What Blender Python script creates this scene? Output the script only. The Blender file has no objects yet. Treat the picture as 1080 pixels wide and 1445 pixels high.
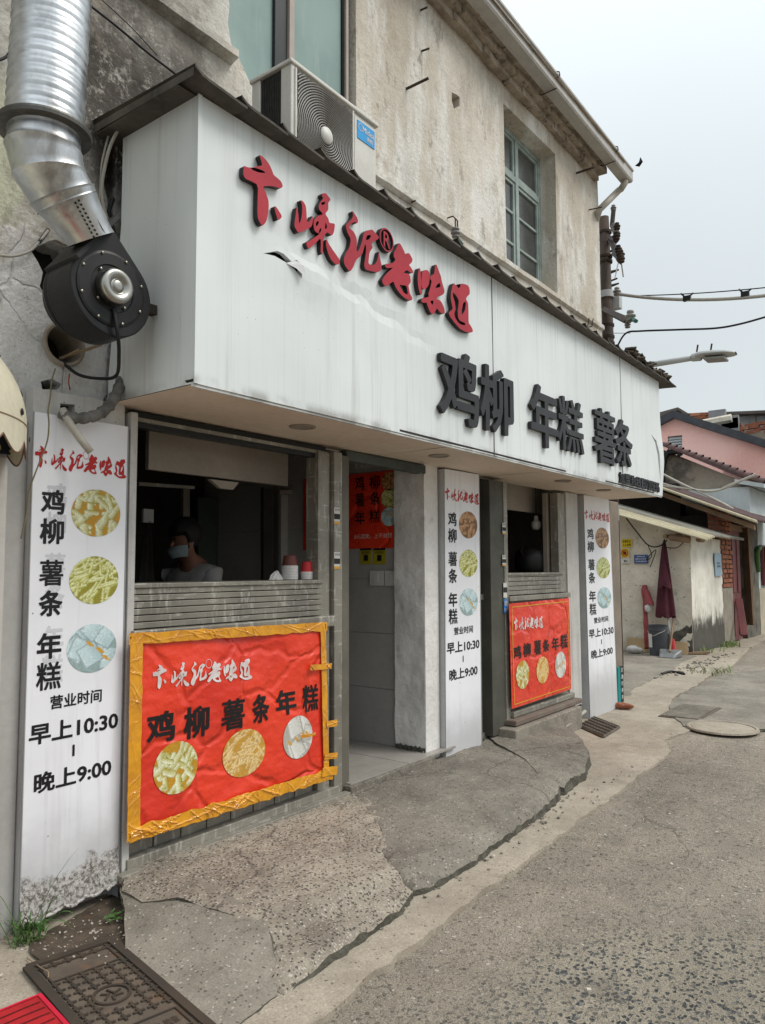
import bpy, bmesh, math, random
import numpy as np
from mathutils import Vector, Matrix, noise
from mathutils.geometry import delaunay_2d_cdt

random.seed(7); RS = np.random.RandomState(5)
S = bpy.context.scene
COL = S.collection
rad = math.radians

# ------------------------------------------------------------------ camera
W_, H_, F_ = 1080, 1445, 1065.0
EYE = 1.41
_y, _p, _r = rad(37.1), rad(4.36), rad(-0.235)
cF = Vector((math.cos(_y)*math.cos(_p), math.sin(_y)*math.cos(_p), math.sin(_p)))
_R = Vector((math.sin(_y), -math.cos(_y), 0)); _U = _R.cross(cF)
cR = _R*math.cos(_r) + _U*math.sin(_r); cU = -_R*math.sin(_r) + _U*math.cos(_r)
cam_d = bpy.data.cameras.new('camera'); cam = bpy.data.objects.new('camera', cam_d); COL.objects.link(cam)
cam_d.sensor_fit = 'HORIZONTAL'; cam_d.sensor_width = 36; cam_d.lens = 36*F_/W_
cam_d.clip_start = 0.05; cam_d.clip_end = 2000
M = Matrix.Identity(4)
for i, v in enumerate((cR, cU, -cF)):
    for j in range(3): M[j][i] = v[j]
M.translation = Vector((0, 0, EYE)); cam.matrix_world = M
S.camera = cam

# ------------------------------------------------------------------ world and sun
SUN_EL, SUN_AZ = rad(52), rad(28)      # azimuth measured from -Y (street side) towards +X
sun_dir = Vector((math.sin(SUN_AZ)*math.cos(SUN_EL), -math.cos(SUN_AZ)*math.cos(SUN_EL), math.sin(SUN_EL)))
world = bpy.data.worlds.new('World'); S.world = world; world.use_nodes = True
wt = world.node_tree; wt.nodes.clear()
wo = wt.nodes.new('ShaderNodeOutputWorld'); wb = wt.nodes.new('ShaderNodeBackground')
sky = wt.nodes.new('ShaderNodeTexSky'); sky.sky_type = 'NISHITA'; sky.sun_disc = False
sky.sun_elevation = SUN_EL; sky.sun_rotation = math.atan2(sun_dir.x, sun_dir.y)
sky.air_density = 1.0; sky.dust_density = 3.0; sky.ozone_density = 1.0
wm = wt.nodes.new('ShaderNodeMix'); wm.data_type = 'RGBA'; wm.inputs[0].default_value = 0.93
wc = wt.nodes.new('ShaderNodeTexCoord'); wn = wt.nodes.new('ShaderNodeTexNoise')
wn.inputs['Scale'].default_value = 1.6; wn.inputs['Detail'].default_value = 3
wr = wt.nodes.new('ShaderNodeValToRGB')
wr.color_ramp.elements[0].position = 0.3; wr.color_ramp.elements[0].color = (6.0, 6.5, 6.7, 1)
wr.color_ramp.elements[1].position = 0.7; wr.color_ramp.elements[1].color = (6.75, 7.3, 7.5, 1)
wt.links.new(wc.outputs['Generated'], wn.inputs['Vector']); wt.links.new(wn.outputs['Fac'], wr.inputs[0])
wt.links.new(sky.outputs[0], wm.inputs[6]); wt.links.new(wr.outputs[0], wm.inputs[7])
wx_ = wt.nodes.new('ShaderNodeSeparateXYZ'); wt.links.new(wc.outputs['Generated'], wx_.inputs[0])
wg = wt.nodes.new('ShaderNodeMapRange'); wg.interpolation_type = 'SMOOTHSTEP'; wg.inputs[1].default_value = 0.25; wg.inputs[2].default_value = 1.0; wg.inputs[3].default_value = 0.90; wg.inputs[4].default_value = 1.9
wt.links.new(wx_.outputs[2], wg.inputs[0])      # overcast sky: brighter towards the zenith
wv_ = wt.nodes.new('ShaderNodeVectorMath'); wv_.operation = 'SCALE'; wt.links.new(wm.outputs[2], wv_.inputs[0]); wt.links.new(wg.outputs[0], wv_.inputs['Scale'])
wt.links.new(wv_.outputs[0], wb.inputs[0]); wb.inputs[1].default_value = 0.1
wt.links.new(wb.outputs[0], wo.inputs[0])
sd = bpy.data.lights.new('sun', 'SUN'); sd.energy = 1.5; sd.angle = rad(25); sd.color = (1, 0.95, 0.88)
so = bpy.data.objects.new('sun', sd); COL.objects.link(so)
so.rotation_euler = sun_dir.to_track_quat('Z', 'Y').to_euler()
S.view_settings.view_transform = 'Standard'; S.view_settings.look = 'None'
S.view_settings.exposure = 0.32; S.view_settings.gamma = 1.0; S.view_settings.use_curve_mapping = False
S.cycles.max_bounces = 7; S.cycles.diffuse_bounces = 4

# ------------------------------------------------------------------ geometry helpers
def ray(px, py): return cF + cR*((px-W_/2)/F_) - cU*((py-H_/2)/F_)
def at(px, py, ax, v):
    d = ray(px, py); c = Vector((0, 0, EYE)); return c + d*((v-c[ax])/d[ax])
SL = -0.011
def gz(x): return SL*(min(max(x, 1.0), 24.0)-1.0)
def atg(px, py, dz=0.0):                 # a point of the gently falling ground
    d = ray(px, py); t = (dz - SL - EYE)/(d.z - SL*d.x) if True else 0
    return Vector((0, 0, EYE)) + d*t
def lerp(a, b, t): return a+(b-a)*t

class MB:
    def __init__(s): s.v = []; s.f = []; s.m = []
    def add(s, vs, fs, m=0):
        n = len(s.v); s.v += [tuple(v) for v in vs]
        s.f += [tuple(i+n for i in f) for f in fs]; s.m += [m]*len(fs); return s
    def box(s, x0, x1, y0, y1, z0, z1, m=0, M=None):
        vs = [Vector((x, y, z)) for z in (z0, z1) for y in (y0, y1) for x in (x0, x1)]
        if M is not None: vs = [M @ v for v in vs]
        return s.add(vs, [(0,2,3,1),(4,5,7,6),(0,1,5,4),(2,6,7,3),(0,4,6,2),(1,3,7,5)], m)
    def cbox(s, c, size, m=0, rot=(0,0,0)):
        from mathutils import Euler
        Mx = Matrix.Translation(Vector(c)) @ Euler(rot).to_matrix().to_4x4()
        a, b, d = size[0]/2, size[1]/2, size[2]/2
        return s.box(-a, a, -b, b, -d, d, m, Mx)
    def tube(s, pts, r, n=8, caps=True, m=0, squash=None):
        pts = [Vector(p) for p in pts]; k = len(pts)
        rs = r if isinstance(r, (list, tuple)) else [r]*k
        vs = []; up = None
        for i, p in enumerate(pts):
            t = (pts[min(i+1, k-1)]-pts[max(i-1, 0)]); t.normalize()
            if up is None:
                up = Vector((0, 0, 1)) if abs(t.z) < .9 else Vector((0, 1, 0))
            a = up - t*up.dot(t); a.normalize(); up = a; b = t.cross(a)
            for j in range(n):
                th = 2*math.pi*j/n
                vs.append(p + (a*math.cos(th)+b*math.sin(th))*rs[i])
        fs = []
        for i in range(k-1):
            for j in range(n):
                fs.append((i*n+j, i*n+(j+1)%n, (i+1)*n+(j+1)%n, (i+1)*n+j))
        if caps: fs += [tuple(range(n-1, -1, -1)), tuple((k-1)*n+j for j in range(n))]
        return s.add(vs, fs, m)
    def lathe(s, prof, c, axis=(0,0,1), n=24, m=0, caps=False):
        ax = Vector(axis).normalized(); c = Vector(c)
        a = ax.orthogonal().normalized(); b = ax.cross(a); vs = []
        for (r, h) in prof:
            for j in range(n):
                th = 2*math.pi*j/n; vs.append(c+ax*h+(a*math.cos(th)+b*math.sin(th))*r)
        fs = [(i*n+j, i*n+(j+1)%n, (i+1)*n+(j+1)%n, (i+1)*n+j) for i in range(len(prof)-1) for j in range(n)]
        if caps: fs += [tuple(range(n-1, -1, -1)), tuple((len(prof)-1)*n+j for j in range(n))]
        return s.add(vs, fs, m)
    def grid(s, fn, nu, nv, m=0, closed_u=False):
        vs = [fn(i/nu, j/nv) for j in range(nv+1) for i in range(nu+1)]
        fs = [(j*(nu+1)+i, j*(nu+1)+i+1, (j+1)*(nu+1)+i+1, (j+1)*(nu+1)+i) for j in range(nv) for i in range(nu)]
        return s.add(vs, fs, m)
    def prism(s, poly, ax, a, b, m=0):
        """closed polygon in the plane normal to axis ax, extruded from a to b"""
        def P(u, v, w):
            return {0: (w, u, v), 1: (u, w, v), 2: (u, v, w)}[ax]
        n = len(poly); vs = [P(u, v, a) for u, v in poly]+[P(u, v, b) for u, v in poly]
        fs = [tuple(range(n)), tuple(range(2*n-1, n-1, -1))]
        fs += [(i, (i+1) % n, n+(i+1) % n, n+i) for i in range(n)]
        return s.add(vs, fs, m)
    def mesh(s, name, mats, origin=(0,0,0), smooth=False, recalc=True):
        me = bpy.data.meshes.new(name); o = Vector(origin)
        me.from_pydata([tuple(Vector(v)-o) for v in s.v], [], s.f)
        for mt in (mats if isinstance(mats, (list, tuple)) else [mats]): me.materials.append(mt)
        me.polygons.foreach_set('material_index', s.m)
        if smooth: me.polygons.foreach_set('use_smooth', [True]*len(s.f))
        if recalc and len(s.f) < 60000:
            bm = bmesh.new(); bm.from_mesh(me); bmesh.ops.recalc_face_normals(bm, faces=bm.faces); bm.to_mesh(me); bm.free()
        me.update(); return me
    def build(s, name, mats, parent=None, smooth=False, bevel=0, origin=None, recalc=True, seg=2):
        if parent is not None: org = wloc(parent)
        elif origin is not None: org = Vector(origin)
        else:
            A = np.array([tuple(v) for v in s.v]); org = Vector(((A[:,0].min()+A[:,0].max())/2, (A[:,1].min()+A[:,1].max())/2, A[:,2].min()))
        me = s.mesh(name, mats, org, smooth, recalc)
        o = bpy.data.objects.new(name, me); COL.objects.link(o)
        if parent is not None: o.parent = parent
        else: o.location = org
        WL[o.name] = org
        if bevel:
            b = o.modifiers.new('bevel', 'BEVEL'); b.width = bevel; b.segments = seg; b.limit_method = 'ANGLE'; b.angle_limit = rad(40)
        return o
WL = {}
def wloc(o): return WL[o.name].copy()
def tag(o, label=None, cat=None, group=None, kind=None):
    if label: o['label'] = label
    if cat: o['category'] = cat
    if group: o['group'] = group
    if kind: o['kind'] = kind
    return o
def thing(name, label, cat, loc, group=None, rz=0):
    o = bpy.data.objects.new(name, None); COL.objects.link(o); o.location = loc; o.empty_display_size = .1
    WL[o.name] = Vector(loc); tag(o, label, cat, group); return o
def inst(me, name, parent, loc, rot=(0,0,0), scale=(1,1,1)):
    """a piece sharing mesh data, placed at world loc under parent"""
    o = bpy.data.objects.new(name, me); COL.objects.link(o); o.parent = parent
    o.location = Vector(loc)-wloc(parent); o.rotation_euler = rot; o.scale = scale
    WL[o.name] = Vector(loc); return o
def copy_tree(o, parent=None):
    c = o.copy(); COL.objects.link(c)
    if parent is not None: c.parent = parent
    WL[c.name] = WL[o.name].copy()
    for ch in list(o.children): copy_tree(ch, c)
    return c

def pip(P, poly):
    P = np.asarray(P, float); x, y = P[:,0], P[:,1]; inside = np.zeros(len(P), bool); n = len(poly)
    for i in range(n):
        x0, y0 = poly[i]; x1, y1 = poly[(i+1) % n]
        c = ((y0 > y) != (y1 > y)); 
        with np.errstate(divide='ignore', invalid='ignore'):
            xi = (x1-x0)*(y-y0)/(y1-y0+1e-30)+x0
        inside ^= c & (x < xi)
    return inside
def densify(poly, d, jit=0, seed=0, closed=True):
    rs = np.random.RandomState(seed); out = []; n = len(poly)
    for i in range(n if closed else n-1):
        a = np.array(poly[i][:2], float); b = np.array(poly[(i+1) % n][:2], float); L = np.linalg.norm(b-a); k = max(1, int(L/d))
        t = (b-a)/max(L, 1e-9); nn = np.array([-t[1], t[0]])
        for j in range(k):
            p = a+(b-a)*j/k
            if jit and j: p = p+nn*rs.uniform(-jit, jit)
            out.append(tuple(p))
    return out
def region(outer, holes=(), d=.1):
    """triangulated polygon with holes and interior points"""
    A = np.array(outer); x0, y0 = A.min(0); x1, y1 = A.max(0)
    gx, gy = np.meshgrid(np.arange(x0+d/2, x1, d), np.arange(y0+d/2, y1, d)); G = np.stack([gx.ravel(), gy.ravel()], 1)
    G = G + RS.uniform(-.2*d, .2*d, G.shape)
    k = pip(G, outer)
    for h in holes: k &= ~pip(G, h)
    G = G[k]
    loops = [outer]+list(holes); B = np.concatenate([np.array(l) for l in loops])
    if len(G):
        keep = np.ones(len(G), bool)
        for c in range(0, len(G), 4000):
            D = np.abs(G[c:c+4000, None, :]-B[None]); keep[c:c+4000] = (D.max(2).min(1) > .35*d)
        G = G[keep]
    V = []; E = []
    for l in loops:
        n0 = len(V); V += [Vector(p) for p in l]; E += [(n0+i, n0+(i+1) % len(l)) for i in range(len(l))]
    V += [Vector(p) for p in G]
    r = delaunay_2d_cdt(V, E, [], 0, 1e-6)
    v2, f2 = np.array([tuple(v) for v in r[0]]), r[2]
    C = np.array([v2[list(f)].mean(0) for f in f2]); ok = pip(C, outer)
    for h in holes: ok &= ~pip(C, h)
    return v2, [f for f, o in zip(f2, ok) if o]
def nz(x, y, z=0, s=1, o=3): return noise.fractal(Vector((x*s, y*s, z*s)), 1.0, 2.0, o)
def slab(outer, hf, d=.04, skirt=.1, holes=(), sm=0):
    """surface in XY with height function and a skirt down its edges"""
    m = MB(); v, f = region(outer, holes, d)
    m.add([(a, b, hf(a, b)) for a, b in v], f)
    if skirt:
        for l in [outer]+list(holes):
            n = len(l); K = 5 if sm else 1; vs = []
            for k in range(K+1):
                t = k/K
                for a, b in l:
                    q = 0 if not sm or k == 0 else 1
                    vs.append((a+q*.012*nz(a, b, k*.7, 16, 2), b-q*(.030*t**1.5+.014*nz(a, b, 5+k*.7, 20, 3)), hf(a, b)-skirt*t-q*.006*nz(a, b, 9, 25, 2)*(1-t)))
            m.add(vs, [(k*n+i, k*n+(i+1) % n, (k+1)*n+(i+1) % n, (k+1)*n+i) for k in range(K) for i in range(n)], sm)
    return m
def wallpanel(outer, holes, Y, depth, df=None, d=.12, revealm=0):
    """XZ wall with openings: front at Y (displaced by df), reveals run back by depth"""
    m = MB(); v, f = region(outer, holes, d)
    df = df or (lambda x, z: 0)
    m.add([(a, Y+df(a, b), b) for a, b in v], f)
    for l in [outer]+list(holes):
        n = len(l); vs = [(a, Y+df(a, b), b) for a, b in l]+[(a, Y+depth, b) for a, b in l]
        m.add(vs, [(i, (i+1) % n, n+(i+1) % n, n+i) for i in range(n)], revealm)
    return m

# ------------------------------------------------------------------ text
_tc = {}
def region_eo(loops):
    """triangulate even-odd filled loops"""
    V = []; E = []
    for l in loops:
        n0 = len(V); V += [Vector(p) for p in l]; E += [(n0+i, n0+(i+1) % len(l)) for i in range(len(l))]
    r = delaunay_2d_cdt(V, E, [], 0, 1e-7)
    v2, f2 = np.array([tuple(v) for v in r[0]]), r[2]
    C = np.array([v2[list(f)].mean(0) for f in f2]); ok = np.zeros(len(C), bool)
    for l in loops: ok ^= pip(C, l)
    return v2, [tuple(f) for f, o in zip(f2, ok) if o]
def simplify(l, tol):
    l = np.array(l); n = len(l); keep = np.zeros(n, bool)
    i0 = 0; i1 = int(np.argmax(((l-l[0])**2).sum(1))); keep[[i0, i1]] = True
    st = [(i0, i1), (i1, n)]; L2 = np.concatenate([l, l[:1]])
    while st:
        a, b = st.pop()
        if b-a < 2: continue
        d = L2[b]-L2[a]; q = L2[a+1:b]-L2[a]; nn = np.hypot(*d)+1e-12; h = np.abs(q[:,0]*d[1]-q[:,1]*d[0])/nn; k = int(np.argmax(h))
        if h[k] > tol: keep[(a+1+k) % n] = True; st += [(a, a+1+k), (a+1+k, b)]
    return [tuple(p) for p in l[keep]]
def embolden(V, Fc, b, res=110):
    """thicken a flat glyph: distance field, then contour, then triangulate"""
    ed = {}
    for f in Fc:
        for i in range(len(f)):
            e = tuple(sorted((f[i], f[(i+1) % len(f)]))); ed[e] = ed.get(e, 0)+1
    seg = np.array([(V[e[0]], V[e[1]]) for e, c in ed.items() if c == 1])
    lo, hi = V.min(0)-3*b-.02, V.max(0)+3*b+.02; h = (hi-lo).max()/res if (hi-lo)[0] < 1.6 else 1.0/70
    nx_, ny_ = int((hi-lo)[0]/h)+2, int((hi-lo)[1]/h)+2
    gx, gy = np.meshgrid(lo[0]+h*np.arange(nx_), lo[1]+h*np.arange(ny_)); P = np.stack([gx.ravel(), gy.ravel()], 1)
    D = np.full(len(P), 9.); ins = np.zeros(len(P), bool)
    for A, B in seg:
        d = B-A; L = (d@d)+1e-12; t = np.clip((P-A)@d/L, 0, 1); q = P-A-t[:, None]*d; D = np.minimum(D, (q**2).sum(1))
        c = ((A[1] > P[:,1]) != (B[1] > P[:,1])); xi = (B[0]-A[0])*(P[:,1]-A[1])/((B[1]-A[1])+1e-30)+A[0]; ins ^= c & (P[:,0] < xi)
    D = np.sqrt(D); F = (np.where(ins, -D, D)-b).reshape(ny_, nx_); F[np.abs(F) < 1e-9] = 1e-9
    nxt = {}
    def pt(i, j, k, l):
        a, c = F[i, j], F[k, l]; t = a/(a-c); return (round(gx[i, j]+t*(gx[k, l]-gx[i, j]), 7), round(gy[i, j]+t*(gy[k, l]-gy[i, j]), 7))
    I = F < 0; idx = np.argwhere(~((I[:-1,:-1] == I[1:,:-1]) & (I[:-1,:-1] == I[:-1,1:]) & (I[:-1,:-1] == I[1:,1:])))
    for i, j in idx:
        cs = [(i,j),(i,j+1),(i+1,j+1),(i+1,j)]; io = [bool(I[c]) for c in cs]; X = []
        for k in range(4):
            a, c = cs[k], cs[(k+1) % 4]
            if io[k] != io[(k+1) % 4]: X.append((io[k], pt(*a, *c)))
        outs = [p for w, p in X if w]; inn = [p for w, p in X if not w]     # leaving / entering
        if len(outs) == 1: nxt.setdefault(outs[0], []).append(inn[0])
        else:
            o0 = [k for k, x in enumerate(X) if x[0]]
            for k in o0: nxt.setdefault(X[k][1], []).append(X[(k+1) % 4][1])
    loops = []
    while nxt:
        s0 = next(iter(nxt)); l = [s0]; c = nxt[s0].pop()
        if not nxt[s0]: del nxt[s0]
        while c != s0 and c in nxt:
            l.append(c); q = nxt[c].pop()
            if not nxt[c]: del nxt[c]
            c = q
        if len(l) > 5: loops.append(simplify(l, h*.16))
    return region_eo([l for l in loops if len(l) > 2])
def text_mesh(s, off=0.012, shear=0):
    """flat mesh (verts, faces) of a string, normalised to its own bounding box"""
    k = (s, off)
    if k not in _tc:
        c = bpy.data.curves.new('lettering', 'FONT'); c.body = s; c.size = 1; c.resolution_u = 3; c.fill_mode = 'BOTH'
        o = bpy.data.objects.new('lettering', c); COL.objects.link(o)
        bpy.context.view_layer.update()
        dg = bpy.context.evaluated_depsgraph_get()
        me = bpy.data.meshes.new_from_object(o.evaluated_get(dg))
        V = np.array([v.co[:] for v in me.vertices])[:, :2]; Fc = [tuple(p.vertices) for p in me.polygons]
        bpy.data.objects.remove(o); bpy.data.curves.remove(c); bpy.data.meshes.remove(me)
        if off > 0: V, Fc = embolden(V, Fc, off)
        lo, hi = V.min(0), V.max(0)
        _tc[k] = ((V-lo)/(hi-lo), Fc, (hi-lo)[0]/(hi-lo)[1])
    return _tc[k]
def put_text(m, s, x0, x1, z0, z1, fn, off=.012, mi=0, rot=0, shear=0):
    """text scaled into the box, mapped by fn(u, v)"""
    if s in '薯糕': off *= .6
    V, Fc, _ = text_mesh(s, off)
    if rot: V = np.stack([V[:,0], V[:,1]], 1)
    m.add([fn(x0+(x1-x0)*(a+shear*b), z0+(z1-z0)*b) for a, b in V], Fc, mi)
def solid_text(m, s, x0, x1, z0, z1, y0, y1, off=.012, mf=0, ms=1):
    """raised letter: face at y0, back at y1, sides between"""
    if s in '薯糕': off *= .6
    V, Fc, _ = text_mesh(s, off)
    m.add([(x0+(x1-x0)*a, y0, z0+(z1-z0)*b) for a, b in V], Fc, mf)
    ed = {}
    for f in Fc:
        for i in range(len(f)):
            e = (f[i], f[(i+1) % len(f)]); ed[tuple(sorted(e))] = ed.get(tuple(sorted(e)), 0)+1
    for (a, b), c in ed.items():
        if c == 1:
            P = [(x0+(x1-x0)*V[i][0], z0+(z1-z0)*V[i][1]) for i in (a, b)]
            m.add([(P[0][0], y0, P[0][1]), (P[1][0], y0, P[1][1]), (P[1][0], y1, P[1][1]), (P[0][0], y1, P[0][1])], [(0,1,2,3)], ms)
# ------------------------------------------------------------------ materials
class NT:
    def __init__(s, name, rough=.7, metal=0, spec=.3):
        s.mat = bpy.data.materials.new(name); s.mat.use_nodes = True; s.t = s.mat.node_tree; s.t.nodes.clear()
        s.out = s.t.nodes.new('ShaderNodeOutputMaterial'); s.b = s.t.nodes.new('ShaderNodeBsdfPrincipled')
        s.t.links.new(s.b.outputs[0], s.out.inputs[0])
        s.set('Roughness', rough); s.set('Metallic', metal); s.set('Specular IOR Level', spec)
        g = s.t.nodes.new('ShaderNodeNewGeometry'); s.pos = g.outputs['Position']
    def set(s, k, v):
        i = s.b.inputs[k]
        if hasattr(v, 'node'): s.t.links.new(v, i)
        else: i.default_value = (tuple(v)+(1,) if isinstance(v, (tuple, list)) and len(v) == 3 else v)
    def _in(s, n, k, v):
        if hasattr(v, 'node'): s.t.links.new(v, n.inputs[k])
        elif v is not None:
            n.inputs[k].default_value = (tuple(v)+(1,) if isinstance(v, (tuple, list)) and len(v) == 3 and len(n.inputs[k].default_value) == 4 else v)
    def mapv(s, sc=(1,1,1), vec=None, rot=None, loc=None):
        n = s.t.nodes.new('ShaderNodeMapping'); s._in(n, 0, vec or s.pos); n.inputs['Scale'].default_value = sc
        if rot: n.inputs['Rotation'].default_value = rot
        if loc: n.inputs['Location'].default_value = loc
        return n.outputs[0]
    def noise(s, scale=5, detail=4, rough=.55, vec=None, dist=0):
        n = s.t.nodes.new('ShaderNodeTexNoise'); s._in(n, 'Vector', vec or s.pos); s._in(n, 'Scale', scale)
        s._in(n, 'Detail', detail); s._in(n, 'Roughness', rough); s._in(n, 'Distortion', dist); return n.outputs[0]
    def ncol(s, scale):
        n = s.t.nodes.new('ShaderNodeTexNoise'); s._in(n, 'Vector', s.pos); n.inputs['Scale'].default_value = scale; n.inputs['Detail'].default_value = 4; return n.outputs[1]
    def voro(s, scale=20, vec=None, feat='F1', out='Distance', rnd=1):
        n = s.t.nodes.new('ShaderNodeTexVoronoi'); n.feature = feat; s._in(n, 'Vector', vec or s.pos); s._in(n, 'Scale', scale)
        s._in(n, 'Randomness', rnd); return n.outputs[out]
    def ramp(s, f, stops, interp='LINEAR'):
        n = s.t.nodes.new('ShaderNodeValToRGB'); s._in(n, 0, f); cr = n.color_ramp; cr.interpolation = interp
        while len(cr.elements) < len(stops): cr.elements.new(.5)
        for e, (p, c) in zip(cr.elements, stops):
            e.position = p; e.color = (c, c, c, 1) if not isinstance(c, (tuple, list)) else tuple(c)+(1,)
        return n.outputs[0]
    def step(s, f, a, b):          # smooth 0..1 as f goes from a to b
        n = s.t.nodes.new('ShaderNodeMapRange'); n.interpolation_type = 'SMOOTHSTEP'; s._in(n, 0, f)
        n.inputs[1].default_value = a; n.inputs[2].default_value = b; return n.outputs[0]
    def mix(s, f, a, b, mode='MIX'):
        n = s.t.nodes.new('ShaderNodeMix'); n.data_type = 'RGBA'; n.blend_type = mode
        s._in(n, 0, f); s._in(n, 6, a); s._in(n, 7, b); return n.outputs[2]
    def m(s, op, a, b=None, c=None):
        n = s.t.nodes.new('ShaderNodeMath'); n.operation = op
        for i, v in enumerate((a, b, c)):
            if v is not None: s._in(n, i, v)
        return n.outputs[0]
    def xyz(s, vec=None):
        n = s.t.nodes.new('ShaderNodeSeparateXYZ'); s._in(n, 0, vec or s.pos); return n.outputs
    def bump(s, h, st=.4, dist=.01, normal=None):
        n = s.t.nodes.new('ShaderNodeBump'); s._in(n, 'Height', h); n.inputs['Strength'].default_value = st; n.inputs['Distance'].default_value = dist
        if normal is not None: s.t.links.new(normal, n.inputs['Normal'])
        s.t.links.new(n.outputs[0], s.b.inputs['Normal']); return n.outputs[0]

def surf(name, c1, c2=None, sc=3, rough=.7, metal=0, spec=.3, speck=None, streak=None, bump=None, fine=.12, blotch=None, rv=.12):
    """general weathered surface: two-tone noise, fine grain, dark specks, vertical streaks, blotches, relief"""
    n = NT(name, rough, metal, spec); c2 = c2 or tuple(x*.8 for x in c1)
    f = n.step(n.noise(sc, 5, .6), .3, .7); col = n.mix(f, c1, c2)
    if fine:
        g = n.noise(sc*18, 3, .7); col = n.mix(1.0, col, n.ramp(g, [(.3, 1-fine), (.7, 1.0)]), 'MULTIPLY')
    if streak:
        sv = n.mapv((streak[2] if len(streak) > 2 else 14, 14, .7)); g = n.noise(1.0, 4, .6, sv)
        col = n.mix(n.m('MULTIPLY', n.step(g, .5, .75), streak[1]), col, streak[0])
    if blotch:
        g = n.noise(blotch[2], 6, .65); col = n.mix(n.m('MULTIPLY', n.step(g, blotch[3], blotch[3]+.12), blotch[1]), col, blotch[0])
    if speck:
        d = n.voro(speck[1]); k = n.step(d, speck[2], speck[2]*.6); col = n.mix(k, col, speck[0])
    n.set('Base Color', col)
    n.set('Roughness', n.m('ADD', n.m('MULTIPLY', n.noise(sc*4, 3), rv*2), rough-rv))
    if bump: n.bump(n.noise(bump[0], 5, .6), bump[1], bump[2] if len(bump) > 2 else .01)
    return n.mat
def plain(name, c, rough=.6, metal=0, spec=.3, vary=.12):
    return surf(name, c, tuple(x*(1-vary) for x in c), 8, rough, metal, spec, fine=.05)

# fascia: white composite panels with grey drip marks and dust
def m_fascia():
    n = NT('white_fascia_panel', .38, 0, .45); P = n.xyz()
    f = n.noise(.9, 4, .6); col = n.mix(n.step(f, .35, .7), (.75, .78, .775), (.67, .70, .695))
    sv = n.mapv((11, 11, .45)); g = n.noise(1.0, 5, .65, sv)
    low = n.step(P[2], 2.9, 2.2)
    dirt = n.m('MULTIPLY', n.step(g, .5, .72), n.m('ADD', .16, n.m('MULTIPLY', low, .3)))
    col = n.mix(dirt, col, (.36, .355, .33))
    sv2 = n.mapv((46, 46, .6)); g2 = n.noise(1.0, 3, .6, sv2)
    top = n.step(P[2], 2.95, 3.36)
    col = n.mix(n.m('MULTIPLY', n.step(g2, .5, .7), n.m('ADD', .08, n.m('MULTIPLY', top, .28))), col, (.33, .33, .31))
    d = n.voro(26); col = n.mix(n.m('MULTIPLY', n.step(d, .075, .03), n.step(n.noise(2.3), .45, .6)), col, (.22, .2, .17))
    ed = n.m('MULTIPLY', n.step(P[2], 2.215, 2.165), n.step(n.noise(5, 4), .4, .62))
    col = n.mix(n.m('MULTIPLY', ed, .6), col, (.2, .19, .17))
    n.set('Base Color', col); n.set('Roughness', n.ramp(n.noise(4), [(.3, .3), (.7, .5)]))
    n.bump(n.noise(1.3, 2, .4), .25, .02); return n.mat

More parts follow.
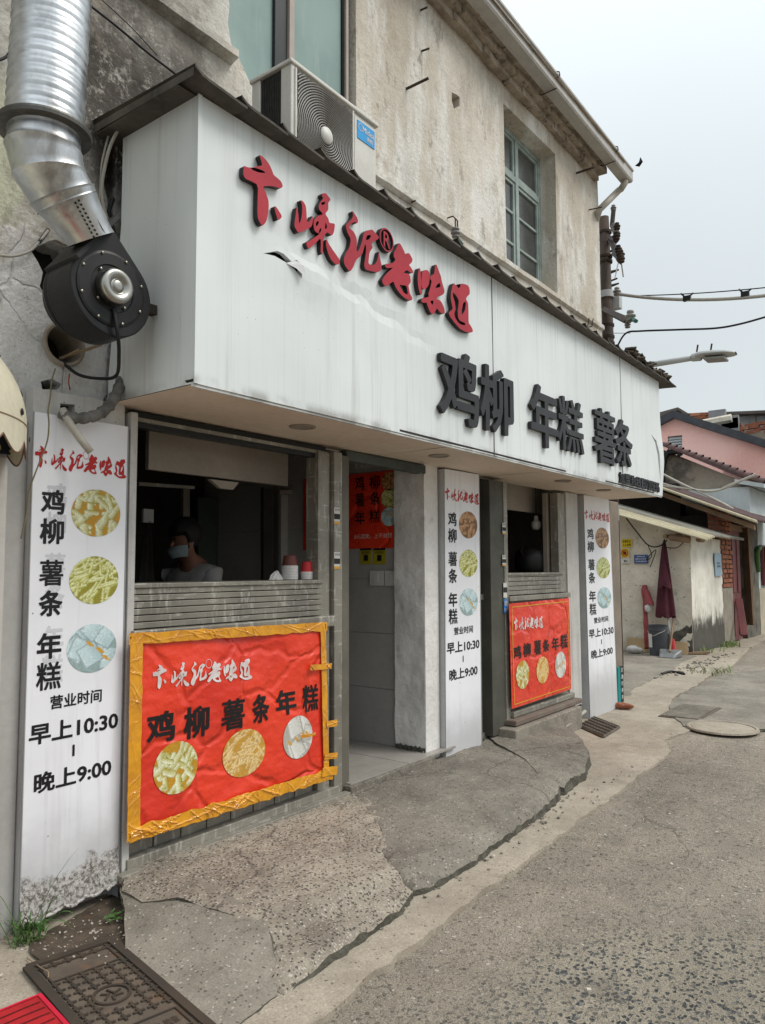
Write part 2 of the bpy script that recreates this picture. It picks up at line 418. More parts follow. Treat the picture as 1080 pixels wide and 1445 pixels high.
def m_wall():
    n = NT('weathered_plaster', .9, 0, .12); P = n.xyz()
    f = n.noise(.8, 5, .62, n.mapv((1, 1, .55))); col = n.mix(n.step(f, .36, .66), (.71, .66, .58), (.53, .475, .395))
    g = n.noise(1.0, 5, .65, n.mapv((2.6, 2.6, .6))); col = n.mix(n.m('MULTIPLY', n.step(g, .48, .64), .75), col, (.80, .79, .75))
    g = n.noise(1.0, 6, .7, n.mapv((3, 3, .8), loc=(3, 1, 7))); col = n.mix(n.m('MULTIPLY', n.step(g, .53, .72), .45), col, (.285, .255, .22))
    # grey soot left of the first window, black mould by the duct, white and green paint remains low and left
    nx = n.noise(2.2, 5, .65); xx = n.m('ADD', P[0], n.m('MULTIPLY', n.m('SUBTRACT', nx, .5), .9)); zz = n.m('ADD', P[2], n.m('MULTIPLY', n.m('SUBTRACT', n.noise(2.6, 5, .65, n.mapv(loc=(4, 9, 2))), .5), 1.0))
    gl = n.step(xx, 2.75, 2.45); soot = n.mix(n.step(n.noise(3.5, 6, .7), .4, .62), (.56, .54, .49), (.27, .25, .22)); col = n.mix(n.m('MULTIPLY', gl, .85), col, soot)
    mx = n.m('MULTIPLY', n.step(xx, 1.5, 1.75), n.step(xx, 2.8, 2.3)); mz = n.m('MULTIPLY', n.step(zz, 3.1, 3.4), n.step(zz, 4.5, 3.75))
    mould = n.m('MULTIPLY', n.m('MULTIPLY', mx, mz), n.step(n.noise(17, 6, .8), .37, .50)); col = n.mix(n.m('MULTIPLY', mould, .9), col, (.06, .052, .045))
    br = n.m('MULTIPLY', n.m('MULTIPLY', n.step(xx, 1.95, 2.02), n.step(xx, 2.35, 2.25)), n.m('MULTIPLY', n.step(zz, 3.4, 3.5), n.step(zz, 3.72, 3.62))); col = n.mix(br, col, (.075, .043, .03))
    gr = n.m('MULTIPLY', n.step(xx, 1.55, 1.4), n.m('MULTIPLY', n.step(zz, 2.72, 2.82), n.step(zz, 3.45, 3.2))); col = n.mix(n.m('MULTIPLY', gr, .75), col, (.52, .53, .38))
    wh = n.m('MULTIPLY', n.step(xx, 2.1, 2.0), n.step(zz, 2.85, 2.78)); wcol = n.mix(n.step(n.noise(4, 5, .6), .35, .7), (.70, .69, .68), (.55, .54, .525)); col = n.mix(wh, col, wcol)
    # browner towards the eave; worn brown and dark blotches all over
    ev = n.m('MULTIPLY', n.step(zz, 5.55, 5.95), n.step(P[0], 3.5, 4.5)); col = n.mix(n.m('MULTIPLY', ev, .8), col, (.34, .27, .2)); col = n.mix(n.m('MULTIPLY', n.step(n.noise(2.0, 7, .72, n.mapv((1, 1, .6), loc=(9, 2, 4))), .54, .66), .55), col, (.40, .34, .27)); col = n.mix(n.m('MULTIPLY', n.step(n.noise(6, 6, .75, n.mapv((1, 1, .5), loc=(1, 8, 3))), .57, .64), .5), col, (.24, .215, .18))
    sp = n.voro(38); col = n.mix(n.m('MULTIPLY', n.step(sp, .12, .05), n.step(n.noise(3), .42, .6)), col, (.12, .1, .085))
    col = n.mix(1.0, col, n.ramp(n.noise(60, 3, .7), [(.3, .86), (.7, 1.06)]), 'MULTIPLY')
    n.set('Base Color', col)
    ckw = n.voro(2.6, n.mix(.18, n.pos, n.ncol(4), 'ADD'), 'DISTANCE_TO_EDGE'); h = n.m('ADD', n.m('MULTIPLY', n.noise(5, 6, .65), .7), n.m('MULTIPLY', n.noise(34, 4, .7), .3)); h = n.m('ADD', h, n.m('MULTIPLY', n.step(ckw, 0, .02), n.m('MULTIPLY', wh, .22))); n.bump(h, .75, .035); return n.mat

def m_road():
    n = NT('worn_asphalt_road', .88, 0, .2); P = n.xyz()
    wv = n.mix(.02, n.pos, n.ncol(30), 'ADD')
    def stones(sc, dens, stops, loc):
        v = n.mapv(vec=wv, loc=loc); F = n.voro(sc, v, 'F1'); r = n.xyz(n.voro(sc, v, 'F1', 'Color'))
        k = n.m('MULTIPLY', n.step(F, .50, .36), n.step(r[0], 1-dens, 1-dens+.05)); return k, n.ramp(r[1], stops), F
    fine = n.noise(170, 3, .8); big = n.noise(.8, 5, .6); mid = n.noise(5, 5, .7)
    col = n.ramp(fine, [(.28, (.11, .094, .076)), (.45, (.28, .241, .193)), (.6, (.40, .348, .28)), (.75, (.56, .50, .41))])
    k1, c1, f1 = stones(95, .55, [(0, (.13, .115, .10)), (.5, (.31, .275, .225)), (1, (.50, .45, .38))], (0, 0, 0))
    k2, c2, f2 = stones(48, .30, [(0, (.09, .082, .07)), (.45, (.26, .228, .185)), (.75, (.42, .375, .31)), (1, (.66, .62, .55))], (.3, .7, 0))
    col = n.mix(n.m('MULTIPLY', k1, .8), col, c1); col = n.mix(n.m('MULTIPLY', k2, .75), col, c2)
    col = n.mix(1.0, col, n.ramp(big, [(.3, .84), (.7, 1.2)]), 'MULTIPLY'); col = n.mix(1.0, col, n.ramp(mid, [(.3, .86), (.7, 1.1)]), 'MULTIPLY')
    xx = n.m('ADD', P[0], n.m('MULTIPLY', n.m('SUBTRACT', n.noise(2.2, 4, .65), .5), 1.6)); yy = n.m('ADD', P[1], n.m('MULTIPLY', n.m('SUBTRACT', n.noise(2.2, 4, .65, n.mapv(loc=(5, 5, 0))), .5), 1.0))
    pm = n.m('MULTIPLY', n.m('MULTIPLY', n.step(xx, 3.6, 2.9), n.step(yy, 1.5, 1.1)), n.step(xx, 1.5, 1.9)); pm = n.m('MULTIPLY', pm, n.step(n.noise(5, 4, .7), .26, .42))
    v = n.mapv(vec=n.mix(.03, n.pos, n.ncol(38), 'ADD'), sc=(1, 1.35, 1)); f3 = n.voro(42, v, 'F1'); r3 = n.xyz(n.voro(42, v, 'F1', 'Color'))
    st2 = n.ramp(r3[1], [(0, (.055, .062, .068)), (.65, (.13, .135, .135)), (1, (.32, .30, .27))]); kk = n.m('MULTIPLY', n.step(f3, .48, .34), n.step(r3[0], .2, .26)); pc = n.mix(kk, n.mix(n.step(fine, .4, .6), (.26, .23, .18), (.44, .39, .31)), st2)
    col = n.mix(pm, col, pc)
    col = n.mix(1.0, col, n.ramp(n.noise(1, 4, .6, n.mapv((.45, 2.2, 1))), [(.3, .84), (.7, 1.12)]), 'MULTIPLY')
    st = n.step(n.noise(1.6, 5, .65), .54, .7); col = n.mix(n.m('MULTIPLY', st, .45), col, (.15, .132, .112))
    oil = n.voro(2.1, n.mix(.35, n.pos, n.ncol(3), 'ADD'), 'F1'); col = n.mix(n.m('MULTIPLY', n.step(oil, .13, .05), .45), col, (.10, .088, .075))
    ck = n.voro(.4, n.mix(.7, n.pos, n.ncol(2.2), 'ADD'), 'DISTANCE_TO_EDGE'); col = n.mix(n.m("MULTIPLY", n.m("MULTIPLY", n.step(ck, .0035, .0005), .6), n.step(big, .46, .6)), col, (.09, .072, .058))
    n.set('Base Color', col)
    h = n.m('ADD', n.m('ADD', n.m('MULTIPLY', k1, .35), n.m('MULTIPLY', k2, .5)), n.m('ADD', n.m('MULTIPLY', fine, .7), n.m('MULTIPLY', n.noise(12, 4), .6)))
    h = n.m('SUBTRACT', h, n.m('MULTIPLY', n.m('MULTIPLY', kk, pm), .8)); n.bump(h, 1.0, .012); return n.mat

def m_concrete(name, c1, c2, agg=0.0, aggc=(.09, .08, .07), dark=.3, sc=1.6, bump=.35, cracks=True):
    n = NT(name, .9, 0, .18); f = n.noise(sc, 6, .65); col = n.mix(n.step(f, .35, .66), c1, c2)
    col = n.mix(1.0, col, n.ramp(n.noise(120, 3, .85), [(.28, .66), (.72, 1.26)]), 'MULTIPLY')
    col = n.mix(1.0, col, n.ramp(n.noise(9, 5, .7), [(.3, .82), (.7, 1.12)]), 'MULTIPLY')
    g = n.noise(3.4, 6, .7, n.mapv(loc=(2, 7, 1))); col = n.mix(n.m('MULTIPLY', n.step(g, .55, .7), dark), col, tuple(x*.45 for x in c2))
    h = n.m('MULTIPLY', n.noise(26, 5, .7), .6)
    if agg:
        wq = n.mix(.022, n.pos, n.ncol(26), 'ADD'); d = n.voro(80, wq); cc = n.xyz(n.voro(80, wq, 'F1', 'Color'))[0]; k = n.m('MULTIPLY', n.step(d, .46, .30), n.step(cc, 1-agg*.62, 1-agg*.62+.08)); col = n.mix(n.m('MULTIPLY', k, .85), col, aggc)
        k2 = n.m('MULTIPLY', n.step(d, .4, .28), n.step(cc, agg*.5, agg*.5-.06)); col = n.mix(n.m('MULTIPLY', k2, .7), col, (.5, .46, .4))
        h = n.m('SUBTRACT', h, n.m('MULTIPLY', k, 1.1))
    d = n.voro(9, n.mapv(loc=(1, 3, 0))); col = n.mix(n.m('MULTIPLY', n.step(d, .10, .06), .5), col, (.08, .07, .06))
    if cracks:
        wv = n.mix(.5, n.pos, n.ncol(2.6), 'ADD')
        ck = n.voro(.55, wv, 'DISTANCE_TO_EDGE'); k = n.step(ck, .005, .0015); col = n.mix(n.m('MULTIPLY', k, .5), col, (.05, .04, .035))
    n.set('Base Color', col); n.bump(h, bump, .012); return n.mat

def m_board():
    n = NT('white_sign_board', .45, 0, .35); P = n.xyz()
    col = n.mix(n.step(n.noise(2, 4), .35, .7), (.86, .865, .90), (.78, .785, .815))
    d = n.voro(17); col = n.mix(n.m('MULTIPLY', n.step(d, .10, .04), n.step(n.noise(3), .5, .62)), col, (.25, .24, .24))
    col = n.mix(n.m('MULTIPLY', n.step(n.noise(1, 4, .6, n.mapv((16, 16, .8))), .55, .72), .2), col, (.35, .33, .31))
    zz = n.m('ADD', P[2], n.m('MULTIPLY', n.m('SUBTRACT', n.noise(4.5, 6, .7), .5), .3)); low = n.step(zz, .52, .14)
    col = n.mix(n.m('MULTIPLY', low, .55), col, (.3, .29, .28))
    lft = n.step(P[0], 4, 3.0)
    rot = n.m('MULTIPLY', n.step(zz, .22, .17), lft); g = n.noise(60, 5, .8)
    col = n.mix(rot, col, n.mix(n.step(g, .38, .60), (.10, .087, .074), (.52, .49, .46)))
    n.set('Base Color', col); n.set('Roughness', n.ramp(n.noise(6), [(.3, .35), (.7, .6)])); n.bump(n.m('MULTIPLY', g, rot), .4, .006); return n.mat

def m_steel():
    n = NT('galvanised_steel', .34, 1, .5); v = n.voro(30, None, 'F1', 'Color')
    col = n.mix(n.step(n.noise(7, 4), .3, .7), (.62, .64, .66), (.42, .435, .45)); col = n.mix(.25, col, n.ramp(n.xyz(v)[0], [(0, .35), (1, .75)]))
    g = n.noise(1, 5, .65, n.mapv((6, 6, 1.2))); col = n.mix(n.m('MULTIPLY', n.step(g, .55, .7), .55), col, (.16, .13, .1))
    n.set('Base Color', col); n.set('Roughness', n.ramp(n.noise(12, 4), [(.3, .28), (.7, .5)])); n.bump(n.noise(9, 3), .15, .006); return n.mat

def m_print():
    n = NT('printed_food_photo', .42, 0, .35); a = n.t.nodes.new('ShaderNodeVertexColor'); a.layer_name = 'Col'
    n.set('Base Color', a.outputs[0]); return n.mat

def m_banner(name='red_banner_vinyl'):
    n = NT(name, .3, 0, .5); col = n.mix(n.step(n.noise(2.5, 4), .35, .7), (.78, .050, .018), (.66, .034, .016))
    g = n.noise(5, 6, .75); col = n.mix(n.m('MULTIPLY', n.step(g, .66, .72), .5), col, (.72, .3, .28))
    n.set('Base Color', col); h = n.m('ADD', n.noise(3.2, 3, .5, n.mapv((1, 1, 1.6), rot=(0, .6, 0))), n.m('MULTIPLY', n.noise(12, 4, .6), .2)); cr = n.voro(2.3, n.mix(.5, n.pos, n.ncol(1.7), 'ADD'), 'DISTANCE_TO_EDGE'); h = n.m('ADD', h, n.m('MULTIPLY', n.step(cr, 0, .07), .22)); n.bump(h, .9, .04)
    n.set('Roughness', n.ramp(n.noise(7), [(.3, .22), (.7, .42)])); return n.mat

def m_tape():
    n = NT('orange_packing_tape', .2, 0, .55); col = n.mix(n.step(n.noise(9, 5, .7), .35, .68), (.76, .34, .012), (.55, .22, .01))
    n.set('Base Color', col); n.bump(n.noise(13, 3, .5), .35, .02); n.set('Coat Weight', .5); return n.mat

def m_frame():
    n = NT('grey_aluminium_frame', .48, .35, .4); col = n.mix(n.step(n.noise(3, 5), .35, .68), (.30, .28, .235), (.20, .186, .158))
    g = n.noise(1, 5, .7, n.mapv((30, 30, 5))); col = n.mix(n.m('MULTIPLY', n.step(g, .53, .66), .7), col, (.55, .53, .48)); g = n.noise(1, 4, .7, n.mapv((8, 8, 60))); col = n.mix(n.m('MULTIPLY', n.step(g, .58, .66), .6), col, (.55, .53, .48))
    n.set('Base Color', col); return n.mat
def m_frost():     # greyish green film on the old glass
    n = NT('green_film_glass', .5, 0, .2); col = n.mix(n.step(n.noise(1.6, 5), .35, .7), (.27, .37, .35), (.205, .29, .275))
    g = n.noise(1, 4, .6, n.mapv((14, 14, 1.2))); col = n.mix(n.m('MULTIPLY', n.step(g, .52, .7), .25), col, (.45, .5, .47)); n.set('Base Color', col); return n.mat

M = {}
M['fascia'] = m_fascia(); M['wall'] = m_wall(); M['road'] = m_road(); M['board'] = m_board(); M['steel'] = m_steel()
M['print'] = m_print(); M['banner'] = m_banner(); M['tape'] = m_tape(); M['frame'] = m_frame(); M['film'] = m_frost()
M['conc'] = m_concrete('pale_gutter_concrete', (.41, .355, .285), (.325, .28, .222), .16, dark=.35, cracks=False)
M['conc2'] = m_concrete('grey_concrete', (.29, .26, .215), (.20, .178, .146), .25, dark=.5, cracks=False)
M['pad_agg'] = m_concrete('exposed_aggregate_concrete', (.36, .315, .255), (.24, .208, .168), .66, dark=.25, bump=1.0)
M['pad_dark'] = m_concrete('dark_cement_pavement', (.25, .225, .187), (.165, .148, .124), .3, dark=.3, bump=.7)
M['earth'] = surf('packed_earth', (.2, .17, .13), (.13, .11, .085), 2, .95)
M['soffit'] = surf('beige_soffit_panel', (.78, .66, .54), (.68, .57, .46), 1.5, .6, blotch=((.2, .15, .1), .6, 4, .66), bump=(4, .1))
M['sheet'] = surf('grey_roof_sheet', (.12, .105, .09), (.07, .062, .053), 4, .85, bump=(20, .4), streak=((.2, .18, .15), .3))
M['letter_red'] = surf('faded_red_letter_face', (.46, .024, .042), (.37, .02, .036), 4, .5, speck=((.12, .02, .03), 30, .07), bump=(3, .1))
M['black'] = surf('black_plastic', (.008, .008, .009), (.016, .015, .015), 6, .4, bump=(8, .1))
M['letter_blk'] = surf('dark_grey_letter_face', (.020, .021, .024), (.032, .033, .036), 5, .5, bump=(5, .1))
M['letter_side'] = surf('letter_side', (.012, .012, .014), (.03, .03, .03), 5, .5)
M['blk_ink'] = plain('black_ink', (.012, .012, .013), .45)
M['red_ink'] = plain('red_ink', (.5, .02, .02), .45)
M['ghost'] = plain('faded_grey_ink', (.66, .66, .70), .5)
M['wht_ink'] = surf('worn_white_ink', (.8, .77, .75), (.6, .5, .48), 14, .4)
M['yel_ink'] = plain('yellow_ink', (.72, .36, .03), .45)
M['blu_ink'] = plain('blue_ink', (.03, .2, .55), .45)
M['white'] = surf('white_paint', (.62, .60, .57), (.5, .485, .46), 3, .6, streak=((.2, .19, .17), .4), bump=(12, .25), speck=((.1, .1, .09), 22, .08))
M['plaster'] = surf('rough_white_plaster', (.86, .84, .81), (.70, .68, .65), 2.5, .85, bump=(7, .7, .03), blotch=((.2, .18, .16), .5, 3, .62))
M['tile'] = surf('grey_wall_tile', (.46, .44, .42), (.38, .36, .345), 2, .35, bump=(3, .05))
M['ac'] = surf('ac_white_plastic', (.70, .68, .63), (.60, .58, .53), 5, .45)
M['ac_dark'] = surf('dark_fin_metal', (.03, .029, .027), (.055, .052, .05), 30, .6)
M['wire_white'] = plain('grille_wire', (.44, .42, .385), .4)
M['teal'] = surf('pale_teal_paint', (.40, .47, .44), (.27, .33, .31), 8, .6, blotch=((.13, .12, .1), .7, 12, .6))
M['dirtyglass'] = surf('dusty_glass', (.10, .105, .10), (.05, .053, .052), 3, .22, spec=.5)
M['darkframe'] = plain('dark_bronze_frame', (.02, .022, .022), .35)
M['beigeframe'] = plain('beige_aluminium', (.42, .36, .31), .4)
M['gutter'] = surf('white_plastic_gutter', (.52, .50, .47), (.42, .40, .37), 2, .5, streak=((.25, .22, .18), .35))
M['pipe'] = surf('cream_pvc_pipe', (.50, .46, .40), (.4, .37, .31), 4, .5)
M['iron'] = surf('rusty_iron', (.035, .028, .024), (.075, .045, .03), 12, .8, bump=(30, .4))
M['cast'] = surf('rusted_cast_iron', (.15, .118, .088), (.09, .072, .057), 5, .7, blotch=((.17, .09, .045), .6, 9, .56), bump=(60, .4, .004), speck=((.3, .26, .2), 60, .09))
M['castlow'] = surf('dark_cast_iron_recess', (.045, .037, .03), (.07, .05, .035), 6, .9)
M['brick'] = surf('red_brick', (.33, .125, .07), (.24, .085, .05), 9, .9, bump=(40, .5), speck=((.5, .42, .34), 30, .12))
M['mortar'] = surf('mortar', (.36, .31, .25), (.25, .21, .17), 8, .95, bump=(40, .5))
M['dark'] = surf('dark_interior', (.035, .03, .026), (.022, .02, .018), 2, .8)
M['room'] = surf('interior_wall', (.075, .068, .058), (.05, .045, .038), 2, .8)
M['marble'] = surf('worn_floor_tile', (.40, .37, .33), (.3, .275, .25), 3, .35)
M['cream'] = surf('cream_metal_panel', (.36, .31, .26), (.28, .24, .2), 2, .55)
M['col'] = surf('brown_grey_cement_column', (.27, .225, .18), (.205, .172, .138), 3, .9, speck=((.5, .45, .38), 24, .07), bump=(30, .4))
M['red_mat'] = surf('red_carpet', (.48, .018, .022), (.36, .014, .018), 12, .95, bump=(150, .6, .004))
M['mat_line'] = plain('dark_red_line', (.12, .008, .01), .9)
M['cream_vinyl'] = surf('cream_awning_vinyl', (.66, .61, .47), (.58, .53, .40), 2, .45, streak=((.4, .34, .22), .45, 30))
M['tan_vinyl'] = surf('tan_awning_lining', (.42, .34, .2), (.36, .28, .17), 3, .5)
M['navy'] = plain('navy_sign', (.012, .016, .035), .4)
M['green'] = surf('grass_green', (.06, .12, .03), (.10, .17, .045), 9, .7)
M['greend'] = surf('leaf_green', (.05, .13, .025), (.08, .16, .04), 9, .6)
M['dry'] = plain('dry_stalk', (.3, .22, .13), .8)
M['crumb'] = surf('pale_crumbs', (.6, .55, .48), (.42, .36, .3), 20, .9)
M['skin'] = surf('skin', (.27, .125, .08), (.23, .105, .065), 6, .6)
M['hair'] = plain('black_hair', (.012, .01, .009), .6)
M['cloth'] = surf('white_cloth', (.42, .41, .40), (.34, .33, .32), 5, .9)
M['mask'] = plain('pale_blue_mask', (.26, .31, .32), .8)
M['jeans'] = plain('dark_trousers', (.03, .035, .05), .9)
M['cup_white'] = plain('white_paper', (.66, .64, .62), .6)
M['cup_red'] = plain('red_paper', (.5, .03, .035), .5)
M['cup_brown'] = plain('brown_paper_cup', (.14, .045, .035), .5)
M['bulb'] = plain('white_bulb_glass', (.62, .6, .56), .25)
M['rubber'] = plain('dark_rubber', (.03, .03, .03), .7)
M['cable_w'] = plain('grey_white_cable', (.45, .42, .37), .6)
M['cable_b'] = plain('black_cable', (.012, .012, .014), .5)
M['foam'] = surf('wrapped_foam_pipe', (.20, .19, .175), (.09, .085, .08), 18, .75, bump=(40, .6))
M['low_wall'] = surf('stained_lime_plaster', (.80, .74, .63), (.62, .56, .46), 1.6, .92, blotch=((.22, .2, .165), .6, 2.3, .58), bump=(8, .7, .03), speck=((.12, .1, .08), 9, .12))
def m_lowwall2():
    n = NT('whitewash_with_mould', .92, 0, .1); P = n.xyz(); col = n.mix(n.step(n.noise(2, 5), .35, .68), (.80, .77, .69), (.64, .61, .53))
    g = n.noise(1, 5, .65, n.mapv((7, 7, 1))); col = n.mix(n.m('MULTIPLY', n.step(g, .54, .68), .45), col, (.36, .33, .27))
    zz = n.m('ADD', P[2], n.m('MULTIPLY', n.m('SUBTRACT', n.noise(1, 6, .7, n.mapv((5, 5, 2))), .5), 1.1)); k = n.step(zz, .62, .3); col = n.mix(n.m('MULTIPLY', k, .92), col, (.045, .043, .036))
    n.set('Base Color', col); n.bump(n.noise(12, 5), .5, .02); return n.mat
M['white_mould'] = m_lowwall2()
M['gable'] = surf('grey_brown_cement_render', (.33, .28, .22), (.23, .195, .155), .9, .95, blotch=((.055, .05, .043), .75, .8, .55), bump=(10, .5, .03))
M['grey_patch'] = surf('grey_cement_patch', (.3, .3, .31), (.24, .24, .25), 3, .9, bump=(20, .4))
M['blue_wall'] = surf('pale_blue_painted_wall', (.60, .66, .66), (.52, .575, .575), 1.5, .85, streak=((.3, .32, .3), .4), bump=(9, .3))
M['cream_wall'] = surf('cream_dado', (.52, .47, .36), (.4, .36, .27), 2, .9)
M['pink'] = surf('pink_painted_wall', (.93, .55, .49), (.86, .49, .43), .8, .9, blotch=((.85, .55, .50), .6, .45, .5), bump=(10, .2))
M['rooftile'] = surf('dark_red_roof_tile', (.10, .045, .04), (.06, .03, .028), 3, .55)
M['ridge'] = surf('dark_grey_ridge_tile', (.07, .075, .085), (.05, .052, .06), 4, .7)
M['farwhite'] = surf('white_sheet_wall', (.55, .57, .58), (.46, .48, .49), 1, .7)
M['farroof'] = surf('grey_far_roof', (.16, .135, .12), (.1, .085, .075), 1, .9)
M['fibre'] = surf('cream_fibreglass_sheet', (.64, .58, .42), (.5, .44, .3), 2, .55, streak=((.3, .25, .16), .4), blotch=((.2, .16, .1), .5, 5, .64))
M['fibre_top'] = surf('grimy_sheet', (.34, .32, .27), (.2, .185, .155), 2, .85)
M['wood'] = surf('weathered_wood', (.30, .2, .125), (.2, .13, .085), 4, .85, bump=(20, .4))
M['door_red'] = surf('dark_red_painted_door', (.19, .055, .055), (.13, .04, .042), 3, .55, bump=(10, .2))
M['umb'] = surf('burgundy_umbrella_cloth', (.085, .014, .026), (.055, .010, .018), 6, .8, bump=(60, .4))
M['umb2'] = surf('faded_red_plastic_wrap', (.33, .06, .06), (.22, .04, .045), 9, .45, bump=(14, .5))
M['bucket'] = surf('dark_grey_plastic', (.055, .06, .07), (.075, .08, .088), 4, .5)
M['card'] = surf('brown_cardboard', (.42, .30, .17), (.35, .24, .13), 3, .9)
M['polem'] = surf('rusty_brown_concrete_pole', (.085, .056, .043), (.055, .04, .033), 3, .9, streak=((.15, .13, .11), .5), bump=(20, .4))
M['lampm'] = surf('light_grey_lamp_housing', (.52, .53, .52), (.44, .45, .44), 4, .5)
M['lens'] = plain('lamp_lens', (.3, .3, .28), .2)
M['porc'] = surf('glazed_porcelain', (.3, .29, .27), (.12, .1, .09), 8, .3)
M['gclip'] = plain('green_tape', (.03, .16, .12), .5)
M['turq'] = plain('turquoise_board', (.0, .27, .27), .5)
M['board2'] = surf('white_board_side', (.6, .6, .6), (.5, .5, .5), 3, .5, streak=((.25, .24, .22), .3))
M['kerb'] = surf('mossy_shadowed_kerb_face', (.135, .125, .098), (.07, .065, .052), 9, .95, bump=(40, .9, .02), speck=((.3, .27, .22), 40, .1))  # dark moss, with the riser's shadow line put into the colour too
# ------------------------------------------------------------------ setting: ground, road, pavements
def g2(pts, dz=0): return [tuple(atg(px, py, dz))[:2] for px, py in pts]
Yw, Yb, Yf = 3.03, 2.947, 2.40
ZS, ZT = 2.16, 3.375
m = MB(); xs = [-300, -30, 1, 24, 60, 600]
for i in range(len(xs)-1):
    a, b = xs[i], xs[i+1]
    m.add([(a, -300, gz(a)-.03), (b, -300, gz(b)-.03), (b, 600, gz(b)-.03), (a, 600, gz(a)-.03)], [(0,1,2,3)])
tag(m.build('ground', M['earth'], origin=(0,0,0)), kind='structure')
# road surface
m = MB()
def rz(x, y): return gz(x)-.006+.01*nz(x, y, 0, .5, 2)+.004*nz(x, y, 3, 2.5, 2)
def gridsheet(m, x0, x1, y0, y1, d, hf):
    nx_, ny_ = int((x1-x0)/d), int((y1-y0)/d)
    m.grid(lambda u, v: (lerp(x0, x1, u), lerp(y0, y1, v), hf(lerp(x0, x1, u), lerp(y0, y1, v))), nx_, ny_)
gridsheet(m, -1.0, 24.0, -7.0, 3.4, .14, rz)
tag(m.build('road', M['road'], origin=(0,0,0), smooth=True, recalc=False), kind='structure')
# gutter concrete strip: from left foreground, along the kerb, widening into the yard beyond the shop
edge = [(330,1520),(400,1480),(482,1421),(560,1352),(671,1270),(760,1204),(841,1144),(905,1094),(948,1062),(938,1045),(975,1032),(960,1015),(945,1000),(952,985),(985,968),(1000,955),(1035,940),(1060,915),(1090,897),(1120,880)]
E = g2(edge)
inner = [(E[-1][0], 4.3), (24, 4.3), (24, 8.5), (7.6, 8.5), (7.6, 3.0), (1.0, 3.05), (.2, 3.05), (.2, .9)]
poly = densify(E, .07, .018, 3, closed=False)+[E[-1]]+inner
poly = [p for p in poly]
def gh(x, y): return gz(x)+.012+.005*nz(x, y, 1, 1.2, 3)
m = slab(poly, gh, .16, .03)
tag(m.build('gutter_pavement', M['conc'], origin=(0,0,0), smooth=False), kind='structure')
# covered yard floor: shade under its roof painted as darker cement
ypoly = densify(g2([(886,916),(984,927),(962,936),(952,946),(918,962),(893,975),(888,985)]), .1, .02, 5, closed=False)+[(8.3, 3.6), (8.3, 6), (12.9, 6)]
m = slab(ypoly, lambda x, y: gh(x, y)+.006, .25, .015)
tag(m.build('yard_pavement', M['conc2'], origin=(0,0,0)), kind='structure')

# raised pads in front of the shop
PT = .10
def padh(x, y):
    e = 2.02+.06*math.sin(x*1.3); t = min(max((y-e)/.9, 0), 1)
    edge = min(max((y-e)/.10, 0), 1)
    k = min(max((x-1.6)/.5, 0), 1); k = k*k*(3-2*k); return gz(x)+(PT-.03*(1-edge)**2+.025*t)*(.22+.78*k)+.008*nz(x, y, 0, 5, 3)+.004*nz(x, y, 2, 22, 2)
def pad(name, px, mat, seed, hf=padh, jit=.007, skirt=.14, d=.03, extra=None, dz=PT):
    p = g2(px, dz)
    if extra: p = p+extra
    P_ = densify(densify(p, .16, jit*2.2, seed), .03, jit*.5, seed+1); A_ = np.array(P_); B_ = np.roll(A_, -1, 0); fr = (A_[:, 1]+B_[:, 1])/2 < 2.22; A_, B_ = A_[fr], B_[fr]; D_ = B_-A_; hf0 = hf
    def hf(x, y):
        if not len(A_) or skirt < .1: return hf0(x, y)
        q = np.array([x, y])-A_; t = np.clip((q*D_).sum(1)/((D_**2).sum(1)+1e-12), 0, 1); d_ = math.sqrt((((q-t[:, None]*D_))**2).sum(1).min())
        return hf0(x, y)-.022*math.exp(-d_/.02)*(1+.6*nz(x, y, 3, 12, 2))-.010*math.exp(-d_/.10)*(1+nz(x, y, 8, 7, 2))
    m = slab(densify(densify(p, .16, jit*2.2, seed), .03, jit*.5, seed+1), hf, d, skirt, sm=1)
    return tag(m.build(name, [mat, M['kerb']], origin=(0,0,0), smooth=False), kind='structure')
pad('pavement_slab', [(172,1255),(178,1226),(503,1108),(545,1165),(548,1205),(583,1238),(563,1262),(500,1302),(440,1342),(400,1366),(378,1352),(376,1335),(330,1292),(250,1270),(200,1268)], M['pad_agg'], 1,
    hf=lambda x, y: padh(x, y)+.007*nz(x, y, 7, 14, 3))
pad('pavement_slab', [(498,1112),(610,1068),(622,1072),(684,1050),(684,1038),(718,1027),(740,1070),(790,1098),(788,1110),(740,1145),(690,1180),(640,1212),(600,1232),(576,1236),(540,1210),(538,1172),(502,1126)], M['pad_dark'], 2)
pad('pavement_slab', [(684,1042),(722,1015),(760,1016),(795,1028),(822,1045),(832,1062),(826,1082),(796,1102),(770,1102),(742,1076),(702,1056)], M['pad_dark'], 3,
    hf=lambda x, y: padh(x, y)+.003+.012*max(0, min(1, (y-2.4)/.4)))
# lower worn concrete sloping down from the pad to the manhole
def lowh(x, y): 
    a = min(max((y-1.85)/.5, 0), 1)
    s = min(max((x-1.62)/.5, 0), 1); s = s*s*(3-2*s); t = min(max((y-2.02)/.9, 0), 1)
    return gz(x)+.014*(1-s)+s*(.016+(PT-.02+.025*t)*min(max((y-1.86)/.22, 0), 1))+.005*nz(x, y, 5, 4, 3)
pad('pavement_slab', [(165,1262),(200,1262),(250,1266),(335,1288),(378,1330),(392,1372),(392,1398),(345,1432),(300,1475),(262,1440),(222,1398),(178,1345),(176,1300)], M['conc2'], 4, hf=lowh, skirt=.05, dz=.03)
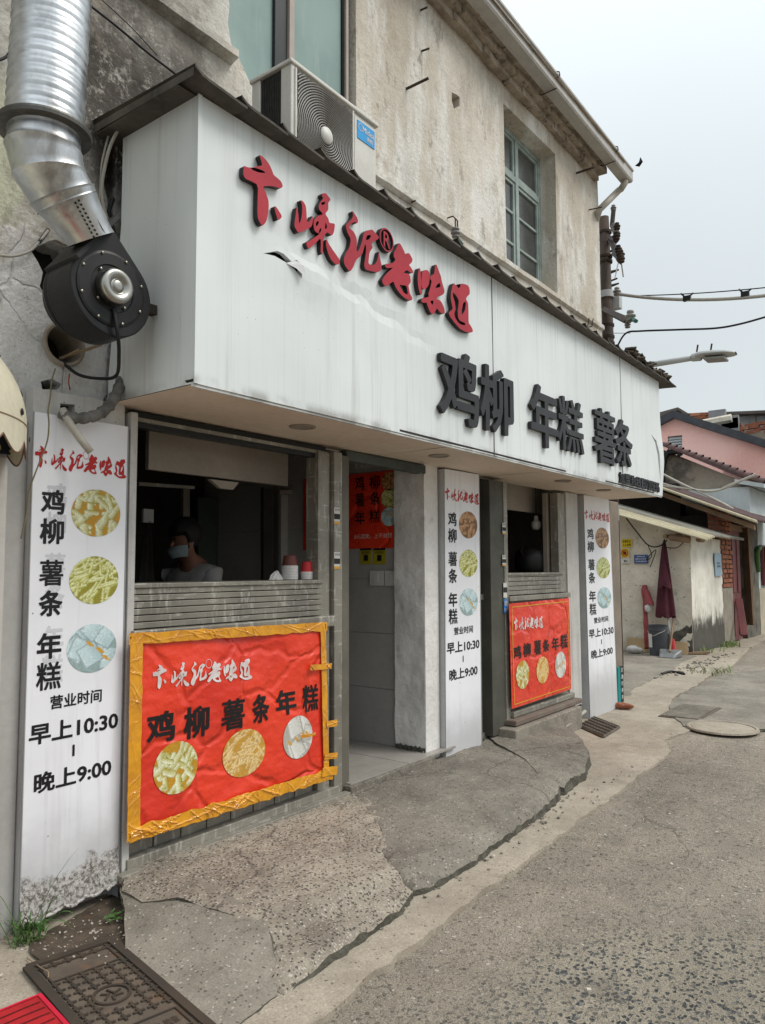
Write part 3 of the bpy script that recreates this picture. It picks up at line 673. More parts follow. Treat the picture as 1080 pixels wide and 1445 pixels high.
# dark damp soil between board foot and manhole
def soilh(x, y): return gz(x)+.016+.012*max(0, nz(x, y, 1, 7, 3))+.006*nz(x, y, 4, 30, 2)
M['soil'] = surf('damp_dark_soil', (.06, .047, .035), (.115, .085, .06), 7, .85, bump=(60, .6), speck=((.35, .3, .25), 42, .13), blotch=((.17, .08, .04), .5, 6, .6))
pad('soil_patch', [(40,1330),(100,1298),(168,1260),(200,1262),(205,1300),(202,1330),(186,1346),(150,1352),(95,1362),(62,1364),(44,1350)], M['soil'], 5, hf=soilh, skirt=.02, dz=.01, d=.02)
# repair patch round the far round manhole
def onroad(dz): return lambda x, y: gz(x)+dz+.003*nz(x, y, 1, 2, 2)
pad('road_patch', [(952,1012),(945,996),(962,980),(1000,962),(1045,948),(1090,945),(1110,1000),(1090,1030),(1010,1034),(965,1026)], M['conc2'], 8, hf=onroad(.02), skirt=.02, dz=.01, d=.12)

# round manhole cover in the road
c = atg(1020, 1028, .02); r = (atg(1078, 1028, .02)-c).length*.8
t = thing('manhole_cover', 'pale round manhole cover set in the road beyond the shop', 'manhole cover', c)
m = MB().lathe([(0.001,.012),(r*.86,.012),(r*.88,.006),(r*.9,.006),(r*.92,.016),(r,.016),(r*1.02,0)], c, n=40); m.build('cover_plate', M['conc'], t, smooth=False)
# grate behind it
c = atg(975, 1005, .02); t = thing('drain_grate', 'dark slotted drain grate in the road behind the round manhole', 'drain grate', c)
fr = MB().box(c.x-.42, c.x+.42, c.y-.2, c.y+.2, c.z-.004, c.z+.004).build('grate_frame', M['cast'], t)
bar = MB().box(-.016, .016, -.17, .17, 0, .012).mesh('grate_bar', M['conc2'])
for k in range(16): inst(bar, 'grate_bar', t, (c.x-.38+.05*k, c.y, c.z+.004))
# grate at the foot of the third board
A, B, C, D = [atg(px, py, .02) for px, py in ((815,1024),(838,1012),(876,1022),(852,1040))]
c = (A+B+C+D)/4; t = thing('drain_grate', 'small cast drain grate by the foot of the last sign board', 'drain grate', c)
ex, ey = (D-A), (B-A)
m = MB(); m.add([A, D, D+(B-A), B], [(0,1,2,3)]); m.build('grate_plate', M['castlow'], t)
u = ex.normalized(); w = ey.normalized()
for k in range(9):
    for j in range(5):
        p = A+ex*((k+.5)/9)+ey*((j+.5)/5); 
        if k == 0 and j == 0: kn = MB().box(-.016, .016, -.016, .016, 0, .008).mesh('stud', M['cast'])
        inst(kn, 'stud', t, p+Vector((0,0,.001)), (0, 0, math.atan2(u.y, u.x)))
m = MB(); m.tube([A, D], .012, 4).tube([D, D+ey], .012, 4).tube([D+ey, B], .012, 4).build('grate_frame', M['cast'], t)

# rectangular cast iron cover in the left foreground
A = atg(38, 1371, .01); B = atg(172, 1346, .01); C2 = atg(281, 1441, .01)
wy = (C2-B); wy.z = 0; wy.normalize(); ux = Vector((-wy.y, wy.x, 0)); wid = (B-A).dot(ux); ln = .80
t = thing('manhole_cover', 'rusty rectangular cast iron cover with raised crosses beside the red mat', 'manhole cover', A+ux*wid/2+wy*ln/2)
ZM = .02
def mc(u, v, z=0): p = A+ux*(u*wid)+wy*(v*ln); return Vector((p.x, p.y, gz(p.x)+ZM+z))
m = MB(); m.add([mc(0,0), mc(1,0), mc(1,1), mc(0,1)]+[mc(a, b, -.03) for a, b in ((0,0),(1,0),(1,1),(0,1))], [(0,1,2,3),(0,4,5,1),(1,5,6,2),(2,6,7,3),(3,7,4,0)]); m.build('cover_plate', M['cast'], t)
def bar3(m, u0, v0, u1, v1, w, h0, h1):
    a, b = mc(u0, v0), mc(u1, v1); d = (b-a); L = d.length; d.normalize(); s_ = Vector((0,0,1)).cross(d)*w/2
    P = [a-s_, b-s_, b+s_, a+s_]; m.add([p+Vector((0,0,h0)) for p in P]+[p+Vector((0,0,h1)) for p in P], [(4,5,6,7),(0,1,5,4),(1,2,6,5),(2,3,7,6),(3,0,4,7)])
m = MB()
for e in ((.0,.0,1,.0),(1,0,1,1),(1,1,0,1),(0,1,0,0)): bar3(m, *e, .03, -.001, .009)
for e in ((.06,.14,.94,.14),(.06,.17,.06,.3),(.06,.24,.7,.24)): pass
m.build('cover_rim', M['castlow'], t)
for v0, v1 in ((.06, .2), (.72, .86)):
    m = MB()
    for e in ((.1,v0,.9,v0),(.1,v1,.9,v1),(.1,v0,.1,v1),(.9,v0,.9,v1)): bar3(m, *e, .006, 0, .005)
    m.build('text_band', M['castlow'], t)
cr = MB(); cr.box(-.019, .019, -.0045, .0045, 0, .0045).box(-.0045, .0045, -.019, .019, 0, .0052)
crm = cr.mesh('raised_cross', M['castlow'])
a0 = math.atan2(ux.y, ux.x)
for i in range(6):
    for j in range(16):
        u = .1+.16*i; v = .05+.06*j
        if (u-.5)**2*wid**2+(v-.46)**2*ln**2 < .065**2: continue
        if .05 < v < .215 or .70 < v < .87: continue
        inst(crm, 'raised_cross', t, mc(u, v, .0005), (0, 0, a0))
c = mc(.5, .46); m = MB().lathe([(.062, 0),(.062,.006),(.053,.006),(.053,0)], c, n=30)
for k in range(6):
    an = k*math.pi/3+.2; m.cbox(c+Vector((math.cos(an)*.022, math.sin(an)*.022, .003)), (.03, .006, .006), rot=(0, 0, an+(.5 if k % 2 else 0)))
m.build('round_emblem', M['castlow'], t)
m = MB()
put_text(m, '电力', .5, .62, .765, .815, lambda u, v: mc(u+.02, 1.58-v, .003), .01)
put_text(m, '检查', .68, .84, .765, .815, lambda u, v: mc(u, 1.58-v, .003), .01)
m.build('raised_lettering', M['castlow'], t)
# red mat in the corner
A, B = atg(58, 1404, .02), atg(-60, 1452, .02); C3 = atg(100, 1450, .02); d1 = (B-A).normalized(); d2 = (C3-A).normalized()
t = thing('floor_mat', 'red carpet mat with dark lines at the lower left corner', 'mat', A)
def mt(u, v, z=0): p = A+d1*u+d2*v; return Vector((p.x, p.y, gz(p.x)+.024+z+.002*nz(p.x, p.y, 0, 8)))
m = MB().grid(lambda a, b: mt(a*.9, b*.6), 40, 26); m.grid(lambda a, b: mt(a*.9, 0, -.012*b), 40, 1).grid(lambda a, b: mt(0, a*.6, -.012*b), 26, 1)
m.build('mat_cloth', M['red_mat'], t)
for k in range(8):
    m = MB(); v = .045+.042*k; m.grid(lambda a, b: mt(.02+a*.88, v+b*.006, .0022), 30, 1); m.build('mat_line', M['mat_line'], t)
m = MB().grid(lambda a, b: mt(b*.014, a*.6, .003), 30, 1).grid(lambda a, b: mt(a*.9, b*.01, .003), 30, 1)
M['mat_edge'] = surf('bright_red_binding', (.65, .015, .05), (.55, .012, .04), 9, .8); m.build('mat_binding', M['mat_edge'], t)

# crumbs and chips of plaster lying about
def chips(name, lab, cat, cen, n, sx, sy, smin, smax, mat, zf, seed):
    rs = np.random.RandomState(seed); m = MB()
    for i in range(n):
        x = cen[0]+rs.normal()*sx; y = cen[1]+rs.normal()*sy; s_ = rs.uniform(smin, smax); a = rs.uniform(0, 6.28)
        if y > 2.9 and x < 5: continue
        m.cbox((x, y, zf(x, y)+s_*.2), (s_, s_*rs.uniform(.4, .9), s_*rs.uniform(.25, .6)), rot=(rs.uniform(-.5, .5), rs.uniform(-.5, .5), a))
    o = m.build(name, mat); tag(o, lab, cat, kind='stuff'); return o
c = atg(120, 1325); chips('plaster_crumbs', 'pale plaster crumbs scattered on dark soil at the foot of the first sign board', 'debris', c, 120, .13, .12, .003, .011, M['crumb'], lambda x, y: soilh(x, y), 3)
c = atg(200, 1330); chips('plaster_crumbs', 'white chips scattered on the worn concrete by the manhole', 'debris', c, 60, .22, .2, .003, .010, M['crumb'], lambda x, y: lowh(x, y), 4)
c = atg(860, 1130); chips('road_litter', 'small pale stones and leaves scattered over the road', 'debris', c, 70, 1.6, .7, .005, .016, M['crumb'], lambda x, y: gz(x)+.012, 6)
c = atg(990, 938); chips('rubble', 'broken rubble and grit along the road edge in front of the yard', 'rubble', c, 90, 1.2, .08, .015, .05, M['conc2'], lambda x, y: gz(x)+.01, 7)
c = atg(600, 1240)
chips('kerb_grit', 'grit and fragments lying in the gutter along the raised slab edge', 'debris', (3.3, 1.96), 160, 1.2, .045, .004, .02, M['conc2'], lambda x, y: gz(x)+.013, 9)
# ------------------------------------------------------------------ shop building
XL, XR = -1.6, 8.10
bld = thing('shop_building', 'old two storey plastered shop building with beige stained upper wall', 'building', (3.3, 4.5, 0))
def wx(px, py, Y=Yw): return at(px, py, 1, Y).x
def wz(px, py, Y=Yw): return at(px, py, 1, Y).z
# openings in the street wall
w2 = (wx(713, 200), wx(783.5, 250), 4.13, wz(713, 145.8))
w1x0, w1x1 = wx(323, 40), wx(502.5, 80)
rs = np.random.RandomState(4)
w1 = [(w1x1, 3.55), (w1x1, 6.0)] + [(w1x0+.012*rs.randn(), z) for z in np.arange(6.0, 4.35, -.1)] + [(w1x0+.02, 4.3), (w1x0+.1, 4.22), (w1x0+.17, 4.14), (w1x0+.26, 4.08), (w1x0+.3, 3.55)]
w1 = [p for p in w1]
w2h = [(w2[0], w2[2]), (w2[1], w2[2]), (w2[1], w2[3]), (w2[0], w2[3])]
hole = lambda pts: [tuple((at(px, py, 1, Yw).x, at(px, py, 1, Yw).z)) for px, py in pts]
pipec = at(88, 487, 1, Yw); pr = .085
piph = [(pipec.x+pr*math.cos(a), pipec.z+pr*1.02*math.sin(a)) for a in np.linspace(0, 2*math.pi, 20, endpoint=False)]
h1 = densify(hole([(42,352),(60,344),(78,338),(100,346),(112,372),(104,396),(78,402),(64,418),(56,404),(60,384),(52,368)]), .03, .006, 1)
h2 = densify(hole([(58,538),(74,534),(88,542),(84,550),(60,549)]), .03, .004, 2)
h3 = densify(hole([(637,130),(648,137),(648,150),(640,154),(637,142)]), .04, .008, 3)
h4 = densify(hole([(150,200),(164,205),(160,330),(163,470),(152,470),(156,330),(146,260)]), .05, .008, 4)
bay = [(w, z) for w, z in [(2.0, -.3), (XR-.02, -.3), (XR-.02, 2.2), (2.0, 2.2)]]
outer = densify([(XL, -.4), (XR, -.4), (XR, 5.96), (XL, 5.96)], .25)
outer = [(XL,-.4),(2.0,-.4),(2.0,2.2),(XR-.16,2.2),(XR-.16,-.4),(XR,-.4)]+[(XR, z) for z in np.arange(0, 5.96, .3)]+[(XR, 5.96), (XL, 5.96)]
def wdisp(x, z): return .010*nz(x, 0, z, 1.1, 3)+.004*nz(x, 5, z, 6, 2)
wp = wallpanel(outer, [w1, w2h, piph, h1, h2, h3, h4], Yw, .24, wdisp, .11)
wp.build('wall', M['wall'], bld)
def bpart(name, mb, mat, parent=bld, **k): return mb.build(name, mat, parent, **k)
# core: near-black sheet for the unlit left holes, masonry beyond; end wall, rear, roof
m = MB(); m.box(XL, w1x0-.1, 3.2, 3.26, 2.3, 5.9); bpart('unlit_cavity_sheet', m, M['dark'])
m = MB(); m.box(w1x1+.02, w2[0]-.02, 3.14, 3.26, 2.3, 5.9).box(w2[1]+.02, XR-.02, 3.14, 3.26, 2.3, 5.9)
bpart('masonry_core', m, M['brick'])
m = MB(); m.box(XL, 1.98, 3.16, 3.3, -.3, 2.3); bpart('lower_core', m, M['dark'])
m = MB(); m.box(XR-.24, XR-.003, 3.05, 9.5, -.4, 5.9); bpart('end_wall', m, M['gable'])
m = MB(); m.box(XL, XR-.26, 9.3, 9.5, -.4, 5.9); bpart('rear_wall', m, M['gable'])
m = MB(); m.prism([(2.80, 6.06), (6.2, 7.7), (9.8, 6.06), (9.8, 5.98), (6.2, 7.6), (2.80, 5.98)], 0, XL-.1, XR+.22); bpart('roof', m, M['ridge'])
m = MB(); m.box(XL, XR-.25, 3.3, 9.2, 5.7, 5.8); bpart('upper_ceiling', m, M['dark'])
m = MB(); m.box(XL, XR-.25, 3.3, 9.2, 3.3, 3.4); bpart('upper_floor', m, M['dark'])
# ledge (string course) with broken edge
zl = 4.11
def course(x0, x1, name, zl=4.11, out=.032):
    m = MB(); n = int((x1-x0)/.06); pr_ = []
    for i in range(n+1):
        x = lerp(x0, x1, i/n); j = .010*nz(x, 0, 0, 6, 3); o = out+.006*nz(x, 3, 0, 9, 2)
        pr_ += [(x, Yw+.01, zl+.025+j), (x, Yw-o, zl+.012+j), (x, Yw-o, zl-.03+j*.5), (x, Yw-.004, zl-.05), (x, Yw+.02, zl-.05)]
    fs = [(i*5+k, (i+1)*5+k, (i+1)*5+k+1, i*5+k+1) for i in range(n) for k in range(4)]
    m.add(pr_, fs); bpart(name, m, M['wall'])
course(-1.0, w1x0+.02, 'string_course', 4.22, .062); course(w1x1+.03, XR, 'string_course')
# diagonal shadowed score line low on wall above canopy is the course itself
# cornice under the eave: rough brick courses with plaster fallen off
rs = np.random.RandomState(11)
bk = MB().box(-.115, .115, -.06, .06, -.028, .028).mesh('cornice_brick', M['wall'])
bk2 = MB().box(-.115, .115, -.06, .06, -.028, .028).mesh('cornice_brick', M['brick'])
bk3 = surf('dirty_cornice_plaster', (.47, .40, .32), (.27, .22, .17), 7, .95, bump=(22, .8, .03), blotch=((.09, .07, .055), .7, 9, .55)); bk3m = MB().box(-.115, .115, -.06, .06, -.028, .028).mesh('cornice_brick', bk3)
x = 3.8; k = 0
while x < XR-.06:
    for row in range(3):
        yy = Yw-.005-.055*row; zz = 5.81+.062*row
        me = bk3m
        inst(me, 'cornice_brick', bld, (x+.12*(row % 2)*.5, yy+rs.uniform(-.012, .012), zz+rs.uniform(-.006, .006)), (rs.uniform(-.08, .08), rs.uniform(-.08, .08), rs.uniform(-.06, .06)), (rs.uniform(1.0, 1.12), 1, rs.uniform(1.05, 1.3)))
    x += .24
m = MB(); m.grid(lambda u, v: (lerp(1.0, XR+.05, u), Yw-.17-.14*v, 5.955+.012*nz(u*40, v*2, 0, 3)), 80, 3); m.box(1, XR+.05, 2.78, 2.83, 5.93, 6.0); bpart('eave_soffit', m, bk3)
# rusty bars at the eave corner
m = MB(); m.tube([at(814,244,1,Yw), at(838,236,1,2.8)], .012, 5); bpart('eave_bar', m, M['iron'])
# gutter
GY = 2.74; gx1 = at(893, 237, 1, GY).x
def gzof(x): return 5.88+.012*(4-x)
t = m = MB(); n = 12
prof = [(GY+.12, .13), (GY+.12, .0), (GY+.012, .0), (GY, .018), (GY, .12), (GY-.014, .125), (GY-.014, .145), (GY+.004, .145)]
for i in range(n+1):
    x = lerp(1.5, gx1, i/n); zz = 5.892-.01375*(x-5.2); m.v += [(x, y, zz+z) for y, z in prof]
K = len(prof); m.f += [(i*K+k, (i+1)*K+k, (i+1)*K+k+1, i*K+k+1) for i in range(n) for k in range(K-1)]
m.f += [tuple(n*K+k for k in (0, 1, 2, 3, 4))]; m.m = [0]*len(m.f)
gut = bpart('gutter', m, M['gutter'])
for px, py in ((785, 112), (868, 208)):
    c = at(px, py, 1, GY); c.z = 5.892-.01375*(c.x-5.2)+.062; m = MB(); m.tube([(c.x, GY-.016, c.z+.03), (c.x+.02, GY-.03, c.z+.055), (c.x+.03, GY-.02, c.z+.1), (c.x+.02, GY+.01, c.z+.11)], .006, 6)
    m.tube([(c.x, GY-.005, c.z-.07), (c.x-.02, GY+.14, c.z-.09), (c.x-.02, Yw-.1, c.z-.04)], .006, 6); m.build('gutter_bracket', M['iron'], gut)
a = at(882, 252, 1, GY+.06); b = at(874, 268, 1, GY+.12); c = at(846, 296, 1, Yw-.06)
m = MB(); m.tube([a, a+Vector((0, 0, -.05)), lerp(a, b, .7)+Vector((0, 0, -.03)), b, lerp(b, c, .5), c, (XR+.06, Yw+.1, c.z-.12), (XR+.06, Yw+.1, 2.0)], .038, 14)
bpart('downpipe', m, M['pipe'], smooth=True)
m = MB(); m.tube([at(831,296,1,Yw), at(850,292,1,Yw-.14)], .007, 5); bpart('pipe_clamp', m, M['iron'])
# iron pins sticking out of the wall
for p, q, r in (((574,125),(605,110),.011), ((595,72),(606,68),.008), ((594,14),(603,10),.008), ((580,286),(586,283),.007)):
    a = at(*p, 1, Yw); L = .16 if r > .01 else .07; b = at(*q, 1, Yw-L)
    m = MB(); m.tube([a, b], r, 6); bpart('wall_pin', m, M['iron'])
for px in (822, 828):
    a = at(px, 462, 1, Yw); m = MB(); m.tube([a, a+Vector((.0, -.06, .0)), a+Vector((.02, -.07, .09))], .006, 5); bpart('wire_hook', m, M['iron'])
a = at(627, 309, 1, Yw); m = MB(); m.tube([a, a+Vector((0, -.08, 0)), a+Vector((.05, -.09, -.02)), a+Vector((.05, -.09, -.28))], .006, 5); bpart('wire_hook', m, M['iron'])
# brick exposed in the small hole
# ---- upper window 2 (old timber casement)
def window_timber():
    x0, x1, z0, z1 = w2; y = Yw+.16
    m = MB(); T = .05
    m.box(x0, x1, y, y+.07, z1-T, z1).box(x0, x1, y, y+.07, z0, z0+T).box(x0, x0+T, y+.001, y+.069, z0+T, z1-T).box(x1-T, x1, y+.001, y+.069, z0+T, z1-T)
    xm = (x0+x1)/2; zt = z0+(z1-z0)*.69
    m.box(xm-.028, xm+.028, y-.006, y+.065, z0+T, z1-T).box(x0+T, x1-T, y-.004, y+.066, zt-.03, zt+.03)
    f = m.build('window', M['teal'], bld, bevel=.004)
    for a, b in ((x0+T, xm-.028), (xm+.028, x1-T)):
        for lo, hi, nb in ((z0+T, zt-.03, 3), (zt+.03, z1-T, 1)):
            m = MB(); s_ = .032
            m.box(a+.003, a+s_, y+.008, y+.05, lo+.003, hi-.003).box(b-s_, b-.003, y+.008, y+.05, lo+.003, hi-.003)
            m.box(a+s_, b-s_, y+.009, y+.049, hi-s_, hi-.003).box(a+s_, b-s_, y+.009, y+.049, lo+.003, lo+s_)
            for k in range(1, nb): zz = lerp(lo, hi, k/nb); m.box(a+s_, b-s_, y+.012, y+.045, zz-.012, zz+.012)
            m.build('casement', M['teal'], f, bevel=.003)
            for k in range(nb):
                zz, zh = lerp(lo, hi, k/nb), lerp(lo, hi, (k+1)/nb)
                MB().box(a+.02, b-.02, y+.028, y+.032, zz+.014, zh-.014).build('pane', M['dirtyglass'], f)
    MB().box(x0-.02, x1+.02, y+.09, y+.10, z0-.05, z1+.02).build('curtain_back', M['dark'], bld)
window_timber()
# ---- upper window 1 (aluminium sliding window with green film)
x0, x1 = w1x0-.06, w1x1; y = Yw+.06; z0, z1 = 3.95, 6.0
xa, xb = wx(391, 60, y), wx(413, 60, y)
m = MB(); m.box(x1-.075, x1-.03, y-.01, y+.06, z0, z1, 0).box(x0, x1-.03, y, y+.06, z0-.04, z0, 0)
f = m.build('window', [M['darkframe']], bld, bevel=.003)
MB().box(x0, xa-.02, y+.02, y+.026, z0, z1).build('pane', M['film'], f)
MB().box(xb-.002, x1-.078, y+.008, y+.014, z0, z1).build('pane', M['film'], f)
MB().box(xa-.02, xb-.05, y-.004, y+.045, z0, z1).build('mullion', M['darkframe'], f, bevel=.003)
MB().box(xb-.048, xb-.004, y-.022, y+.04, z0, z1).build('sash_stile', M['beigeframe'], f, bevel=.003)
MB().box(x1-.064, x1-.04, y-.03, y-.012, z0, z1).build('frame_trim', M['beigeframe'], f, bevel=.002)
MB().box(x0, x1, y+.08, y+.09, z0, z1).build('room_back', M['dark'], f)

# ---- ground floor column at the right end
cx0, cx1 = 7.98, wx(886, 950, Yb)
m = MB(); m.grid(lambda u, v: (lerp(cx0, cx1, u)+.004*nz(v*9, u, 0), Yb+.05, lerp(-.12, 2.17, v)), 4, 30)
m = MB().box(cx0, cx1, Yb+.05, Yb+.35, -.14, 2.157); bpart('column', m, M['col'], bevel=.01)
MB().box(cx1, cx1+.012, Yb+.05, Yb+.09, 1.95, 2.13).build('column_bracket', M['farwhite'], bld)

# ---- interior shell
ZF = .13
xcl, xcr = wx(490, 900, Yb)-.02, 4.43       # corridor between the two rooms
m = MB(); m.box(2.0, XR-.25, 3.02, 7, ZF-.25, ZF-.004); bpart('interior_floor', m, M['conc2'])
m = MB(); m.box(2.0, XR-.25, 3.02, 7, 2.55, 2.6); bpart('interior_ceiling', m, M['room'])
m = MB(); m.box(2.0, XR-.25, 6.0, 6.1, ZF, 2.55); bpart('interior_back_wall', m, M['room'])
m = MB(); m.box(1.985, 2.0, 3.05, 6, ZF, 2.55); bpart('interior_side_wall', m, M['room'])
# corridor: marble floor tiles, step
ft = MB().box(-.295, .295, -.295, .295, -.012, 0).mesh('floor_tile', M['marble'])
for i in range(2):
    for j in range(5):
        inst(ft, 'floor_tile', bld, (xcl+.32+.597*i, 3.22+.597*j, ZF+.012))
m = MB(); m.box(xcl, xcr, 2.90, 3.02, -.02, ZF+.004); bpart('door_step', m, M['pad_dark'], bevel=.008)
# corridor right side: thick plaster pier then tiled wall
a = at(558, 1046, 0, xcr); pyd = a.y
m = MB()
def pier(u, v):
    y = lerp(Yw-.04, pyd, u); z = lerp(ZF-.05, 2.16, v); return (xcr+.012*nz(y, z, 0, 4, 3), y, z)
m.grid(pier, 20, 60); m.box(xcr+.016, 4.62, Yw-.04, pyd, ZF-.1, 2.16); bpart('plaster_pier', m, M['plaster'])
m = MB(); m.grid(lambda u, v: (xcr-.004+.008*nz(u*3, v*3, 3, 3), lerp(Yw-.045, pyd, u), ZF+.0+v*(.045+.02*nz(u*9, 0, 0, 2, 3))), 16, 3); bpart('damp_stain_band', m, surf('damp_mould', (.06, .055, .045), (.12, .11, .09), 9, .95, bump=(30, .5)))
xt = xcr+.03
tw = .6
tm = MB().box(0, .03, 0, .597, 0, .397).mesh('wall_tile', M['tile'])
for i in range(4):
    for j in range(6):
        inst(tm, 'wall_tile', bld, (xt+rs.uniform(0, .0015), pyd+.002+tw*i, ZF+.4*j+.013))
m = MB().box(xt+.032, xt+.06, pyd, 6, ZF, 2.5); bpart('tile_backing', m, M['mortar'])
m = MB(); m.box(xcl, xcr+.05, 5.4, 5.45, ZF, 2.55); bpart('corridor_end', m, M['dark'])

# ---- serving window 1 (left bay): jamb, posts, slatted apron, ledge, header, rail
xj0, xj1 = 2.005, wx(192, 800, Yb)
def tall(name, x0, x1, y0, y1, z0, z1, mat, parent=bld, bevel=.004): return MB().box(x0, x1, y0, y1, z0, z1).build(name, mat, parent, bevel=bevel)
tall('white_jamb', wx(182, 750, Yb), xj1-.004, Yb+.0, Yb+.09, .05, 2.13, M['white'])
xp0, xp1 = wx(452, 750, Yb), wx(469, 750, Yb)
X1L, X1R = xj1, xp0
zs, zb = 1.33, 1.13
sf = MB().box(X1L-.02, xp1, Yb-.028, Yb+.12, zb-.05, zb+.012).build('serving_window', M['frame'], bld, bevel=.006)
sf['label'] = 'left serving window with grey slatted apron'
sl = 6; hh = (zs-zb-.014)/sl
for k in range(sl):
    MB().box(X1L, X1R+.03, Yb+.012+.004*(k % 2), Yb+.04, zb+.014+hh*k+.003, zb+.014+hh*(k+1)-.001).build('slat', M['frame'], sf, bevel=.003)
MB().box(X1L-.005, X1R+.035, Yb+.004, Yb+.3, zs, zs+.022).build('counter_top', M['frame'], sf, bevel=.004)
MB().box(X1R+.012, X1R+.04, Yb+.03, Yb+.07, zs+.03, 2.12).build('track', M['frame'], sf, bevel=.004)
MB().box(X1L, xp1, Yb+.05, Yb+.10, 2.075, 2.15).build('header_track', M['darkframe'], sf, bevel=.003)
MB().box(X1L, xp1, Yb+.035, Yb+.05, 2.10, 2.118).build('header_lip', M['frame'], sf)
tall('door_post', xp0+.006, xp1, Yb+.02, Yb+.12, .09, 2.11, M['frame'], sf)
xq0, xq1 = wx(471, 850, Yb), wx(482, 850, Yb); xr1 = wx(495, 850, Yb)
p1 = tall('door_post', xq0, xq1, Yb-.006, Yb+.10, .09, 2.12, M['frame'])
p2 = tall('door_post', xq1+.002, xr1, Yb+.012, Yb+.14, .10, 2.11, surf('brown_grey_painted_post', (.17, .155, .125), (.12, .11, .09), 3, .5))
# lower panel below the ledge (vertical slats show under the banner)
for k in range(16):
    x0 = lerp(X1L, xp0, k/16); MB().box(x0+.002, lerp(X1L, xp0, (k+1)/16)-.002, Yb+.045+.006*(k % 2), Yb+.07, .13, zb-.052).build('lower_slat', M['frame'], sf)
MB().box(X1L-.02, xp1+.05, Yb-.01, Yb+.05, .10, .15).build('sill_track', M['frame'], sf, bevel=.004)
MB().box(X1L-.08, xp1+.10, Yb-.06, Yb-.012, .085, .112).build('sill_track', M['frame'], sf, bevel=.004)
MB().box(X1L-.1, xp1+.13, Yb-.10, Yb-.064, .075, .094).build('sill_track', M['iron'], sf, bevel=.004)
# header over the door
MB().box(xr1, xcr+.02, Yb+.03, Yb+.1, 2.09, 2.15).build('door_header', surf('green_grey_header', (.09, .11, .10), (.05, .06, .055), 4, .5), bld, bevel=.003)
# interior hood seen through the left window
Yh = 3.30
hx0, hx1 = wx(210, 640, Yh), wx(407, 640, Yh); hz0 = wz(300, 673, Yh)
m = MB().box(hx0, hx1, Yh, Yh+.03, hz0, 2.35); bpart('shutter_box', m, M['cream'], bevel=.003)
m = MB(); c = [at(px, py, 1, Yh-.004) for px, py in ((296,676),(337,681),(329,691),(311,689))]; m.prism([(p.x, p.z) for p in c], 1, Yh-.006, Yh+.02); bpart('shutter_latch', m, M['cream'])
# things dimly visible inside: door, light panel, paper
Yi = 5.0
def ipanel(name, pts, Y, mat, th=.03): 
    c = [at(px, py, 1, Y) for px, py in pts]; m = MB(); m.prism([(p.x, p.z) for p in c], 1, Y, Y+th); return bpart(name, m, mat)
ipanel('inner_door', [(280,842),(345,842),(345,705),(280,702)], 5.2, surf('dim_green_door', (.09, .11, .09), (.06, .08, .065), 2, .6))
ipanel('inner_door_frame', [(259,842),(268,842),(268,690),(259,688)], 5.0, M['cream'])
ipanel('inner_curtain', [(397,834),(428,834),(428,702),(397,698)], 4.35, surf('off_white_curtain', (.42, .4, .37), (.34, .32, .3), 2, .9))
ipanel('inner_partition', [(429,834),(452,832),(452,702),(429,704)], 4.35, surf('blue_grey_partition', (.06, .08, .1), (.04, .055, .07), 2, .8))
ipanel('inner_beam', [(395,698),(452,694),(452,690),(395,692)], 4.3, M['cream'])
ipanel('inner_post', [(372,834),(386,834),(386,690),(372,688)], 4.2, M['dark'])
ipanel('inner_rail', [(196,680),(275,686),(275,690),(196,685)], 4.0, M['frame'])

# ---- right bay: slatted dark door leaf, posts, window, apron
xb0 = 5.14
l0, l1, l2, l3 = wx(681, 900, Yb+.08), wx(695, 900, Yb+.05), wx(711, 900, Yb+.0), wx(718, 900, Yb)
MB().box(l0-.05, l2, Yb+.11, Yb+.13, ZF, 2.12).build('shutter_leaf', M['dark'], bld)
for k in range(7):
    x0 = lerp(l0-.03, l1+.14, k/7); MB().box(x0+.003, lerp(l0-.03, l1+.14, (k+1)/7)-.003, Yb+.09+.006*(k % 2), Yb+.108, .12, wz(690, 846, Yb+.08)).build('leaf_slat', M['frame'], bld)
MB().box(l0-.03, l1+.14, Yb+.07, Yb+.1, wz(690, 846, Yb+.08), wz(690, 838, Yb+.08)).build('leaf_rail', M['frame'], bld, bevel=.003)
MB().box(l1-.03, l1+.04, Yb+.06, Yb+.1, 1.25, 2.1).build('leaf_stile', M['darkframe'], bld, bevel=.003)
tall('door_post', wx(695, 950, Yb), l2+.02, Yb+.0, Yb+.12, .10, 2.13, surf('dark_grey_green_post', (.10, .098, .08), (.07, .068, .056), 4, .5))
p3 = tall('door_post', l2+.022, l3, Yb-.008, Yb+.1, .10, 2.13, M['frame'])
r0, r1 = l3, wx(803, 850, Yb)
sf2 = MB().box(r0, r1, Yb-.022, Yb+.12, zb+.012, zb+.055).build('serving_window', M['frame'], bld, bevel=.005)
sf2['label'] = 'right serving window with brownish slatted apron and hanging bulb'
hh = .19/5
for k in range(5):
    MB().box(r0+.005, wx(797, 830, Yb), Yb+.015+.004*(k % 2), Yb+.045, zb+.062+hh*k, zb+.062+hh*(k+1)-.004).build('slat', M['frame'], sf2, bevel=.003)
zt2 = wz(760, 808, Yb)
MB().box(r0, wx(797, 830, Yb), Yb+.004, Yb+.28, zt2-.02, zt2).build('counter_top', M['frame'], sf2, bevel=.004)
MB().box(wx(791, 750, Yb), r1-.004, Yb+.02, Yb+.1, zb+.06, 2.13).build('track', M['frame'], sf2, bevel=.004)
ix = wx(772, 750, Yb+.12)
MB().box(ix, wx(791, 750, Yb+.12), Yb+.12, Yb+.16, zt2, 2.13).build('inner_panel', M['cream'], sf2)
c = wz(740, 722, 3.25)
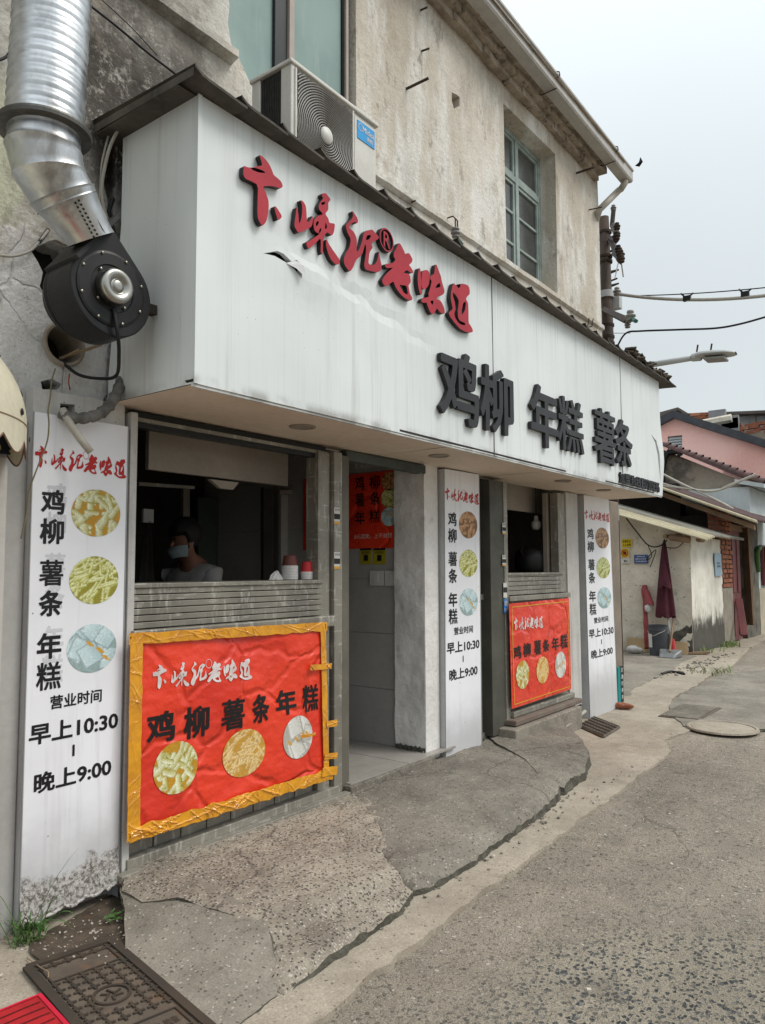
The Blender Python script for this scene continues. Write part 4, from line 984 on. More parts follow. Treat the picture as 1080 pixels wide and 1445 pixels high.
MB().box(wx(716, 700, 3.25)-.1, wx(771, 700, 3.25)+.1, 3.25, 3.27, c, 2.4).build('shutter_box', M['cream'], sf2)
MB().box(r0, r1, Yb+.03, Yb+.055, .16, zb+.01).build('lower_panel', M['frame'], sf2)
tall('white_jamb', r1+.012, wx(820, 850, Yb), Yb+.01, Yb+.12, .1, 2.15, M['white'])
# sill and step below the right window
m = MB(); m.box(l2, wx(808, 985, Yb), Yb-.10, Yb+.02, .155, .20); bpart('sill_slab', m, surf('chipped_sill', (.20, .175, .145), (.17, .12, .095), 9, .9, bump=(20, .6)), bevel=.01)
m = MB(); m.box(l2-.1, wx(822, 1000, 2.8), 2.80, Yb+.02, -.1, .15); bpart('sill_plinth', m, M['conc2'], bevel=.012)
m = MB(); m.box(r0, r1, Yb-.04, Yb+.03, .205, .25); bpart('sill_track', m, M['frame'], bevel=.004)
# dark gap strips
for xx in (wx(611.5, 850, Yb)-.03,): MB().box(xx, xx+.05, Yb+.08, Yb+.1, .1, 2.12).build('dark_gap', M['dark'], bld)
# interior tiles & stove silhouettes seen in the right window
ipanel('inner_tiled_wall', [(705,830),(800,830),(800,690),(705,690)], 4.3, M['room'])
# bulb
b = at(757, 740, 1, 3.22)
t = thing('hanging_bulb', 'white bulb hanging inside the right serving window', 'light bulb', b)
MB().lathe([(.001,-.055),(.03,-.05),(.045,-.03),(.048,0),(.045,.022),(.03,.035),(.022,.04)], b, n=20).build('glass_bulb', M['bulb'], t, smooth=True)
MB().lathe([(.022,.04),(.022,.075),(.012,.085),(.001,.085)], b, n=14).build('bulb_socket', M['cup_white'], t, smooth=True)
MB().tube([b+Vector((0,0,.085)), b+Vector((0,0,.4))], .004, 5).build('bulb_cord', M['cable_b'], t)
# kettle shape on the counter in the right window
k_ = at(748, 808, 1, 3.25); k_.z = zt2
t = thing('rice_cooker', 'dark rounded pot standing behind the right serving counter', 'pot', k_)
MB().lathe([(.001,0),(.12,.0),(.14,.04),(.145,.14),(.13,.2),(.08,.235),(.03,.245),(.001,.247)], k_, n=24).build('pot_body', M['black'], t, smooth=True)
MB().tube([k_+Vector((-.13,0,.15)), k_+Vector((-.18,0,.2)), k_+Vector((-.15,0,.24))], .01, 6).build('handle', M['black'], t)
# pipe by the step
a = at(798, 1026, 2, .02); b_ = at(826, 1004, 2, .07)
tag(MB().tube([a, b_], .017, 10).build('drain_pipe', M['pipe'], smooth=True), 'short grey pipe slanting down from the right window step', 'pipe')
# ------------------------------------------------------------------ sign canopy
M['edge_dark'] = plain('dark_joint', (.10, .10, .10), .7)
CX0, CX1 = 1.925, 8.02
can = thing('sign_canopy', 'long white box canopy carrying the red and black raised lettering', 'shop sign', ((CX0+CX1)/2, 2.6, ZS))
xs_ = [CX0, wx(695, 480, Yf), wx(876, 560, Yf), CX1]
# tear hole in first panel
tear = [(at(px, py, 1, Yf).x, at(px, py, 1, Yf).z) for px, py in ((372,357),(392,354),(400,358),(411,370),(417,367),(424,376),(424,394),(414,380),(404,371),(388,361))]
tear2 = [(at(px, py, 1, Yf).x, at(px, py, 1, Yf).z) for px, py in ((919,612),(925.5,622),(928.6,640),(930.2,665),(932,682),(928.8,664),(926.6,641),(924,624))]
def pdisp(i):
    def f(x, z):
        d = .004*nz(x, i, z, .9, 2)
        d += -.018*math.exp(-((x-2.62)**2/.03+(z-2.83)**2/.016)) if i == 0 else 0
        if i == 0:   # long shallow crease running down to the right
            u = (z-(2.93-.155*(x-2.3))); d += .010*math.exp(-u*u/.0006)*max(0, 1-abs(x-3)/.9)
        if i == 2: d += -.03*max(0, (x-7.75)/.27)*math.exp(-((z-2.55)**2)/.06)
        return d
    return f
for i in range(3):
    a, b = xs_[i]+.0018, xs_[i+1]-.0018
    hs = [tear] if i == 0 else ([tear2] if i == 2 else [])
    m = wallpanel(densify([(a, ZS), (b, ZS), (b, ZT), (a, ZT)], .12), hs, Yf, .02, pdisp(i), .05)
    m.build('front_panel', M['fascia'], can, smooth=False)
MB().box(CX0+.02, CX1-.02, Yf+.06, Yf+.08, ZS+.02, ZT-.02).build('inner_backing', M['dark'], can)
for xx in xs_[1:3]: MB().box(xx-.0028, xx+.0028, Yf-.0045, Yf+.004, ZS+.001, ZT).build('panel_joint', M['edge_dark'], can)
# lifted flaps of the torn panel
c = [at(px, py, 1, Yf-.004) for px, py in ((404,371),(414,380),(424,394),(425,388),(424,376),(417,367))]
m = MB(); m.add([c[0], c[1]+Vector((0,-.02,0)), c[2]+Vector((0,-.035,0)), c[3]+Vector((0,-.03,0)), c[4]+Vector((.0,-.02,0)), c[5]], [(0,1,2,3),(0,3,4,5)]); m.build('torn_flap', M['board2'], can)
# left side panel (leaves a gap to the wall near the top)
def side(u, v):
    z = lerp(ZS, ZT, v); yb = lerp(Yw-.03, Yw-.10, min(1, max(0, (z-2.3)*1.5))); y = lerp(Yf, yb, u); return (CX0+.004*nz(y, z, 9, 2, 2), y, z)
m = MB().grid(side, 12, 24); m.build('side_panel', M['fascia'], can, smooth=True)
MB().box(CX1-.004, CX1, Yf, Yw, ZS, ZT).build('side_panel', M['fascia'], can)
MB().box(CX0-.006, CX0+.014, Yf-.006, Yf+.0, ZS, ZT).build('corner_trim', M['fascia'], can)
MB().box(CX0-.004, CX1, Yf+.006, Yf+.018, ZS-.012, ZS-.001).build('bottom_trim', M['fascia'], can)
# soffit panels
sx = [CX0, 3.9, 5.35, 6.9, CX1]
for i in range(4):
    m = MB().grid(lambda u, v, i=i: (lerp(sx[i]+.003, sx[i+1]-.003, u), lerp(Yf+.002, Yw+.03, v), ZS-.002+.003*nz(u*3+i, v, 0, 2)), 16, 5)
    m.build('soffit_panel', M['soffit'], can, smooth=True)
MB().box(CX0, CX1, Yf, Yw, ZS+.008, ZS+.02).build('soffit_backing', M['dark'], can)
for px, py in ((427, 601), (620, 642), (795, 678), (852, 691)):
    c = at(px, py, 2, ZS); c.z = ZS-.003
    m = MB().lathe([(.07, .0), (.07, -.006), (.058, -.008), (.055, -.002), (.001, -.001)], c, n=24); m.build('downlight', M['cream'], can)
# roof sheets: overlapping, saw-tooth front edge
rs = np.random.RandomState(21)
w = .25; x = 1.83; k = 0
while x < CX1+.1:
    y0 = Yf-.088+rs.uniform(-.005, .005); z0 = ZT+.006
    m = MB(); n = 8
    def sh(u, v, x=x, y0=y0): 
        xx = lerp(x, x+w+.03, u); yy = lerp(y0, Yw+.0, v); crest = .022*math.exp(-(u/.10)**2)+.016*(1-u)
        return (xx, yy, z0+crest+.035*v+.003*nz(xx, yy, 0, 6, 2))
    m.grid(sh, n, 6); m.grid(lambda u, v: tuple(Vector(sh(u, v))-Vector((0, 0, .012))), n, 6)
    m.grid(lambda u, v: tuple(Vector(sh(u, 0))-Vector((0, 0, .012*v))), n, 1)
    m.build('roof_sheet', M['sheet'], can); x += w; k += 1
m = MB().box(1.83, CX1+.1, Yf+.02, Yw-.02, ZT+.001, ZT+.004); m.build('roof_deck', M['sheet'], can)
# left edge turned down
m = MB().add([(1.828, Yf-.086, ZT-.004), (1.828, Yw-.02, ZT+.012), (1.828, Yw-.02, ZT+.05), (1.828, Yf-.086, ZT+.03)], [(0,1,2,3)]); m.build('edge_strip', M['sheet'], can)

# ---- calligraphic letters traced as closed outlines in the plane of the letter faces
Z5 = lambda p: (330+p[0]/5.684, 200+p[1]/5.684)
Z6 = lambda p: (470+p[0]/5.143, 290+p[1]/5.143)
L1 = [Z5(p) for p in [(205,105),(222,110),(240,125),(258,142),(272,160),(288,185),(300,210),(312,240),(320,265),(350,288),(372,308),(387,330),(394,356),(385,368),(375,372),(340,362),(300,352),(232,355),(248,388),(262,420),(275,455),(282,490),(280,540),(275,580),(262,640),(235,672),(222,665),(205,640),(195,615),(191,590),(190,545),(192,450),(195,345),(150,320),(97,297),(85,280),(77,262),(78,225),(82,188),(110,205),(160,205),(190,195),(222,192),(229,180),(218,145)]]
H1 = [[Z5(p) for p in [(135,212),(150,207),(175,208),(205,218),(235,230),(258,248),(235,250),(205,246),(180,238),(155,228)]]]
L1b = [Z5(p) for p in [(328,512),(345,525),(365,558),(388,595),(378,615),(360,628),(350,620),(345,600),(336,570),(328,540)]]
L2a = [Z5(p) for p in [(535,468),(548,470),(560,480),(572,500),(580,520),(584,560),(585,600),(588,640),(600,645),(612,635),(622,615),(628,590),(637,605),(632,660),(622,680),(610,690),(585,703),(560,715),(535,725),(515,728),(500,700),(488,680),(488,655),(492,620),(498,585),(504,520),(512,540),(518,575),(521,610),(522,650),(530,650),(538,630),(545,600),(549,560),(550,520),(546,495)]]
L2b = [Z5(p) for p in [(712,412),(740,410),(750,425),(775,455),(774,470),(758,488),(760,520),(758,545),(748,560),(736,570),(740,590),(756,608),(762,625),(766,648),(785,652),(812,655),(810,690),(804,725),(790,752),(775,742),(765,733),(745,725),(738,735),(725,760),(718,800),(716,830),(715,890),(706,905),(697,880),(699,830),(699,768),(660,808),(605,860),(590,845),(580,805),(600,800),(645,768),(690,740),(680,732),(665,728),(650,712),(643,690),(640,650),(646,628),(658,608),(690,585),(708,590),(714,572),(700,560),(686,545),(682,525),(684,508),(692,488),(705,470),(720,450),(706,432)]]
H2 = [[Z5(p) for p in [(700,488),(718,482),(735,480),(733,495),(722,504),(705,507)]], [Z5(p) for p in [(657,655),(666,640),(682,632),(682,655),(672,670),(660,682)]], [Z5(p) for p in [(738,645),(746,665),(750,688),(740,697),(731,700),(733,670)]], [Z5(p) for p in [(690,697),(703,688),(702,712),(692,730),(680,733)]]]
L2c = [Z5(p) for p in [(745,780),(752,792),(765,820),(790,860),(820,902),(850,945),(852,965),(848,978),(830,985),(812,978),(792,958),(775,935),(760,900),(748,862),(738,815)]]
L3 = [Z6(p) for p in [(140,38),(152,48),(162,66),(182,95),(182,125),(170,130),(160,115),(140,128),(122,143),(118,160),(132,172),(148,185),(165,215),(172,238),(175,262),(172,310),(172,335),(186,328),(196,305),(210,265),(216,238),(222,205),(240,182),(262,178),(285,172),(300,188),(318,208),(335,228),(328,244),(305,256),(284,266),(281,285),(291,304),(278,320),(265,342),(262,375),(258,408),(262,424),(278,430),(304,430),(318,405),(326,380),(332,345),(336,330),(340,370),(348,405),(356,440),(346,475),(320,485),(280,475),(240,465),(230,448),(228,425),(232,395),(240,340),(242,300),(234,275),(228,300),(215,350),(190,375),(168,393),(158,418),(148,448),(125,480),(110,466),(98,448),(85,430),(78,400),(85,365),(100,335),(116,312),(126,280),(130,242),(120,222),(108,200),(98,172),(95,140),(112,122),(140,92),(148,70)]]
H3 = [[Z6(p) for p in [(243,225),(252,216),(264,212),(278,215),(272,232),(262,246),(240,252)]]]
L4 = [Z6(p) for p in [(480,270),(492,280),(500,295),(510,315),(520,335),(524,355),(535,345),(555,345),(568,368),(580,392),(572,414),(552,430),(563,443),(574,460),(582,475),(582,492),(560,483),(538,466),(520,480),(512,492),(535,490),(558,500),(565,530),(565,560),(548,577),(553,605),(560,640),(578,672),(574,686),(560,690),(540,680),(520,668),(500,652),(485,635),(468,610),(455,590),(446,568),(440,548),(415,566),(390,585),(370,577),(355,545),(365,525),(382,502),(400,482),(420,465),(440,450),(412,453),(390,455),(380,440),(375,425),(410,419),(440,415),(455,390),(446,378),(440,362),(444,340),(456,320),(466,298),(472,282)]]
H4 = [[Z6(p) for p in [(483,574),(505,577),(532,580),(540,605),(545,645),(532,642),(518,635),(500,612),(490,595)]]]
L5a = [Z6(p) for p in [(632,452),(636,470),(638,500),(640,550),(641,600),(650,640),(642,646),(634,642),(627,620),(621,595),(616,555),(615,515),(620,480),(624,455)]]
L5b = [Z6(p) for p in [(655,472),(672,466),(690,470),(700,484),(704,505),(702,540),(697,572),(682,598),(665,606),(650,605),(642,580),(641,550),(644,520),(645,495)]]
L5c = [Z6(p) for p in [(750,425),(758,440),(765,460),(773,485),(785,512),(790,545),(800,580),(812,620),(806,640),(785,655),(755,662),(752,682),(768,681),(780,690),(792,706),(812,750),(812,785),(795,785),(782,776),(770,765),(755,742),(748,762),(735,778),(720,792),(705,770),(695,748),(686,722),(680,702),(660,705),(648,702),(640,690),(650,672),(675,668),(700,660),(692,645),(698,625),(706,600),(712,575),(718,547),(705,530),(708,512),(722,502),(736,498),(738,468),(742,435)]]
H5 = [[Z6(p) for p in [(745,590),(758,572),(776,558),(783,590),(765,594),(747,600)]], [Z6(p) for p in [(707,690),(730,688),(729,706),(724,722),(714,712)]]]
L6 = [Z6(p) for p in [(875,560),(890,574),(905,592),(916,578),(930,565),(952,568),(975,575),(985,585),(992,600),(995,640),(985,650),(975,660),(965,678),(980,700),(984,740),(985,790),(985,850),(993,860),(1001,872),(1010,888),(1018,910),(1010,920),(985,922),(962,914),(940,905),(918,890),(900,870),(880,846),(865,825),(850,805),(840,780),(852,765),(870,752),(866,725),(860,700),(856,672),(856,645),(860,620),(866,590)]]
H6 = [[Z6(p) for p in [(873,630),(884,640),(900,660),(915,690),(912,725),(906,760),(907,800),(915,830),(935,842),(960,852),(962,870),(940,866),(920,858),(900,835),(885,808),(881,780),(892,750),(888,722),(884,695),(876,670),(870,650)]], [Z6(p) for p in [(902,574),(912,570),(926,568),(926,590),(908,602),(906,590)]], [Z6(p) for p in [(948,700),(966,698),(964,725),(958,765),(936,795),(934,772),(940,735)]]]
GY_ = Yf-.030
def to_plane(poly, Y=GY_): return [(at(px, py, 1, Y).x, at(px, py, 1, Y).z) for px, py in poly]
LOGO = []     # list of (outer, holes) in plane coordinates, reused for the printed logos
def smooth_loop(p, it=1):
    for _ in range(it):
        q = []
        for i in range(len(p)):
            a, b = p[i], p[(i+1) % len(p)]; q += [(.75*a[0]+.25*b[0], .75*a[1]+.25*b[1]), (.25*a[0]+.75*b[0], .25*a[1]+.75*b[1])]
        p = q
    return p
def extr_poly(m, outer, holes, y0, y1, mf=0, ms=1):
    v, f = region(outer, holes, 10.)
    m.add([(a, y0, b) for a, b in v], f, mf)
    for l in [outer]+list(holes):
        n = len(l); vs = [(a, y0, b) for a, b in l]+[(a, y1, b) for a, b in l]; m.add(vs, [(i, (i+1) % n, n+(i+1) % n, n+i) for i in range(n)], ms)
for grp in ([(L1, H1), (L1b, [])], [(L2a, []), (L2b, H2), (L2c, [])], [(L3, H3)], [(L4, H4)], [(L5a, []), (L5b, []), (L5c, H5)], [(L6, H6)]):
    m = MB(); 
    for o_, h_ in grp:
        o2 = smooth_loop(to_plane(o_)); h2_ = [smooth_loop(to_plane(h)) for h in h_]
        LOGO.append((o2, h2_)); extr_poly(m, o2, h2_, GY_, GY_+.027)
    o = m.build('calligraphy_letter', [M['letter_red'], M['letter_side']], can)
# registered mark
c = at(546, 338.5, 1, GY_); rr = .064
m = MB(); ang = np.linspace(0, 2*math.pi, 36, endpoint=False)
ro = [(c.x+rr*math.cos(a), c.z+rr*math.sin(a)) for a in ang]; ri = [(c.x+rr*.88*math.cos(a), c.z+rr*.88*math.sin(a)) for a in ang]
extr_poly(m, ro, [ri], GY_, GY_+.012); extr_poly(m, [(c.x+rr*1.02*math.cos(a), c.z+rr*1.02*math.sin(a)) for a in ang], [], GY_+.01, GY_+.027, 1, 1)
solid_text(m, 'R', c.x-.028, c.x+.032, c.z-.042, c.z+.042, GY_, GY_+.012, .01)
m.build('registered_mark', [M['letter_red'], M['letter_side']], can); LOGO.append((ro, [ri]))
LA = np.concatenate([np.array(o) for o, h in LOGO]); LO, HI = LA.min(0), LA.max(0)
def put_logo(m, x0, x1, z0, z1, fn, mi=0):
    def q(p): return (x0+(x1-x0)*(p[0]-LO[0])/(HI[0]-LO[0]), z0+(z1-z0)*(p[1]-LO[1])/(HI[1]-LO[1]))
    for o_, h_ in LOGO:
        v, f = region([q(p) for p in o_], [[q(p) for p in h] for h in h_], 10.); m.add([fn(a, b) for a, b in v], f, mi)
# black raised characters
Z3 = lambda x, y: (580+x/2.842, 440+y/2.842)
def blk(ch, xl, xr, ptop, pbot, off=.021):
    a = at(*Z3(xl, (ptop[1]+pbot[1])/2), 1, GY_).x; b = at(*Z3(xr, (ptop[1]+pbot[1])/2), 1, GY_).x
    z1 = at(*Z3(*ptop), 1, GY_).z; z0 = at(*Z3(*pbot), 1, GY_).z
    m = MB(); solid_text(m, ch, a, b, z0, z1, GY_, GY_+.027, off); m.build('black_letter', [M['letter_blk'], M['letter_side']], can)
blk('鸡', 118, 274, (215,165), (245,462)); blk('柳', 280, 413, (303,208), (380,495)); blk('年', 483, 593, (518,292), (545,545))
blk('糕', 592, 694, (615,338), (690,575)); blk('薯', 738, 822, (790,398), (790,612)); blk('条', 822, 890, (850,432), (880,628))
# small raised line at the lower right
a, b = at(875.5, 675, 1, Yf-.02), at(931.5, 692, 1, Yf-.02)
zt_, zb_ = at(884, 668, 1, Yf-.02).z, at(884, 683, 1, Yf-.02).z
for i, s_ in enumerate(['加', '盟', '热', '线', '1', '5', '0', '7', '2', '0', '5', '8', '3', '9', '6']):
    u = [0, .13, .26, .39][i] if i < 4 else .52+.0445*(i-4); w_ = .115 if i < 4 else .038
    m = MB(); solid_text(m, s_, lerp(a.x, b.x, u), lerp(a.x, b.x, u+w_), zb_+.004*(i % 3 == 1), zt_, Yf-.02, Yf-.001, .02); m.build('small_letter', [M['letter_blk'], M['letter_side']], can)

# ---- printed food photographs
def food(kind, seed):
    rs = np.random.RandomState(seed); nr, na = 34, 96
    P = [(0, 0)]; 
    for i in range(1, nr+1):
        for j in range(na): a = 2*math.pi*j/na; P.append((math.cos(a)*i/nr, math.sin(a)*i/nr))
    P = np.array(P); F = [(0, 1+j, 1+(j+1) % na) for j in range(na)]
    for i in range(nr-1):
        for j in range(na): F.append((1+i*na+j, 1+(i+1)*na+j, 1+(i+1)*na+(j+1) % na, 1+i*na+(j+1) % na))
    if kind == 'strips': base, c1, c2, n, r, L = (.50, .26, .02), (.80, .82, .58), (.42, .36, .06), 32, .12, .6
    elif kind == 'strips_brown': base, c1, c2, n, r, L = (.20, .08, .02), (.62, .36, .16), (.30, .11, .03), 24, .16, .5
    elif kind == 'fries': base, c1, c2, n, r, L = (.30, .27, .03), (.84, .86, .50), (.42, .40, .05), 60, .058, .75
    elif kind == 'fries_pale': base, c1, c2, n, r, L = (.55, .30, .05), (.84, .66, .34), (.62, .36, .10), 56, .058, .65
    else: base, c1, c2, n, r, L = (.30, .40, .40), (.60, .74, .76), (.42, .56, .58), 9, .42, .35
    if kind == 'cake_white': base, c1, c2 = (.45, .42, .36), (.74, .73, .68), (.55, .54, .49)
    C = np.tile(np.array(base), (len(P), 1)).astype(float)
    for k in range(n):
        c = rs.uniform(-.85, .85, 2); a = rs.normal(.8, .5) if 'fries' in kind else rs.uniform(0, 3.14); l = L*rs.uniform(.5, 1.1)/2; d = np.array([math.cos(a), math.sin(a)])
        q = P-c; t = np.clip(q@d, -l, l); nn = q-t[:, None]*d
        nx = nn@np.array([-d[1], d[0]]); rr = r*rs.uniform(.8, 1.25)
        dist = np.linalg.norm(nn, axis=1) if 'fries' not in kind else np.maximum(np.abs(nx), np.abs(q@d-t))
        if kind.startswith('cake'): dist = np.maximum(np.abs(nx), np.abs(q@d-t)*1.3)
        ins = dist < rr; s = np.clip(.5+.55*nx/rr+.12*np.sin(q[:, 0]*9+q[:, 1]*7+k), 0, 1)[:, None]
        col = np.array(c2)*(1-s)+np.array(c1)*s; edge = (dist > rr*.86)[:, None]; col = np.where(edge, col*.62, col)
        C[ins] = col[ins]
    if kind.startswith('cake'):
        for k in range(4):
            c = rs.uniform(-.7, .7, 2); q = P-c; dd = np.abs(q[:, 0]*.7+q[:, 1])+.5*np.abs(q[:, 0]); C[dd < .10] = (.62, .33, .04)
    C *= (1+.10*rs.randn(len(P), 1)); C = np.clip(C, 0, .9)
    return P, F, C
_fm = {}
def food_disc(kind, seed, cx, cz, rx, rz_, y, parent, squar=0, fn=None, tint=(1, 1, 1)):
    P, F, C = food(kind, seed); org = wloc(parent)
    me = bpy.data.meshes.new('food_photo'); vs = []
    for p in P:
        q = (cx+p[0]*rx, cz+p[1]*rz_); w3 = Vector(fn(*q)) if fn else Vector((q[0], y, q[1])); vs.append(tuple(w3-org))
    me.from_pydata(vs, [], F); me.materials.append(M['print'])
    at_ = me.color_attributes.new('Col', 'FLOAT_COLOR', 'POINT'); C4 = np.concatenate([C*np.array(tint), np.ones((len(C), 1))], 1); at_.data.foreach_set('color', C4.ravel()); me.update()
    o = bpy.data.objects.new('food_photo', me); COL.objects.link(o); o.parent = parent; WL[o.name] = org; return o

# ---- vertical sign boards, all with one layout measured on the nearest
def bu(px, py): p = at(px, py, 1, Yb); return ((p.x-1.56)/.436, p.z/2.055)
LAY = []
def lay_box(s, pxl, pxr, ptop, pbot, off=.03): 
    LAY.append(('t', s, bu(pxl, (ptop+pbot)/2)[0], bu(pxr, (ptop+pbot)/2)[0], bu((pxl+pxr)/2, pbot)[1], bu((pxl+pxr)/2, ptop)[1], off))
for s_, a, b, c_, d in (('鸡',59,92,691,726),('柳',57,91,732,768),('薯',56,90,790,827),('条',55.4,88.6,833,870),('年',52.6,87.3,893,930),('糕',51.5,86.5,934.5,973.5)): lay_box(s_, a, b, c_, d)
lay_box('营业时间', 71.5, 144, 977, 996, .022)
lay_box('早上10:30', 41.5, 167, 1013, 1041, .028); lay_box('晚上9:00', 48.5, 157.5, 1080, 1108, .028)
u, v0 = bu(104, 1067); v1 = bu(104, 1051)[1]
LAYC = [('strips', *bu(136.6, 724.5)), ('fries', *bu(133.8, 819)), ('cake', *bu(130.7, 915))]
lg = (bu(50, 652)[0], bu(178.5, 654)[0], bu(114, 670)[1], bu(114, 636)[1])
def sign_board(p00, p10, p01, p11, depth, label, kinds, tint, peel=False):
    """corners: bottom left, bottom right, top left, top right (Vectors, front face)"""
    def fn(u, v, off=0): 
        p = p00*(1-u)*(1-v)+p10*u*(1-v)+p01*(1-u)*v+p11*u*v; return Vector((p.x, p.y-off+(.0), p.z))
    t = thing('sign_board', label, 'sign board', (p00+p10)/2, 'white vertical menu boards between the bays')
    m = MB(); n0 = 14
    if peel:
        def bz(u): return .025+.012*nz(u*9, 0, 0, 1, 3)+(.012*u)
        def fr(u, v):
            vv = bz(u)+(1-bz(u))*v; o = 0
            if v < .06: o = (.06-v)*(.25+.5*max(0, nz(u*6, 4, 0, 1, 2)))
            return tuple(fn(u, vv, o))
        m.grid(fr, 40, 120); m.build('front_sheet', M['board'], t, smooth=True)
        m = MB().grid(lambda u, v: tuple(fn(u, bz(u)-.006+.008*v, .02+.012*math.sin(v*3)+.008*nz(u*12, 0, 1))), 40, 3); m.build('curled_edge', M['board'], t, smooth=True)
        # loose flap at right foot
    else:
        m.grid(lambda u, v: tuple(fn(u, v, .0)), 4, 20); m.build('front_sheet', M['board'], t)
    bk_ = lambda p: Vector((p.x, p.y+depth, p.z))
    m = MB(); lo = Vector((0, .0025, 0)); m.add([p00+lo, p01+lo, bk_(p01), bk_(p00)], [(0,1,2,3)]).add([p10+lo, p11+lo, bk_(p11), bk_(p10)], [(0,1,2,3)]).add([p01+lo, p11+lo, bk_(p11), bk_(p01)], [(0,1,2,3)])
    m.build('side_return', M['board2'], t)
    tr = .004; m = MB(); e = (p01-p00); 
    m.tube([p00+Vector((0,.0,0)), p01], .0035, 5); m.tube([p10, p11], .0035, 5); m.build('edge_trim', M['edge'], t)
    m = MB(); F = lambda u, v: tuple(fn(u, v, .0016))
    for k_, s_, u0, u1, v0_, v1_, off in LAY: m = MB(); put_text(m, s_, u0, u1, v0_, v1_, F, off); m.build('printed_text', M['blk_ink'], t, recalc=False)
    m = MB()
    m.add([F(u-.012, v0), F(u+.012, v0), F(u+.012, v1), F(u-.012, v1)], [(0,1,2,3)])
    o = m.build('printed_dash', M['blk_ink'], t, recalc=False)
    if peel:
        m = MB(); G = lambda u, v: tuple(fn(u, v, .0009))
        for k_, s_, u0, u1, v0_, v1_, off in LAY[:6]: m = MB(); put_text(m, s_, u0+.05, u1+.02, v0_+.012, v1_+.014, G, off); m.build('faded_text', M['ghost'], t, recalc=False)
    m = MB(); put_logo(m, lg[0], lg[1], lg[2], lg[3], F); m.build('red_calligraphy', M['red_ink'], t, recalc=False)
    for i, (kind, uu, vv) in enumerate(LAYC):
        food_disc(kinds[i], 5+i, uu, vv, .265, .0495, 0, t, fn=lambda a, b: fn(a, b, .0016), tint=tint)
    return t
V_ = Vector
M['board2'] = M.get('board2') or surf('white_board_side', (.6, .6, .6), (.5, .5, .5), 3, .5, streak=((.25, .24, .22), .3)); M['edge'] = plain('grey_edge', (.33, .33, .33), .5)
sign_board(V_((1.56, Yb, .0)), V_((1.992, Yb, .0)), V_((1.556, Yb, 2.055)), V_((1.996, Yb, 2.058)), .083, 'white vertical menu board nearest the camera, with peeling mouldy foot', ('strips', 'fries', 'cake'), (1, 1, 1), True)
sign_board(V_((4.628, Yb, .07)), V_((5.14, Yb, .07)), V_((4.648, Yb, 2.145)), V_((5.156, Yb, 2.152)), .083, 'middle white menu board between the doorway and the right window', ('strips_brown', 'fries', 'cake'), (1, 1, 1))
b0, b1 = at(833.1, 1014.7, 1, Yb-.03), at(872.3, 999.3, 1, Yb-.03); b2, b3 = at(823.6, 698.4, 1, Yb), at(859.5, 703.5, 1, Yb)
sign_board(b0, b1, b2, b3, .09, 'far white menu board leaning beside the brown cement column', ('strips_brown', 'fries', 'cake'), (.85, .9, .9))

# ---- red banners
def banner(label, corners, kindt):
    TL, TR, BL, BR = [at(*c, 1, Yb-.04) for c in corners]
    def fn(u, v, off=0):
        p = BL*(1-u)*(1-v)+BR*u*(1-v)+TL*(1-u)*v+TR*u*v
        return (p.x, p.y-off-(wr*(.006*nz(u*2.5+v, v*2, 1, 1.3, 2)+.004*math.sin(9*u+7*v))), p.z)
    wr = 1.3 if kindt else .15
    t = thing('red_banner', label, 'banner', (BL+BR)/2)
    MB().grid(lambda u, v: fn(u, v), 60, 44).build('vinyl_sheet', M['banner'], t, smooth=True, recalc=False)
    def inv(px, py):     # pixel -> u, v on the flat quad
        p = at(px, py, 1, Yb-.04); u = .5; v = .5
        for _ in range(12):
            q = BL*(1-u)*(1-v)+BR*u*(1-v)+TL*(1-u)*v+TR*u*v; du = (BR-BL)*(1-v)+(TR-TL)*v; dv = (TL-BL)*(1-u)+(TR-BR)*u
            A = np.array([[du.x, dv.x], [du.z, dv.z]]); s = np.linalg.solve(A, [p.x-q.x, p.z-q.z]); u += s[0]; v += s[1]
        return u, v
    def bx(xl, xr, yt, yb, ytx=None):
        a = inv(xl, (yt+yb)/2); b = inv(xr, (yt+yb)/2); c = inv((xl+xr)/2, yt); d = inv((xl+xr)/2, yb); return a[0], b[0], d[1], c[1]
    return t, fn, bx, inv
t, fn, bx, inv = banner('red vinyl menu banner edged with crumpled orange tape under the left window', ((190,898),(458,882),(187,1183),(464,1090)), 1)
m = MB(); F3 = lambda u, v: fn(u, v, .0035)
put_logo(m, *bx(215, 355, 931, 968), F3); m.build('white_calligraphy', M['wht_ink'], t, recalc=False)
m = MB()
for s_, a, b, c_, d in (('鸡',207,247,1004,1048),('柳',259,295,996,1041),('薯',311.5,344.5,986,1030),('条',355,379,979,1020),('年',389,418.5,973,1009),('糕',427,449,966,1004)): m = MB(); put_text(m, s_, *bx(a, b, c_, d), F3, .03); m.build('printed_text', M['blk_ink'], t, recalc=False)
for kd, cx_, cy_, rx_, ry_, sd_ in (('strips',248.5,1083,30.5,36.5,3),('fries_pale',345,1062.5,28.5,33.5,8),('cake_white',420,1040,20.5,30,2)):
    u, v = inv(cx_, cy_); u2 = inv(cx_+rx_, cy_)[0]; v2 = inv(cx_, cy_-ry_)[1]; food_disc(kd, sd_, u, v, u2-u, v2-v, 0, t, fn=F3)
